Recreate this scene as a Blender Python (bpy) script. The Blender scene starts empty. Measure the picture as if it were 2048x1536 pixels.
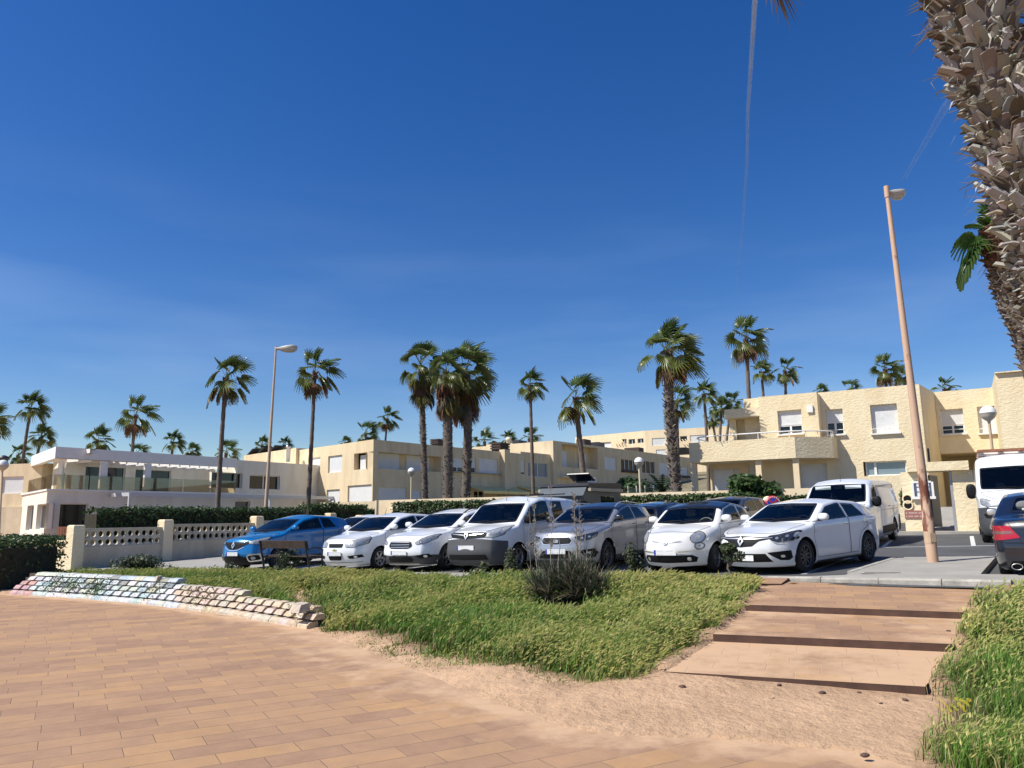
import bpy, bmesh, math, random
import numpy as np
from mathutils import Vector, Matrix, noise
from mathutils.bvhtree import BVHTree
from mathutils.interpolate import poly_3d_calc

SC = bpy.context.scene
COL = SC.collection
R = math.radians
random.seed(7)

# ------------------------------------------------------------------ camera
EYE = 1.65
FPX = 1540.0                      # focal length in photo pixels (2048 wide)
PITCH = math.atan(267 / FPX)
ROLL = -0.013
cam_data = bpy.data.cameras.new('camera')
cam = bpy.data.objects.new('camera', cam_data)
COL.objects.link(cam)
cam_data.sensor_width = 36.0
cam_data.lens = FPX / 2048 * 36.0
cam_data.clip_start = 0.05
cam_data.clip_end = 60000
CROT = Matrix.Rotation(math.pi / 2 + PITCH, 3, 'X') @ Matrix.Rotation(ROLL, 3, 'Z')
cam.location = (0, 0, EYE)
cam.rotation_euler = CROT.to_euler()
SC.camera = cam

# ------------------------------------------------------------------ world and sun
SUN_EL = R(49)
SUN_H = Vector((-0.95, -0.31)).normalized()          # horizontal direction towards the sun
SUN_DIR = Vector((SUN_H.x * math.cos(SUN_EL), SUN_H.y * math.cos(SUN_EL), math.sin(SUN_EL)))
world = bpy.data.worlds.new('World')
SC.world = world
world.use_nodes = True
wn = world.node_tree
bg = wn.nodes['Background']
sky = wn.nodes.new('ShaderNodeTexSky')
sky.sky_type = 'NISHITA'
sky.sun_disc = False
sky.sun_elevation = SUN_EL
sky.sun_rotation = math.atan2(SUN_H.x, SUN_H.y)
sky.altitude = 0
sky.air_density = 1.0
sky.dust_density = 0.2
sky.ozone_density = 3.0
SKY_STRENGTH = 0.1
bg.inputs['Strength'].default_value = SKY_STRENGTH
hsv = wn.nodes.new('ShaderNodeHueSaturation')
hsv.inputs['Saturation'].default_value = 1.36
hsv.inputs['Hue'].default_value = 0.514
hsv.inputs['Value'].default_value = 0.92
wn.links.new(sky.outputs[0], hsv.inputs['Color'])
# thin high cirrus low over the horizon
tc = wn.nodes.new('ShaderNodeTexCoord')
mp = wn.nodes.new('ShaderNodeMapping')
mp.inputs['Rotation'].default_value = (0.25, 0.35, 0.4)
mp.inputs['Scale'].default_value = (1.2, 1.6, 7.0)
nz = wn.nodes.new('ShaderNodeTexNoise')
nz.inputs['Scale'].default_value = 1.6
nz.inputs['Detail'].default_value = 5
nz.inputs['Roughness'].default_value = 0.5
rp = wn.nodes.new('ShaderNodeValToRGB')
rp.color_ramp.elements[0].position = 0.5
rp.color_ramp.elements[1].position = 0.85
sep = wn.nodes.new('ShaderNodeSeparateXYZ')
fall = wn.nodes.new('ShaderNodeMapRange')
fall.inputs['From Min'].default_value = 0.05
fall.inputs['From Max'].default_value = 0.42
fall.inputs['To Min'].default_value = 0.20
fall.inputs['To Max'].default_value = 0.0
mul = wn.nodes.new('ShaderNodeMath'); mul.operation = 'MULTIPLY'
mixc = wn.nodes.new('ShaderNodeMixRGB')
mixc.inputs['Color2'].default_value = (7.5, 8.5, 10.0, 1)
L_ = wn.links.new
L_(tc.outputs['Generated'], mp.inputs[0]); L_(mp.outputs[0], nz.inputs['Vector'])
L_(nz.outputs['Fac'], rp.inputs[0]); L_(tc.outputs['Generated'], sep.inputs[0])
L_(sep.outputs['Z'], fall.inputs['Value']); L_(rp.outputs[0], mul.inputs[0]); L_(fall.outputs[0], mul.inputs[1])
L_(mul.outputs[0], mixc.inputs['Fac']); L_(hsv.outputs[0], mixc.inputs['Color1']); L_(mixc.outputs[0], bg.inputs['Color'])

sun_data = bpy.data.lights.new('sun', 'SUN')
sun_data.energy = 4.6
sun_data.angle = R(0.53)
sun_data.color = (1.0, 0.96, 0.87)
sun = bpy.data.objects.new('sun', sun_data)
COL.objects.link(sun)
sun.rotation_euler = SUN_DIR.to_track_quat('Z', 'Y').to_euler()
sun.location = (-30, -10, 40)

SC.render.engine = 'CYCLES'
SC.view_settings.view_transform = 'Standard'
SC.view_settings.look = 'None'
SC.view_settings.exposure = 0.38
SC.view_settings.gamma = 1.0
SC.cycles.max_bounces = 6
SC.cycles.transparent_max_bounces = 12

# ------------------------------------------------------------------ measuring helpers (photo pixel -> place in the world)
def ray(px, py):
	return CROT @ Vector(((px - 1024) / FPX, (768 - py) / FPX, -1.0))
def at(px, py, dist):
	d = ray(px, py); return Vector((0, 0, EYE)) + d * (dist / d.y)
def onz(px, py, z):
	d = ray(px, py); return Vector((0, 0, EYE)) + d * ((z - EYE) / d.z)
def lotz(x, y):
	return 0.51 + 0.0298 * (x - 6.2) + 0.0155 * (y - 16.8)
def onlot(px, py, dz=0.0):
	d = ray(px, py)
	t = (0.51 + dz - 0.0298 * 6.2 - 0.0155 * 16.8 - EYE) / (d.z - 0.0298 * d.x - 0.0155 * d.y)
	return Vector((0, 0, EYE)) + d * t
def onplane(px, py, a, b):
	"""hit of a pixel ray with the vertical plane through ground points a, b -> (s along a->b, z)"""
	d = ray(px, py)
	dx, dy = b[0] - a[0], b[1] - a[1]
	ln = math.hypot(dx, dy); dx /= ln; dy /= ln
	nx, ny = dy, -dx
	t = (a[0] * nx + a[1] * ny) / (d.x * nx + d.y * ny)
	p = d * t
	return ((p.x - a[0]) * dx + (p.y - a[1]) * dy, p.z + EYE)

# ------------------------------------------------------------------ object helpers
def tag(o, label=None, cat=None, group=None, kind=None):
	if label: o['label'] = label
	if cat: o['category'] = cat
	if group: o['group'] = group
	if kind: o['kind'] = kind
	return o
def empty(name, loc, rz=0.0, label=None, cat=None, group=None):
	o = bpy.data.objects.new(name, None)
	o.empty_display_size = 0.3
	COL.objects.link(o)
	o.location = loc; o.rotation_euler = (0, 0, rz)
	return tag(o, label, cat, group)
def children(o):
	return [c for c in bpy.data.objects if c.parent == o]
def copy_tree(o, parent=None):
	c = o.copy(); COL.objects.link(c); c.parent = parent
	for ch in children(o):
		copy_tree(ch, c)
	return c

class MB:
	"""collects geometry that becomes one mesh object"""
	def __init__(s):
		s.v = []; s.f = []; s.m = []; s.sm = []
	def add(s, vs, fs, mi=0, smooth=False):
		n = len(s.v)
		s.v.extend([tuple(p) for p in vs])
		for f in fs:
			s.f.append([i + n for i in f]); s.m.append(mi); s.sm.append(smooth)
		return n
	def quad(s, a, b, c, d, mi=0, smooth=False):
		s.add([a, b, c, d], [(0, 1, 2, 3)], mi, smooth)
	def box(s, c, size, rz=0.0, mi=0, M=None):
		hx, hy, hz = size[0] / 2, size[1] / 2, size[2] / 2
		vs = []
		Mx = M if M is not None else Matrix.Rotation(rz, 3, 'Z')
		for x, y, z in ((-1, -1, -1), (1, -1, -1), (1, 1, -1), (-1, 1, -1), (-1, -1, 1), (1, -1, 1), (1, 1, 1), (-1, 1, 1)):
			vs.append(Vector(c) + Mx @ Vector((x * hx, y * hy, z * hz)))
		s.add(vs, [(3, 2, 1, 0), (4, 5, 6, 7), (0, 1, 5, 4), (1, 2, 6, 5), (2, 3, 7, 6), (3, 0, 4, 7)], mi)
	def beam(s, a, b, w, h, mi=0):
		"""rectangular bar from a to b, w wide (horizontal), h high"""
		a = Vector(a); b = Vector(b); d = (b - a).normalized()
		up = Vector((0, 0, 1)) if abs(d.z) < 0.95 else Vector((0, 1, 0))
		sd = d.cross(up).normalized(); up = sd.cross(d)
		vs = [p + sd * (sx * w / 2) + up * (sz * h / 2) for p in (a, b) for sx, sz in ((-1, -1), (1, -1), (1, 1), (-1, 1))]
		s.add(vs, [(0, 1, 2, 3), (7, 6, 5, 4), (0, 4, 5, 1), (1, 5, 6, 2), (2, 6, 7, 3), (3, 7, 4, 0)], mi)
	def tube(s, pts, rad, n=8, mi=0, cap=True, smooth=True, ry=1.0):
		pts = [Vector(p) for p in pts]
		if not hasattr(rad, '__len__'): rad = [rad] * len(pts)
		rings = []; vs = []
		side = None
		for i, p in enumerate(pts):
			d = (pts[min(i + 1, len(pts) - 1)] - pts[max(i - 1, 0)]).normalized()
			if side is None:
				ref = Vector((0, 0, 1)) if abs(d.z) < 0.9 else Vector((1, 0, 0))
				side = d.cross(ref).normalized()
			side = (side - d * side.dot(d)).normalized()
			up = side.cross(d)
			for k in range(n):
				a = 2 * math.pi * k / n
				vs.append(p + side * (math.cos(a) * rad[i]) + up * (math.sin(a) * rad[i] * ry))
		fs = []
		for i in range(len(pts) - 1):
			for k in range(n):
				fs.append((i * n + k, i * n + (k + 1) % n, (i + 1) * n + (k + 1) % n, (i + 1) * n + k))
		s.add(vs, fs, mi, smooth)
		if cap:
			s.add(vs[:n], [tuple(range(n))], mi)
			s.add(vs[-n:], [tuple(range(n - 1, -1, -1))], mi)
	def lathe(s, prof, n=16, c=(0, 0, 0), mi=0, axis='Z', smooth=True):
		vs = []; fs = []
		for (r, h) in prof:
			for k in range(n):
				a = 2 * math.pi * k / n
				if axis == 'Z': p = (r * math.cos(a), r * math.sin(a), h)
				elif axis == 'Y': p = (r * math.cos(a), h, r * math.sin(a))
				else: p = (h, r * math.cos(a), r * math.sin(a))
				vs.append((p[0] + c[0], p[1] + c[1], p[2] + c[2]))
		for i in range(len(prof) - 1):
			for k in range(n):
				fs.append((i * n + k, i * n + (k + 1) % n, (i + 1) * n + (k + 1) % n, (i + 1) * n + k))
		s.add(vs, fs, mi, smooth)
	def prism(s, poly, z0, z1, mi=0):
		"""poly: list of xy, extruded between z0 and z1"""
		n = len(poly)
		vs = [(p[0], p[1], z0) for p in poly] + [(p[0], p[1], z1) for p in poly]
		fs = [tuple(range(n - 1, -1, -1)), tuple(range(n, 2 * n))]
		for i in range(n):
			fs.append((i, (i + 1) % n, n + (i + 1) % n, n + i))
		s.add(vs, fs, mi)
	def build(s, name, mats, parent=None, world=False, fixn=False):
		me = bpy.data.meshes.new(name)
		vs = s.v
		if parent is not None and world:
			L = parent.location
			vs = [(x - L.x, y - L.y, z - L.z) for x, y, z in vs]
		me.from_pydata(vs, [], s.f)
		if not isinstance(mats, (list, tuple)): mats = [mats]
		for m in mats: me.materials.append(m)
		me.polygons.foreach_set('material_index', s.m)
		me.polygons.foreach_set('use_smooth', s.sm)
		if fixn:
			bm = bmesh.new(); bm.from_mesh(me)
			bmesh.ops.remove_doubles(bm, verts=bm.verts, dist=1e-5)
			bmesh.ops.recalc_face_normals(bm, faces=bm.faces)
			bm.to_mesh(me); bm.free()
		me.update()
		o = bpy.data.objects.new(name, me)
		COL.objects.link(o)
		o.parent = parent
		return o

# ------------------------------------------------------------------ materials
def new_mat(name):
	m = bpy.data.materials.new(name); m.use_nodes = True
	nt = m.node_tree
	return m, nt, nt.nodes['Principled BSDF'], nt.nodes, nt.links.new
def setc(inp, c): inp.default_value = (c[0], c[1], c[2], 1)
def mat(name, col, rough=0.6, metal=0.0, var=0.0, vscale=3.0, bump=0.0, bscale=40.0, col2=None, coat=0.0, spec=0.5, det=4, bdist=0.02):
	m, nt, b, N, lk = new_mat(name)
	setc(b.inputs['Base Color'], col)
	b.inputs['Roughness'].default_value = rough
	b.inputs['Metallic'].default_value = metal
	b.inputs['Specular IOR Level'].default_value = spec
	if coat:
		b.inputs['Coat Weight'].default_value = coat
		b.inputs['Coat Roughness'].default_value = 0.03
	if var > 0 or col2 or bump:
		tcn = N.new('ShaderNodeTexCoord')
		geo = N.new('ShaderNodeNewGeometry')
	if var > 0 or col2:
		n1 = N.new('ShaderNodeTexNoise'); n1.inputs['Scale'].default_value = vscale; n1.inputs['Detail'].default_value = det
		n1.inputs['Roughness'].default_value = 0.65
		lk(geo.outputs['Position'], n1.inputs['Vector'])
		r = N.new('ShaderNodeValToRGB')
		r.color_ramp.elements[0].position = 0.32; r.color_ramp.elements[1].position = 0.68
		c2 = col2 if col2 else tuple(min(1, c * (1 + var)) for c in col)
		c1 = col if col2 else tuple(c * (1 - var) for c in col)
		r.color_ramp.elements[0].color = (*c1, 1); r.color_ramp.elements[1].color = (*c2, 1)
		lk(n1.outputs['Fac'], r.inputs[0]); lk(r.outputs[0], b.inputs['Base Color'])
	if bump:
		n2 = N.new('ShaderNodeTexNoise'); n2.inputs['Scale'].default_value = bscale; n2.inputs['Detail'].default_value = 5
		lk(geo.outputs['Position'], n2.inputs['Vector'])
		bp = N.new('ShaderNodeBump'); bp.inputs['Strength'].default_value = bump; bp.inputs['Distance'].default_value = bdist
		lk(n2.outputs['Fac'], bp.inputs['Height']); lk(bp.outputs[0], b.inputs['Normal'])
	return m
def attr_mat(name, rough=0.6, trans=0.0, spec=0.3, rnd=0.0):
	"""colour comes from the mesh's own per-leaf colour"""
	m, nt, b, N, lk = new_mat(name)
	a = N.new('ShaderNodeAttribute'); a.attribute_name = 'Col'
	b.inputs['Roughness'].default_value = rough
	b.inputs['Specular IOR Level'].default_value = spec
	lk(a.outputs['Color'], b.inputs['Base Color'])
	if trans:
		t = N.new('ShaderNodeBsdfTranslucent'); mx = N.new('ShaderNodeMixShader'); mx.inputs[0].default_value = trans
		lk(a.outputs['Color'], t.inputs['Color']); lk(b.outputs[0], mx.inputs[1]); lk(t.outputs[0], mx.inputs[2])
		lk(mx.outputs[0], N['Material Output'].inputs['Surface'])
	return m
def stucco(name, col, col2, bump=0.5, bscale=9.0, stain=0.25, bdist=0.05):
	m, nt, b, N, lk = new_mat(name)
	geo = N.new('ShaderNodeNewGeometry')
	b.inputs['Roughness'].default_value = 0.9; b.inputs['Specular IOR Level'].default_value = 0.15
	n1 = N.new('ShaderNodeTexNoise'); n1.inputs['Scale'].default_value = 0.6; n1.inputs['Detail'].default_value = 6; n1.inputs['Roughness'].default_value = 0.7
	lk(geo.outputs['Position'], n1.inputs['Vector'])
	r = N.new('ShaderNodeValToRGB'); r.color_ramp.elements[0].position = 0.3; r.color_ramp.elements[1].position = 0.7
	r.color_ramp.elements[0].color = (*col, 1); r.color_ramp.elements[1].color = (*col2, 1)
	lk(n1.outputs['Fac'], r.inputs[0])
	# vertical rain streaks
	mp_ = N.new('ShaderNodeMapping'); mp_.inputs['Scale'].default_value = (1.1, 1.1, 0.25)
	n3 = N.new('ShaderNodeTexNoise'); n3.inputs['Scale'].default_value = 1.3; n3.inputs['Detail'].default_value = 6
	lk(geo.outputs['Position'], mp_.inputs[0]); lk(mp_.outputs[0], n3.inputs['Vector'])
	r3 = N.new('ShaderNodeValToRGB'); r3.color_ramp.elements[0].position = 0.25; r3.color_ramp.elements[1].position = 0.6
	k = 1 - stain
	r3.color_ramp.elements[0].color = (k, k * 0.97, k * 0.93, 1); r3.color_ramp.elements[1].color = (1, 1, 1, 1)
	lk(n3.outputs['Fac'], r3.inputs[0])
	mx = N.new('ShaderNodeMixRGB'); mx.blend_type = 'MULTIPLY'; mx.inputs[0].default_value = 1
	lk(r.outputs[0], mx.inputs[1]); lk(r3.outputs[0], mx.inputs[2]); lk(mx.outputs[0], b.inputs['Base Color'])
	n2 = N.new('ShaderNodeTexNoise'); n2.inputs['Scale'].default_value = bscale; n2.inputs['Detail'].default_value = 3; n2.inputs['Distortion'].default_value = 0.6
	mp2 = N.new('ShaderNodeMapping'); mp2.inputs['Scale'].default_value = (1, 1, 1.6)
	lk(geo.outputs['Position'], mp2.inputs[0]); lk(mp2.outputs[0], n2.inputs['Vector'])
	bp = N.new('ShaderNodeBump'); bp.inputs['Strength'].default_value = bump; bp.inputs['Distance'].default_value = bdist
	lk(n2.outputs['Fac'], bp.inputs['Height']); lk(bp.outputs[0], b.inputs['Normal'])
	return m
M = {}
M['cream_rough'] = stucco('cream rough stucco', (0.78, 0.64, 0.41), (0.84, 0.73, 0.51), 0.55, 7.0, 0.10, 0.05)
M['cream'] = stucco('cream stucco', (0.70, 0.56, 0.36), (0.77, 0.64, 0.44), 0.25, 16, 0.16)
M['cream_far'] = stucco('cream stucco far', (0.78, 0.62, 0.40), (0.84, 0.70, 0.49), 0.15, 12, 0.10)
M['white_wall'] = stucco('white stucco', (0.77, 0.725, 0.61), (0.83, 0.785, 0.675), 0.15, 14, 0.12)
M['old_wall'] = stucco('weathered wall', (0.58, 0.47, 0.32), (0.71, 0.60, 0.44), 0.6, 9, 0.3)
M['white_paint'] = mat('white paint', (0.80, 0.785, 0.75), 0.45, var=0.05)
M['shutter'] = mat('roller shutter', (0.72, 0.72, 0.71), 0.55, var=0.04, vscale=1.2)
M['dark_glass'] = mat('dark window glass', (0.010, 0.014, 0.018), 0.04, spec=0.5)
M['grey_glass'] = mat('bright window glass', (0.18, 0.24, 0.28), 0.05, spec=0.9)
M['concrete'] = mat('concrete', (0.38, 0.355, 0.31), 0.9, var=0.28, vscale=3.5, bump=0.5, bscale=60)
M['pavement'] = mat('grey pavement', (0.33, 0.31, 0.275), 0.92, var=0.12, vscale=1.2, bump=0.3, bscale=90)
M['asphalt'] = mat('asphalt', (0.085, 0.084, 0.085), 0.95, var=0.2, vscale=0.8, bump=0.5, bscale=220, bdist=0.01)
M['road_paint'] = mat('road paint', (0.62, 0.62, 0.60), 0.7, var=0.2, vscale=14)
M['wood_dark'] = mat('dark wood', (0.06, 0.038, 0.028), 0.75, var=0.3, vscale=8)
M['black'] = mat('black plastic', (0.010, 0.010, 0.011), 0.6, spec=0.2)
M['dark_trim'] = mat('dark grey plastic', (0.065, 0.066, 0.07), 0.6, var=0.1)
M['steel_dark'] = mat('dark steel', (0.05, 0.05, 0.055), 0.45, 0.3)
M['roof_grey'] = mat('roof gravel', (0.35, 0.33, 0.3), 0.95, var=0.15)
M['tan_paint'] = mat('tan pole paint', (0.52, 0.37, 0.25), 0.55, var=0.1, vscale=6)
M['terracotta'] = mat('terracotta tile', (0.38, 0.15, 0.08), 0.85, var=0.25, vscale=6)
# ------------------------------------------------------------------ ground materials
def paver_mat(name, ang, tl, tw, sand=True):
	m, nt, b, N, lk = new_mat(name)
	def math_(op, a=None, bb=None):
		n = N.new('ShaderNodeMath'); n.operation = op
		for i, q in enumerate((a, bb)):
			if q is None: continue
			if isinstance(q, (int, float)): n.inputs[i].default_value = q
			else: lk(q, n.inputs[i])
		return n.outputs[0]
	geo = N.new('ShaderNodeNewGeometry')
	mp_ = N.new('ShaderNodeMapping'); mp_.vector_type = 'TEXTURE'
	mp_.inputs['Rotation'].default_value = (0, 0, ang)
	lk(geo.outputs['Position'], mp_.inputs[0])
	sp = N.new('ShaderNodeSeparateXYZ'); lk(mp_.outputs[0], sp.inputs[0])
	v = math_('DIVIDE', sp.outputs['Y'], tw); row = math_('FLOOR', v)
	wn1 = N.new('ShaderNodeTexWhiteNoise'); wn1.noise_dimensions = '1D'; lk(row, wn1.inputs['W'])
	sh = math_('ADD', math_('MULTIPLY', row, 0.5), math_('MULTIPLY', wn1.outputs['Value'], 0.22))
	u = math_('ADD', math_('DIVIDE', sp.outputs['X'], tl), sh); colm = math_('FLOOR', u)
	cb = N.new('ShaderNodeCombineXYZ'); lk(colm, cb.inputs[0]); lk(row, cb.inputs[1])
	wn2 = N.new('ShaderNodeTexWhiteNoise'); wn2.noise_dimensions = '3D'; lk(cb.outputs[0], wn2.inputs['Vector'])
	r = N.new('ShaderNodeValToRGB'); r.color_ramp.interpolation = 'LINEAR'
	cr = r.color_ramp
	cols = [(0.0, (0.31, 0.175, 0.12)), (0.25, (0.36, 0.215, 0.15)), (0.5, (0.42, 0.25, 0.16)), (0.72, (0.46, 0.27, 0.155)), (0.88, (0.52, 0.31, 0.155)), (1.0, (0.33, 0.20, 0.16))]
	cols = [(p, (c[0] * 0.97, c[1] * 0.98, c[2] * 0.88)) for p, c in cols]
	cr.elements[0].position = 0; cr.elements[0].color = (*cols[0][1], 1)
	cr.elements[1].position = 1; cr.elements[1].color = (*cols[-1][1], 1)
	for p, c in cols[1:-1]:
		e = cr.elements.new(p); e.color = (*c, 1)
	# large patches shift the mix of tile colours, plus cloudiness inside each tile
	nb = N.new('ShaderNodeTexNoise'); nb.inputs['Scale'].default_value = 0.55; nb.inputs['Detail'].default_value = 3
	lk(geo.outputs['Position'], nb.inputs['Vector'])
	nf = N.new('ShaderNodeTexNoise'); nf.inputs['Scale'].default_value = 5.0; nf.inputs['Detail'].default_value = 6; nf.inputs['Roughness'].default_value = 0.7
	lk(geo.outputs['Position'], nf.inputs['Vector'])
	t = math_('ADD', math_('MULTIPLY', wn2.outputs['Value'], 0.52), math_('MULTIPLY', nb.outputs['Fac'], 0.25))
	t = math_('ADD', t, math_('MULTIPLY', math_('SUBTRACT', nf.outputs['Fac'], 0.42), 0.75))
	lk(t, r.inputs[0])
	# joints
	fu = math_('FRACT', u); fv = math_('FRACT', v)
	du = math_('MULTIPLY', math_('MINIMUM', fu, math_('SUBTRACT', 1.0, fu)), tl)
	dv = math_('MULTIPLY', math_('MINIMUM', fv, math_('SUBTRACT', 1.0, fv)), tw)
	dj = math_('MINIMUM', math_('MULTIPLY', du, 1.6), dv)
	mr = N.new('ShaderNodeMapRange'); lk(dj, mr.inputs['Value'])
	mr.inputs['From Min'].default_value = 0.0015; mr.inputs['From Max'].default_value = 0.0075
	mx = N.new('ShaderNodeMixRGB'); lk(mr.outputs[0], mx.inputs[0])
	setc(mx.inputs[1], (0.25, 0.165, 0.11)); lk(r.outputs[0], mx.inputs[2])
	out = mx.outputs[0]
	# fine speckle
	ns = N.new('ShaderNodeTexNoise'); ns.inputs['Scale'].default_value = 130; ns.inputs['Detail'].default_value = 2
	lk(geo.outputs['Position'], ns.inputs['Vector'])
	rs = N.new('ShaderNodeMapRange'); rs.inputs['From Min'].default_value = 0.38; rs.inputs['From Max'].default_value = 0.62
	rs.inputs['To Min'].default_value = 0.84; rs.inputs['To Max'].default_value = 1.12
	nw = N.new('ShaderNodeTexNoise'); nw.inputs['Scale'].default_value = 1.4; nw.inputs['Detail'].default_value = 9; nw.inputs['Roughness'].default_value = 0.72; nw.inputs['Distortion'].default_value = 0.8
	lk(geo.outputs['Position'], nw.inputs['Vector'])
	lk(math_('ADD', math_('MULTIPLY', ns.outputs['Fac'], 0.55), math_('MULTIPLY', nw.outputs['Fac'], 0.45)), rs.inputs['Value'])
	m2 = N.new('ShaderNodeMixRGB'); m2.blend_type = 'MULTIPLY'; m2.inputs[0].default_value = 1
	lk(out, m2.inputs[1]); lk(rs.outputs[0], m2.inputs[2]); out = m2.outputs[0]
	if sand:
		a = N.new('ShaderNodeAttribute'); a.attribute_name = 'Sand'
		n4 = N.new('ShaderNodeTexNoise'); n4.inputs['Scale'].default_value = 2.2; n4.inputs['Detail'].default_value = 7; n4.inputs['Roughness'].default_value = 0.68
		lk(geo.outputs['Position'], n4.inputs['Vector'])
		s = math_('ADD', a.outputs['Fac'], math_('MULTIPLY', math_('SUBTRACT', n4.outputs['Fac'], 0.5), 1.9))
		# sand settles in the joints first
		s = math_('ADD', s, math_('MULTIPLY', math_('SUBTRACT', 1.0, mr.outputs[0]), math_('MULTIPLY', a.outputs['Fac'], 0.7)))
		ms = N.new('ShaderNodeMapRange'); ms.inputs['From Min'].default_value = 0.35; ms.inputs['From Max'].default_value = 0.85
		ms.inputs['To Max'].default_value = 0.92
		lk(s, ms.inputs['Value'])
		m3 = N.new('ShaderNodeMixRGB'); lk(ms.outputs[0], m3.inputs[0]); lk(out, m3.inputs[1]); setc(m3.inputs[2], (0.57, 0.375, 0.23))
		out = m3.outputs[0]
	lk(out, b.inputs['Base Color'])
	b.inputs['Roughness'].default_value = 0.88; b.inputs['Specular IOR Level'].default_value = 0.25
	bp = N.new('ShaderNodeBump'); bp.inputs['Strength'].default_value = 0.6; bp.inputs['Distance'].default_value = 0.006
	hh = math_('ADD', mr.outputs[0], math_('MULTIPLY', ns.outputs['Fac'], 0.25))
	lk(hh, bp.inputs['Height']); lk(bp.outputs[0], b.inputs['Normal'])
	return m
def sand_mat():
	m, nt, b, N, lk = new_mat('sand and soil')
	geo = N.new('ShaderNodeNewGeometry')
	n1 = N.new('ShaderNodeTexNoise'); n1.inputs['Scale'].default_value = 1.6; n1.inputs['Detail'].default_value = 7; n1.inputs['Roughness'].default_value = 0.7
	lk(geo.outputs['Position'], n1.inputs['Vector'])
	r = N.new('ShaderNodeValToRGB'); r.color_ramp.elements[0].position = 0.3; r.color_ramp.elements[1].position = 0.62
	r.color_ramp.elements[0].color = (0.44, 0.285, 0.175, 1); r.color_ramp.elements[1].color = (0.61, 0.40, 0.25, 1)
	lk(n1.outputs['Fac'], r.inputs[0])
	# straw and twig litter
	v = N.new('ShaderNodeTexNoise'); v.inputs['Scale'].default_value = 28; v.inputs['Detail'].default_value = 4; v.inputs['Distortion'].default_value = 1.5
	lk(geo.outputs['Position'], v.inputs['Vector'])
	r2 = N.new('ShaderNodeValToRGB'); r2.color_ramp.elements[0].position = 0.66; r2.color_ramp.elements[1].position = 0.72
	r2.color_ramp.elements[0].color = (0, 0, 0, 1); r2.color_ramp.elements[1].color = (0.55, 0.55, 0.55, 1)
	lk(v.outputs['Fac'], r2.inputs[0])
	mx = N.new('ShaderNodeMixRGB'); lk(r2.outputs[0], mx.inputs[0]); lk(r.outputs[0], mx.inputs[1]); setc(mx.inputs[2], (0.17, 0.10, 0.06))
	a = N.new('ShaderNodeAttribute'); a.attribute_name = 'Soil'
	m2 = N.new('ShaderNodeMixRGB'); lk(a.outputs['Fac'], m2.inputs[0]); lk(mx.outputs[0], m2.inputs[1]); setc(m2.inputs[2], (0.14, 0.10, 0.055))
	lk(m2.outputs[0], b.inputs['Base Color']); b.inputs['Roughness'].default_value = 0.95; b.inputs['Specular IOR Level'].default_value = 0.1
	n2 = N.new('ShaderNodeTexNoise'); n2.inputs['Scale'].default_value = 9; n2.inputs['Detail'].default_value = 8; n2.inputs['Roughness'].default_value = 0.65
	lk(geo.outputs['Position'], n2.inputs['Vector'])
	bp = N.new('ShaderNodeBump'); bp.inputs['Strength'].default_value = 0.9; bp.inputs['Distance'].default_value = 0.07
	lk(n2.outputs['Fac'], bp.inputs['Height']); lk(bp.outputs[0], b.inputs['Normal'])
	return m
M['paver'] = paver_mat('promenade pavers', R(30), 0.56, 0.27)
M['stair_paver'] = paver_mat('stair pavers', R(-21), 0.5, 0.34)
M['sand'] = sand_mat()

def seg_dist(P, poly, closed=False):
	"""distance from points (n,2) to polyline"""
	best = np.full(len(P), 1e9)
	n = len(poly)
	for i in range(n if closed else n - 1):
		a = np.array(poly[i][:2], float); b = np.array(poly[(i + 1) % n][:2], float)
		ab = b - a; t = np.clip(((P - a) @ ab) / (ab @ ab), 0, 1)
		d = np.hypot(*(P - (a + t[:, None] * ab)).T)
		best = np.minimum(best, d)
	return best
def in_poly(P, poly):
	x, y = P[:, 0], P[:, 1]; c = np.zeros(len(P), bool); n = len(poly)
	j = n - 1
	for i in range(n):
		xi, yi = poly[i][0], poly[i][1]; xj, yj = poly[j][0], poly[j][1]
		with np.errstate(divide='ignore', invalid='ignore'):
			cond = ((yi > y) != (yj > y)) & (x < (xj - xi) * (y - yi) / (yj - yi + 1e-12) + xi)
		c ^= cond; j = i
	return c
_rs = np.random.RandomState(3)
_G = _rs.rand(64, 64)
def vnoise(x, y, s):
	x = np.asarray(x) / s + 100.3; y = np.asarray(y) / s + 77.7
	xi = np.floor(x).astype(int); yi = np.floor(y).astype(int); fx = x - xi; fy = y - yi
	fx = fx * fx * (3 - 2 * fx); fy = fy * fy * (3 - 2 * fy)
	g = lambda a, b: _G[a % 64, b % 64]
	return (g(xi, yi) * (1 - fx) + g(xi + 1, yi) * fx) * (1 - fy) + (g(xi, yi + 1) * (1 - fx) + g(xi + 1, yi + 1) * fx) * fy

# lot axes: the parked row, the kerb and the walls follow this grid
U = Vector((math.cos(R(-30)), math.sin(R(-30))))      # towards right and nearer
V = Vector((0.5, 0.866))                               # away
K1 = Vector((4.78, 14.82)); K2 = Vector((7.62, 12.52))   # kerb line in front of the parking bays
KL = K1 - U * 26.0
KR = Vector((16.0, 5.8))
# edge of the promenade (world xy, left to right)
EDGE = [(-24, 25.5), (-16, 21.3), (-11.91, 18.73), (-7.29, 15.91), (-3.24, 12.32), (-2.13, 10.32), (-1.1, 8.8), (-0.38, 7.48), (0.19, 6.66), (0.64, 6.27),
		(1.59, 6.1), (2.35, 5.75), (2.62, 5.2), (2.75, 4.0), (2.9, 0.0), (3.2, -12)]
BANK = EDGE + [(30, -12), (30, 0), KR, K2, K1, tuple(KL), (-30, 38)]
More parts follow.
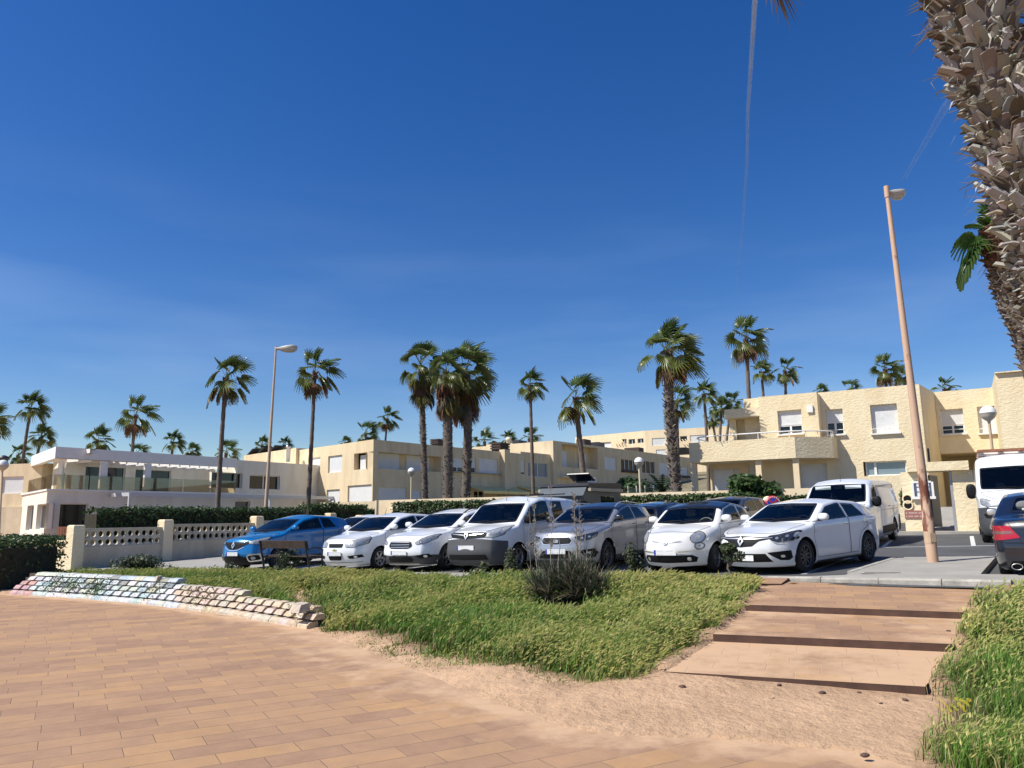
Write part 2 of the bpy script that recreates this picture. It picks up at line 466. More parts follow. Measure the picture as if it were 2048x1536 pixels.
# stairs: front lines of the three steps, left end and right end
ST = [((1.46, 7.89), (3.57, 7.08)), ((2.30, 9.33), (4.58, 8.43)), ((3.23, 11.17), (5.62, 10.03))]
STZ = [0.15, 0.285, 0.405]
STL = [(0.6, 6.3), (1.46, 7.89), (2.30, 9.33), (3.23, 11.17), (4.55, 14.35), (4.75, 14.85)]
STR = [(2.75, 5.6), (3.57, 7.08), (4.58, 8.43), (5.62, 10.03), (7.55, 12.55)]
STAIRPOLY = STL + STR[::-1]

def bankz(P):
	"""height of the planted bank at points (n,2)"""
	P = np.asarray(P, float)
	ins = in_poly(P, BANK)
	de = seg_dist(P, EDGE)
	ds = seg_dist(P, [KR, K2, K1, KL])
	lot = 0.51 + 0.0298 * (P[:, 0] - 6.2) + 0.0155 * (P[:, 1] - 16.8)
	t = de / (de + ds + 1e-6)
	t = t * t * (3 - 2 * t)
	z = (lot - 0.05) * t
	n1 = vnoise(P[:, 0], P[:, 1], 1.1); n2 = vnoise(P[:, 0], P[:, 1], 0.33); n3 = vnoise(P[:, 0], P[:, 1], 0.13)
	rise = np.clip(de / 0.9, 0, 1) * np.clip(ds / 0.8, 0, 1)
	z = z + rise * (0.10 * n1 + 0.05 * n2) + 0.022 * n3 * np.clip(de / 0.3, 0, 1) + 0.02 * n2 * np.clip(de / 0.5, 0, 1) - 0.012
	# keep the soil under the stairs
	din = in_poly(P, STAIRPOLY); dst = seg_dist(P, STAIRPOLY, True)
	dd = np.where(din, 0, dst)
	steps = np.interp(P @ np.array([0.36, 0.93]), [6.0, 7.95, 8.05, 9.60, 9.7, 11.6, 11.7, 15], [0.02, 0.06, 0.15, 0.19, 0.285, 0.31, 0.405, 0.44])
	w = np.clip(1.25 - dd / 0.5, 0, 1)
	front = (P @ np.array([0.36, 0.93])) < 7.95
	fq = P @ np.array([0.36, 0.93]); lf = np.clip(1 - (P[:, 0] - 1.46) / 1.6, 0, 1)
	drift = np.clip(1 - np.abs((P[:, 0] - np.interp(fq, [7.8, 9.4, 11.4], [1.6, 2.4, 3.4])) / 1.1), 0, 1)
	zst = np.where(front, 0.006 + (0.068 + 0.03 * n2 + 0.05 * lf) * np.clip((fq - 6.1) / 1.6, 0, 1), np.where(din, steps - 0.05 + 0.045 * drift * n2, steps + 0.03 * n2 + 0.02))
	z = z * (1 - w) + zst * w
	return np.where(ins, z, -0.05)

def grid_mesh(name, xs, ys, zf, material, attrs=None, kind='structure', keep=None):
	X, Y = np.meshgrid(xs, ys)
	P = np.stack([X.ravel(), Y.ravel()], 1)
	Z = zf(P)
	nx, ny = len(xs), len(ys)
	co = np.column_stack([P, Z]).astype(np.float32)
	idx = np.arange(nx * ny).reshape(ny, nx)
	f = np.stack([idx[:-1, :-1], idx[:-1, 1:], idx[1:, 1:], idx[1:, :-1]], -1).reshape(-1, 4)
	if keep is not None:
		k = keep(P); f = f[k[f].any(1)]
	me = bpy.data.meshes.new(name)
	me.vertices.add(len(co)); me.vertices.foreach_set('co', co.ravel())
	me.loops.add(f.size); me.loops.foreach_set('vertex_index', f.ravel().astype(np.int32))
	me.polygons.add(len(f)); me.polygons.foreach_set('loop_start', (np.arange(len(f)) * 4).astype(np.int32))
	me.polygons.foreach_set('use_smooth', np.ones(len(f), bool))
	for an, fn in (attrs or {}).items():
		a = me.attributes.new(an, 'FLOAT', 'POINT'); a.data.foreach_set('value', fn(P).astype(np.float32))
	me.update(calc_edges=True)
	me.materials.append(material)
	o = bpy.data.objects.new(name, me); COL.objects.link(o)
	if kind: o['kind'] = kind
	return o

# base ground to the horizon
mb = MB(); mb.quad((-3000, -3000, -0.6), (3000, -3000, -0.6), (3000, 3000, -0.6), (-3000, 3000, -0.6))
tag(mb.build('ground', M['sand']), kind='structure')
# promenade
def sandfn(P):
	d = seg_dist(P, EDGE)
	s = np.clip(1 - d / 1.0, 0, 1) ** 1.6 * 0.75
	c = np.array([1.7, 6.95]); q = P - c
	s = np.maximum(s, np.clip(1.35 - np.hypot(q[:, 0] / 1.9, q[:, 1] / 1.0), 0, 1.0))
	# drift line left on the tiles
	ln = seg_dist(P, [(-4.2, 12.6), (-2.9, 10.6), (-1.9, 8.9), (-1.3, 7.8)])
	s = np.maximum(s, np.clip(1 - ln / 0.28, 0, 1) * 0.55)
	left = np.clip((P[:, 0] + 3.5) / -3.0, 0, 1)
	return 0.05 + s * (1 - 0.75 * left * (d > 0.15)) * (P[:, 1] > 0)
xs = np.concatenate([np.linspace(-60, -14, 24), np.arange(-13.8, 4.0, 0.12), np.linspace(4.2, 40, 10)])
ys = np.concatenate([np.linspace(-20, 3, 10), np.arange(3.2, 21, 0.12), np.linspace(21.5, 60, 16)])
grid_mesh('promenade', xs, ys, lambda P: np.zeros(len(P)), M['paver'], {'Sand': sandfn}, keep=lambda P: ~in_poly(P, BANK) | (seg_dist(P, EDGE) < 1.0) | ((P[:, 1] < 8.2) & (P[:, 0] > 0) & (P[:, 0] < 3.6)))

# planted bank (soil and sand)
GRASS_PX = [(-60, 1160), (300, 1150), (590, 1190), (612, 1215), (625, 1250), (690, 1262), (760, 1275), (830, 1300), (930, 1318), (1010, 1330), (1090, 1352), (1180, 1366), (1290, 1368), (1335, 1340)]
GL = [onz(x, y, 0.08).xy for x, y in GRASS_PX[2:]]
GRASS_L = [(-16, 22), (-11.6, 19.6), (-7.2, 16.9), (-3.4, 13.2)] + [tuple(p) for p in GL] + [(1.85, 8.5), (2.3, 9.25), (2.85, 10.3), (3.22, 11.1), (3.88, 12.6), (4.3, 13.75), (4.4, 14.7), tuple(K1 - V * 0.12 - U * 0.6), tuple(KL - V * 0.1)]
GR = [onz(x, y, 0.1).xy for x, y in [(1795, 1560), (1808, 1490), (1840, 1440), (1858, 1395)]]
GRASS_R = [(2.3, 3.5), (2.6, 5.0)] + [tuple(p) for p in GR] + [(3.45, 7.0), (4.0, 7.8), (4.5, 8.4), (5.05, 9.4), (5.55, 10.1), (6.5, 11.3), (7.7, 11.9), (16, 5.2), (16, -2), (4, -2)]
def soilfn(P):
	g = in_poly(P, GRASS_L) | in_poly(P, GRASS_R)
	d = np.minimum(seg_dist(P, GRASS_L, True), seg_dist(P, GRASS_R, True))
	return np.where(g, np.clip(d / 0.4 + 0.2 * (vnoise(P[:, 0], P[:, 1], 0.3) - 0.5), 0, 1), 0)
xs = np.concatenate([np.linspace(-30, -14.2, 50), np.arange(-14, 8.0, 0.065), np.linspace(8.2, 26, 40)])
ys = np.concatenate([np.linspace(-12, 2.8, 20), np.arange(3, 20.0, 0.065), np.linspace(20.2, 34, 40)])
grid_mesh('bank_soil', xs, ys, bankz, M['sand'], {'Soil': soilfn}, keep=lambda P: in_poly(P, BANK))

# parking lot sheet and the hillside behind
def lotf(P): return 0.51 + 0.0298 * (P[:, 0] - 6.2) + 0.0155 * (P[:, 1] - 16.8)
def uv(a, b): return K1 + U * a + V * b
mb = MB()
def lotsheet(mb, poly, dz, mi=0):
	mb.add([(p[0], p[1], lotz(p[0], p[1]) + dz) for p in poly], [tuple(range(len(poly)))], mi)
lotsheet(mb, [uv(-40, 0.2), uv(30, -1.5), uv(30, 42), uv(-40, 42)], 0.0)
tag(mb.build('parking_lot', M['asphalt']), kind='structure')
# hillside under the houses
def hillf(P):
	l = lotf(P)
	d = P @ np.array([0.45, 0.893]) - 36
	return l - 0.3 + np.clip(d, 0, 400) * 0.035 + np.clip(d - 45, 0, 400) * 0.05
grid_mesh('hillside', np.linspace(-160, 200, 40), np.linspace(24, 320, 40), hillf, mat('dry hillside', (0.2, 0.17, 0.1), 0.95, var=0.3, vscale=0.5), keep=lambda P: (P @ np.array([0.5, 0.866]) > 38))
# pavements: strip before the noses, left apron, island at the lamp post
mb = MB()
pa = [KL.lerp(K1, t / 12) for t in range(13)]
lotsheet(mb, [tuple(p) for p in pa] + [tuple(K1 + V * 0.62 + U * 1.3), tuple(K1 + V * 0.62), tuple(KL + V * 1.5)], 0.012)
lotsheet(mb, [K1 - U * 26 + V * 1.51, K1 - U * 16.0 + V * 1.2, K1 - U * 13.6 + V * 2.0, K1 - U * 15.5 + V * 9, K1 - U * 24 + V * 12], 0.012)
tag(mb.build('pavement_strip', M['pavement']), kind='structure')
ISL = [onlot(1690, 1150, 0.1), onlot(1708, 1143, 0.1), onlot(1795, 1115.5, 0.1), onlot(1992, 1113, 0.1), onlot(1961, 1148, 0.1)]
isl = [K1 + (K2 - K1) * 0.33 + V * 0.02] + [p.xy for p in ISL] + [K2 + (KR - K2) * 0.06]
mb = MB()
isl_poly = [tuple(K1.lerp(K2, 0.02))] + [tuple(p.xy) for p in ISL] + [tuple(ISL[-1].xy + Vector((3.2, -2.3))), (11.6, 9.3), tuple(K2)]
n = len(isl_poly)
topv = [(p[0], p[1], lotz(*p) + 0.10) for p in isl_poly]; botv = [(p[0], p[1], lotz(*p) - 0.2) for p in isl_poly]
topv[0] = (topv[0][0], topv[0][1], lotz(*isl_poly[0]) + 0.05)
mb.add(topv + botv, [tuple(range(n - 1, -1, -1))] + [(i, (i + 1) % n, n + (i + 1) % n, n + i) for i in range(n)])
o = tag(mb.build('pavement_island', M['pavement'], fixn=True), kind='structure')

# kerb stones along the front
kerb = []
def kerb_run(a, b, name, w=0.14, h0=-0.14, h1=0.0, L=1.05, dz=(0, 0), matl='concrete', chip=0.006):
	mb = MB(); a = Vector(a); b = Vector(b); d = (b - a); ln = d.length; d.normalize(); nrm = Vector((-d.y, d.x))
	k = max(1, round(ln / L)); rnd = random.Random(int(ln * 100))
	for i in range(k):
		p = a + d * (ln * i / k + 0.006); q = a + d * (ln * (i + 1) / k - 0.006)
		jz = rnd.uniform(-chip, chip); jo = nrm * rnd.uniform(-chip, chip)
		def zz(pt): return lotz(pt.x, pt.y) + dz[0] + (dz[1] - dz[0]) * ((pt - a).length / ln)
		m_ = 4
		for j in range(m_):
			p0 = p.lerp(q, j / m_) + jo; p1 = p.lerp(q, (j + 1) / m_) + jo
			e0 = rnd.uniform(-chip, chip) * 0.5
			prof = [(0, h0), (0, h1 - 0.03), (0.025, h1), (w, h1), (w, h0)]
			va = [(p0.x + nrm.x * o_, p0.y + nrm.y * o_, zz(p0) + z_ + jz) for o_, z_ in prof]
			vb = [(p1.x + nrm.x * o_, p1.y + nrm.y * o_, zz(p1) + z_ + jz) for o_, z_ in prof]
			fs = [(t, t + 5, t + 6, t + 1) for t in range(4)]
			if j == 0: fs.append((0, 1, 2, 3, 4))
			if j == m_ - 1: fs.append((9, 8, 7, 6, 5))
			mb.add(va + vb, fs)
	return tag(mb.build(name, M[matl], fixn=True), kind='structure')
kn = (K2 - K1).normalized(); knn = Vector((-kn.y, kn.x))
kerb_run(K1 - knn * 0.15, K2 - knn * 0.15 + kn * 0.2, 'kerb', dz=(0.075, 0.115), h0=-0.3)
i3, i4 = ISL[2].xy, ISL[3].xy
kerb_run(ISL[1].xy, i3, 'kerb', dz=(0.105, 0.105), w=0.12, h0=-0.2)
kerb_run(i3 + (i4 - i3).normalized() * 0.13, i4 + (i4 - i3) * 0.3, 'kerb', dz=(0.105, 0.105), w=0.12, h0=-0.2)
# manhole strip on the island
p = onlot(1765, 1146, 0.1)
mb = MB(); mb.box((p.x, p.y, lotz(p.x, p.y) + 0.104), (0.75, 0.3, 0.012), R(-12)); mb.box((p.x, p.y, lotz(p.x, p.y) + 0.111), (0.6, 0.05, 0.006), R(-12), 1)
tag(mb.build('drain_cover', [M['concrete'], M['black']]), 'pale rectangular drain cover with a dark slot in the grey pavement', 'drain cover')

# road markings
mb = MB()
def stripe(mb, a, b, w, dz=0.005):
	a = Vector(a); b = Vector(b); d = (b - a).normalized(); nn = Vector((-d.y, d.x)) * w / 2
	q = [a - nn, b - nn, b + nn, a + nn]
	mb.add([(p.x, p.y, lotz(p.x, p.y) + dz) for p in q], [(0, 1, 2, 3)])
A = onlot(1735, 1095.5).xy; B = onlot(1990, 1091.5).xy
stripe(mb, A - (B - A) * 0.3, B + (B - A) * 1.2, 0.11)
for px, py, px2, py2 in ((1765, 1095, 1787, 1088), (1947, 1092, 1965, 1085)):
	a = onlot(px, py).xy; stripe(mb, a, a + V * 4.6, 0.11)
for k in range(-6, 6):
	a = uv(k * 2.62 + 0.4, 1.1); stripe(mb, a, a + Vector((0.58, 0.815)) * 4.2, 0.10)
tag(mb.build('road_markings', M['road_paint']), kind='structure')

# stairs of pavers with dark risers
stair = empty('stairs', (3, 8, 0), label='wide sandy paver stairs of three low steps with dark brown risers', cat='stairs')
M['riser'] = mat('riser brown', (0.085, 0.045, 0.032), 0.8, var=0.25, vscale=5)
lines = [[Vector(a) for a in s] for s in ST] + [[Vector((4.62, 14.62)), Vector((7.5, 12.42))]]
for i in range(3):
	(a, b), (c, d) = lines[i], lines[i + 1]
	z = STZ[i]; z2 = (STZ[i + 1] - 0.082) if i < 2 else 0.445
	nrm = Vector(((b - a).y, -(b - a).x)).normalized()
	if i < 2:
		c = c + (d - c) * 0.0 - nrm * 0.03; d = d - nrm * 0.03
	def tread_attr(P, i=i):
		f = P @ np.array([0.36, 0.93]); base = [0.62, 0.33, 0.12][i]
		edge = np.minimum(seg_dist(P, STL), seg_dist(P, STR))
		back = [9.4, 11.5, 15][i]
		return base + np.clip(1 - edge / 0.7, 0, 1) * 0.4 + np.clip(1 - (back - f) / 0.5, 0, 1) * (0.35 if i < 2 else 0.1)
	ns, nt_ = 36, 24
	vs = [];
	me = bpy.data.meshes.new('tread')
	for q in range(nt_ + 1):
		for p_ in range(ns + 1):
			l = a.lerp(c, q / nt_); r_ = b.lerp(d, q / nt_); pt = l.lerp(r_, p_ / ns)
			vs.append((pt.x - 3, pt.y - 8, z + (z2 - z) * q / nt_))
	fs = [(q * (ns + 1) + p_, q * (ns + 1) + p_ + 1, (q + 1) * (ns + 1) + p_ + 1, (q + 1) * (ns + 1) + p_) for q in range(nt_) for p_ in range(ns)]
	# skirt down to the ground
	me.from_pydata(vs, [], fs)
	at_ = me.attributes.new('Sand', 'FLOAT', 'POINT')
	at_.data.foreach_set('value', tread_attr(np.array([(v[0] + 3, v[1] + 8) for v in vs])).astype(np.float32))
	me.materials.append(M['stair_paver'])
	o = bpy.data.objects.new('tread', me); COL.objects.link(o); o.parent = stair
	mb = MB(); dn = 0.22
	inn = -nrm * 0.035
	mb.add([(p.x, p.y, zz) for p in (a + nrm * 0.004, b + nrm * 0.004, b + inn, a + inn) for zz in (z - dn, z - 0.003)],
		   [(0, 2, 3, 1), (2, 4, 5, 3), (4, 6, 7, 5), (6, 0, 1, 7), (1, 3, 5, 7)])
	o = mb.build('riser', M['riser'], stair, world=True)
# sloping border slabs flanking the top step
for nm, pts, lb in (('border_slab', [(4.02, 13.7), (4.62, 13.75), (5.0, 14.45), (4.55, 14.75), (4.0, 14.6)], 'orange paver slab sloping down beside the top step next to the grass on the left'),
				('border_slab', [(6.55, 11.1), (7.3, 10.9), (9.2, 10.4), (9.6, 10.95), (7.62, 12.38)], 'orange paver slab beside the top step next to the grass on the right')):
	mb = MB(); n = len(pts)
	hz = [0.47, 0.46, 0.50, 0.49, 0.49] if pts[0][0] < 5 else [0.44, 0.46, 0.55, 0.56, 0.52]
	top = [(p[0], p[1], h) for p, h in zip(pts, hz)]; bot = [(p[0], p[1], 0.1) for p in pts]
	mb.add(top + bot, [tuple(range(n))], 0); mb.add(top + bot, [(i, (i + 1) % n, n + (i + 1) % n, n + i) for i in range(n)], 1)
	tag(mb.build(nm, [M['stair_paver'], M['riser']], fixn=True), lb, 'slab')
# ------------------------------------------------------------------ vehicles
def paint(name, col, metal=0.0, rough=0.35):
	m, nt, b, N, lk = new_mat(name)
	setc(b.inputs['Base Color'], col); b.inputs['Metallic'].default_value = metal; b.inputs['Roughness'].default_value = rough
	b.inputs['Coat Weight'].default_value = 1.0; b.inputs['Coat Roughness'].default_value = 0.04
	# inner side of the sheet metal is dark trim
	g = N.new('ShaderNodeNewGeometry'); mx = N.new('ShaderNodeMixRGB'); lk(g.outputs['Backfacing'], mx.inputs[0])
	# a little road dust towards the sills
	tcn = N.new('ShaderNodeTexCoord'); nz_ = N.new('ShaderNodeTexNoise'); nz_.inputs['Scale'].default_value = 2.5; nz_.inputs['Detail'].default_value = 5
	lk(tcn.outputs['Object'], nz_.inputs['Vector'])
	r = N.new('ShaderNodeMapRange'); r.inputs['From Min'].default_value = 0.35; r.inputs['From Max'].default_value = 0.75
	r.inputs['To Min'].default_value = 0.0; r.inputs['To Max'].default_value = 0.16; lk(nz_.outputs['Fac'], r.inputs['Value'])
	md = N.new('ShaderNodeMixRGB'); lk(r.outputs[0], md.inputs[0]); setc(md.inputs[1], col); setc(md.inputs[2], tuple(0.12 * q + 0.88 * c if c < 0.02 else 0.35 * q + 0.65 * c for q, c in zip((0.35, 0.30, 0.24), col)))
	lk(md.outputs[0], mx.inputs[1]); setc(mx.inputs[2], (0.32, 0.32, 0.31))
	lk(mx.outputs[0], b.inputs['Base Color'])
	return m
def glass_mat(name, tint=(0.35, 0.42, 0.42)):
	m, nt, b, N, lk = new_mat(name)
	N.remove(b)
	t = N.new('ShaderNodeBsdfTransparent'); setc(t.inputs['Color'], tint)
	g = N.new('ShaderNodeBsdfGlossy'); g.inputs['Roughness'].default_value = 0.015; setc(g.inputs['Color'], (0.62, 0.64, 0.64))
	f = N.new('ShaderNodeFresnel'); f.inputs['IOR'].default_value = 1.52
	ad = N.new('ShaderNodeMath'); ad.operation = 'MULTIPLY_ADD'; ad.inputs[1].default_value = 1.1; ad.inputs[2].default_value = 0.012
	lk(f.outputs[0], ad.inputs[0])
	mx = N.new('ShaderNodeMixShader'); lk(ad.outputs[0], mx.inputs[0]); lk(t.outputs[0], mx.inputs[1]); lk(g.outputs[0], mx.inputs[2])
	lk(mx.outputs[0], N['Material Output'].inputs['Surface'])
	return m
M['car_white'] = paint('white car paint', (0.80, 0.81, 0.82))
M['car_white_warm'] = paint('warm white car paint', (0.80, 0.79, 0.75))
M['car_blue'] = paint('blue car paint', (0.0, 0.155, 0.42), 0.25)
M['car_silver'] = paint('silver car paint', (0.40, 0.40, 0.41), 0.6)
M['car_navy'] = paint('navy car paint', (0.003, 0.005, 0.014), 0.0)
M['car_black'] = paint('black car paint', (0.012, 0.013, 0.018), 0.2)
M['car_anth'] = paint('anthracite car paint', (0.07, 0.075, 0.085), 0.5)
M['glass'] = glass_mat('car glass', (0.62, 0.68, 0.67))
M['glass_dark'] = glass_mat('privacy glass', (0.05, 0.06, 0.065))
M['frit'] = mat('black window border', (0.012, 0.012, 0.013), 0.25)
M['seam'] = mat('panel gap', (0.01, 0.01, 0.01), 0.9)
M['chrome'] = mat('chrome', (0.74, 0.73, 0.71), 0.32, 0.75)
M['rubber'] = mat('tyre rubber', (0.018, 0.018, 0.019), 0.85)
M['alloy'] = mat('alloy rim', (0.42, 0.42, 0.43), 0.3, 0.8)
M['alloy_dark'] = mat('dark alloy rim', (0.10, 0.10, 0.105), 0.35, 0.7)
M['lamp_clear'] = mat('clear lamp', (0.36, 0.37, 0.37), 0.35, 0.15, var=0.3, vscale=18, coat=0.6)
M['lamp_dark'] = mat('dark lamp', (0.06, 0.065, 0.075), 0.12, 0.3, var=0.5, vscale=20, coat=1)
M['lamp_red'] = mat('red lamp', (0.42, 0.008, 0.012), 0.15, coat=1)
M['lamp_amber'] = mat('smoked lamp', (0.22, 0.10, 0.09), 0.15, coat=1)
M['plate'] = mat('number plate white', (0.72, 0.72, 0.72), 0.4)
M['plate_blue'] = mat('number plate blue', (0.01, 0.04, 0.35), 0.4)
M['plate_grey'] = mat('number plate characters', (0.22, 0.23, 0.25), 0.5)
M['cabin'] = mat('cabin trim', (0.14, 0.14, 0.14), 0.85)
M['seat_grey'] = mat('seat fabric', (0.17, 0.17, 0.175), 0.9)
M['cream_in'] = mat('cream interior', (0.45, 0.42, 0.36), 0.8)
M['gold'] = mat('gold emblem', (0.75, 0.55, 0.12), 0.25, 0.8)
M['paper'] = mat('paper', (0.75, 0.78, 0.8), 0.8)
M['white_plastic'] = mat('white plastic', (0.75, 0.75, 0.74), 0.4)

def sm_interp(pts, sig=0.04, n=1200):
	xs = np.array([p[0] for p in pts], float); zs = np.array([p[1] for p in pts], float)
	g = np.linspace(xs[0], xs[-1], n); z = np.interp(g, xs, zs)
	k = int(max(1, sig / (g[1] - g[0]) * 3)); t = np.arange(-k, k + 1) * (g[1] - g[0]); w = np.exp(-t * t / (2 * sig * sig)); w /= w.sum()
	zp = np.concatenate([2 * z[0] - z[k:0:-1], z, 2 * z[-1] - z[-2:-k - 2:-1]])
	z = np.convolve(zp, w, 'valid')
	return lambda x: float(np.interp(x, g, z))

class Shell:
	def __init__(s, S):
		s.S = S; L = S['L']; s.hw0 = S['W'] / 2; H = S['H']
		top = S['top']; s.xR = top[0][0]; s.xF = top[-1][0]
		s.zt = sm_interp(top, S.get('sig', 0.045))
		s.f = sm_interp([(z, x) for x, z in S['front']], 0.03); s.zfmax = S['front'][-1][1]
		s.r = sm_interp([(z, x) for x, z in S['rear']], 0.03); s.zrmax = S['rear'][-1][1]
		s.belt = lambda x: float(np.interp(x, [p[0] for p in S['belt']], [p[1] for p in S['belt']]))
		s.zb = S['gc']; s.xcF = S['fx'] + 0.1; s.xcR = S['rx'] - 0.1
		s.build()
	def plan(s, X):
		S = s.S; lf = S.get('lf', 0.75); lr = S.get('lr', 0.6)
		t = max(0.0, (X - (s.xF - lf)) / lf); u = max(0.0, ((s.xR + lr) - X) / lr)
		return (1 - S.get('kf', 0.26) * t ** 3) * (1 - S.get('kr', 0.14) * u ** 3)
	def hw(s, X, z):
		S = s.S; b = s.belt(X); w = s.hw0 * s.plan(X)
		if z < 0.5: w *= 1 - 0.05 * ((0.5 - z) / 0.35) ** 2
		w += S.get('crease', 0.012) * math.exp(-((z - (b - 0.09)) / 0.05) ** 2) - 0.012
		if z > b - 0.02:
			t = (z - b) / (S['H'] - b); t = max(0, t)
			e = min(1.0, (z - (b - 0.02)) / 0.05)
			w -= s.hw0 * (0.018 * e) + s.hw0 * (1 - S['rw']) * t ** 1.15
		return w
	def mapx(s, X, y, z, hwz):
		S = s.S
		q = 1 - min(1, abs(y) / max(hwz, 1e-3)) ** 2.2
		if X > s.xcF:
			k = (X - s.xcF) / (s.xF - s.xcF)
			return s.xcF + (s.f(min(z, s.zfmax)) - s.xcF) * k + S.get('bf', 0.13) * q * k ** 3
		if X < s.xcR:
			k = (X - s.xcR) / (s.xR - s.xcR)
			return s.xcR + (s.r(min(z, s.zrmax)) - s.xcR) * k - S.get('br', 0.07) * q * k ** 3
		return X
	def build(s):
		S = s.S; NZ, NC, NT = 15, 5, 12
		u = np.linspace(0, 1, 78)
		Xs = s.xR + (s.xF - s.xR) * (u + 0.028 * np.sin(2 * math.pi * u) * -1)
		Xs = sorted(Xs)
		bm = bmesh.new(); lay = bm.faces.layers.int.new('tag')
		ringsL = []; ringsR = []; bots = []
		for X in Xs:
			zt = s.zt(X); roofy = min(1, max(0, (zt - s.belt(X) - 0.05) / 0.35))
			cr = S.get('cr_h', 0.05) * (1 - roofy) + S.get('cr_r', 0.045) * roofy
			rc = S.get('rc_h', 0.08) * (1 - roofy) + S.get('rc_r', 0.075) * roofy
			zs = zt - cr - rc
			ring = []
			for k in range(NZ + 1):
				z = s.zb + (zs - s.zb) * k / NZ
				w = s.hw(X, z)
				if k == 0: w *= 0.97
				ring.append((w, z))
			w0 = s.hw(X, zs); ry = rc * (0.9 + 0.5 * roofy)
			for k in range(1, NC + 1):
				a = k / NC * math.pi / 2
				ring.append((w0 - ry * (1 - math.cos(a)) - rc * 0.12 * math.sin(a), zs + rc * math.sin(a)))
			yc, zc = ring[-1]
			for k in range(1, NT + 1):
				y = yc * (1 - k / NT); ring.append((y, zt - cr * (y / yc) ** 2))
			rl, rr = [], []
			for j, (y, z) in enumerate(ring):
				hz = s.hw(X, min(z, zs))
				x = s.mapx(X, y, z, hz)
				v = bm.verts.new((x, y, z)); rl.append(v)
				rr.append(v if j == len(ring) - 1 else bm.verts.new((x, -y, z)))
			ringsL.append(rl); ringsR.append(rr); bots.append(bm.verts.new((s.mapx(X, 0, s.zb, 1), 0, s.zb)))
		J = NZ + NC + NT
		wt = S['wt']
		for i in range(len(Xs) - 1):
			Xm = (Xs[i] + Xs[i + 1]) / 2
			for rg in (ringsL, ringsR):
				for j in range(J):
					f = bm.faces.new((rg[i][j], rg[i + 1][j], rg[i + 1][j + 1], rg[i][j + 1]))
					zc = f.calc_center_median().z
					if j >= NZ + 1 and Xm < wt[0] + 0.06 and zc > wt[1] - S.get('roofdrop', 0.16): f[lay] = 1
				f = bm.faces.new((rg[i][0], rg[i + 1][0], bots[i + 1], bots[i])); f[lay] = 2
		for end, i in ((1, len(Xs) - 1), (-1, 0)):
			X = Xs[i]; rl, rr = ringsL[i], ringsR[i]
			ks = [rl[NZ + k].co.y / rl[NZ].co.y for k in range(NC + NT + 1)]   # 1..0
			rows = []
			for j in range(NZ):
				y0, z0 = rl[j].co.y, rl[j].co.z; row = []
				full = ks + [-k for k in ks[-2::-1]]
				for q, c in enumerate(full):
					if q == 0: row.append(rl[j]); continue
					if q == len(full) - 1: row.append(rr[j]); continue
					row.append(bm.verts.new((s.mapx(X, y0 * c, z0, y0), y0 * c, z0)))
				rows.append(row)
			toprow = [rl[NZ + k] for k in range(NC + NT + 1)] + [rr[NZ + k] for k in range(NC + NT - 1, -1, -1)]
			# row NZ is replaced by the ring's own top curve
			rows.append(toprow)
			for a, b in zip(rows[:-1], rows[1:]):
				for q in range(len(a) - 1):
					try: bm.faces.new((a[q], a[q + 1], b[q + 1], b[q]))
					except ValueError: pass
		bmesh.ops.recalc_face_normals(bm, faces=bm.faces)
		c = bm.faces[0]
		bm.normal_update()
		# ensure outward
		top = max(bm.faces, key=lambda f: f.calc_center_median().z)
		if top.normal.z < 0: bmesh.ops.reverse_faces(bm, faces=bm.faces)
		bm.normal_update(); bm.verts.ensure_lookup_table(); bm.faces.ensure_lookup_table()
		s.bm = bm
		s.bvh = BVHTree.FromBMesh(bm)
		s.fv = [[v.co.copy() for v in f.verts] for f in bm.faces]
		s.fn = [[v.normal.copy() for v in f.verts] for f in bm.faces]
	def normal_at(s, p):
		loc, n, idx, d = s.bvh.find_nearest(p)
		w = poly_3d_calc(s.fv[idx], loc)
		r = Vector((0, 0, 0))
		for a, b in zip(w, s.fn[idx]): r += b * a
		return r.normalized() if r.length > 1e-6 else n

AX = {'L': (lambda x, z: (Vector((x, 4, z)), Vector((0, -1, 0)))), 'R': (lambda x, z: (Vector((x, -4, z)), Vector((0, 1, 0)))),
	  'F': (lambda y, z: (Vector((8, y, z)), Vector((-1, 0, 0)))), 'B': (lambda y, z: (Vector((-8, y, z)), Vector((1, 0, 0)))),
	  'T': (lambda x, y: (Vector((x, y, 6)), Vector((0, 0, -1))))}
def two(co, ax):
	if ax in 'LR': return (co.x, co.z)
	if ax in 'FB': return (co.y, co.z)
	return (co.x, co.y)
def area2(p): return sum(p[i][0] * p[(i + 1) % len(p)][1] - p[(i + 1) % len(p)][0] * p[i][1] for i in range(len(p))) / 2
def ccw(p): return list(p) if area2(p) > 0 else list(p)[::-1]
def rounded(p, r, n=3):
	p = ccw(p); out = []
	for i in range(len(p)):
		a = Vector(p[i - 1]); b = Vector(p[i]); c = Vector(p[(i + 1) % len(p)])
		d1 = (a - b); d2 = (c - b); q = min(r, d1.length * 0.45, d2.length * 0.45)
		p1 = b + d1.normalized() * q; p2 = b + d2.normalized() * q
		for k in range(n + 1):
			t = k / n; out.append(tuple((p1 * (1 - t) ** 2 + b * 2 * t * (1 - t) + p2 * t * t)))
	return out
def inset(p, d):
	p = ccw(p); out = []; n = len(p)
	for i in range(n):
		a = Vector(p[i - 1]); b = Vector(p[i]); c = Vector(p[(i + 1) % n])
		e1 = (b - a).normalized(); e2 = (c - b).normalized()
		n1 = Vector((-e1.y, e1.x)); n2 = Vector((-e2.y, e2.x)); m = (n1 + n2)
		m = m.normalized() if m.length > 1e-6 else n1
		out.append(tuple(b + m * (d / max(0.4, m.dot(n1)))))
	return out
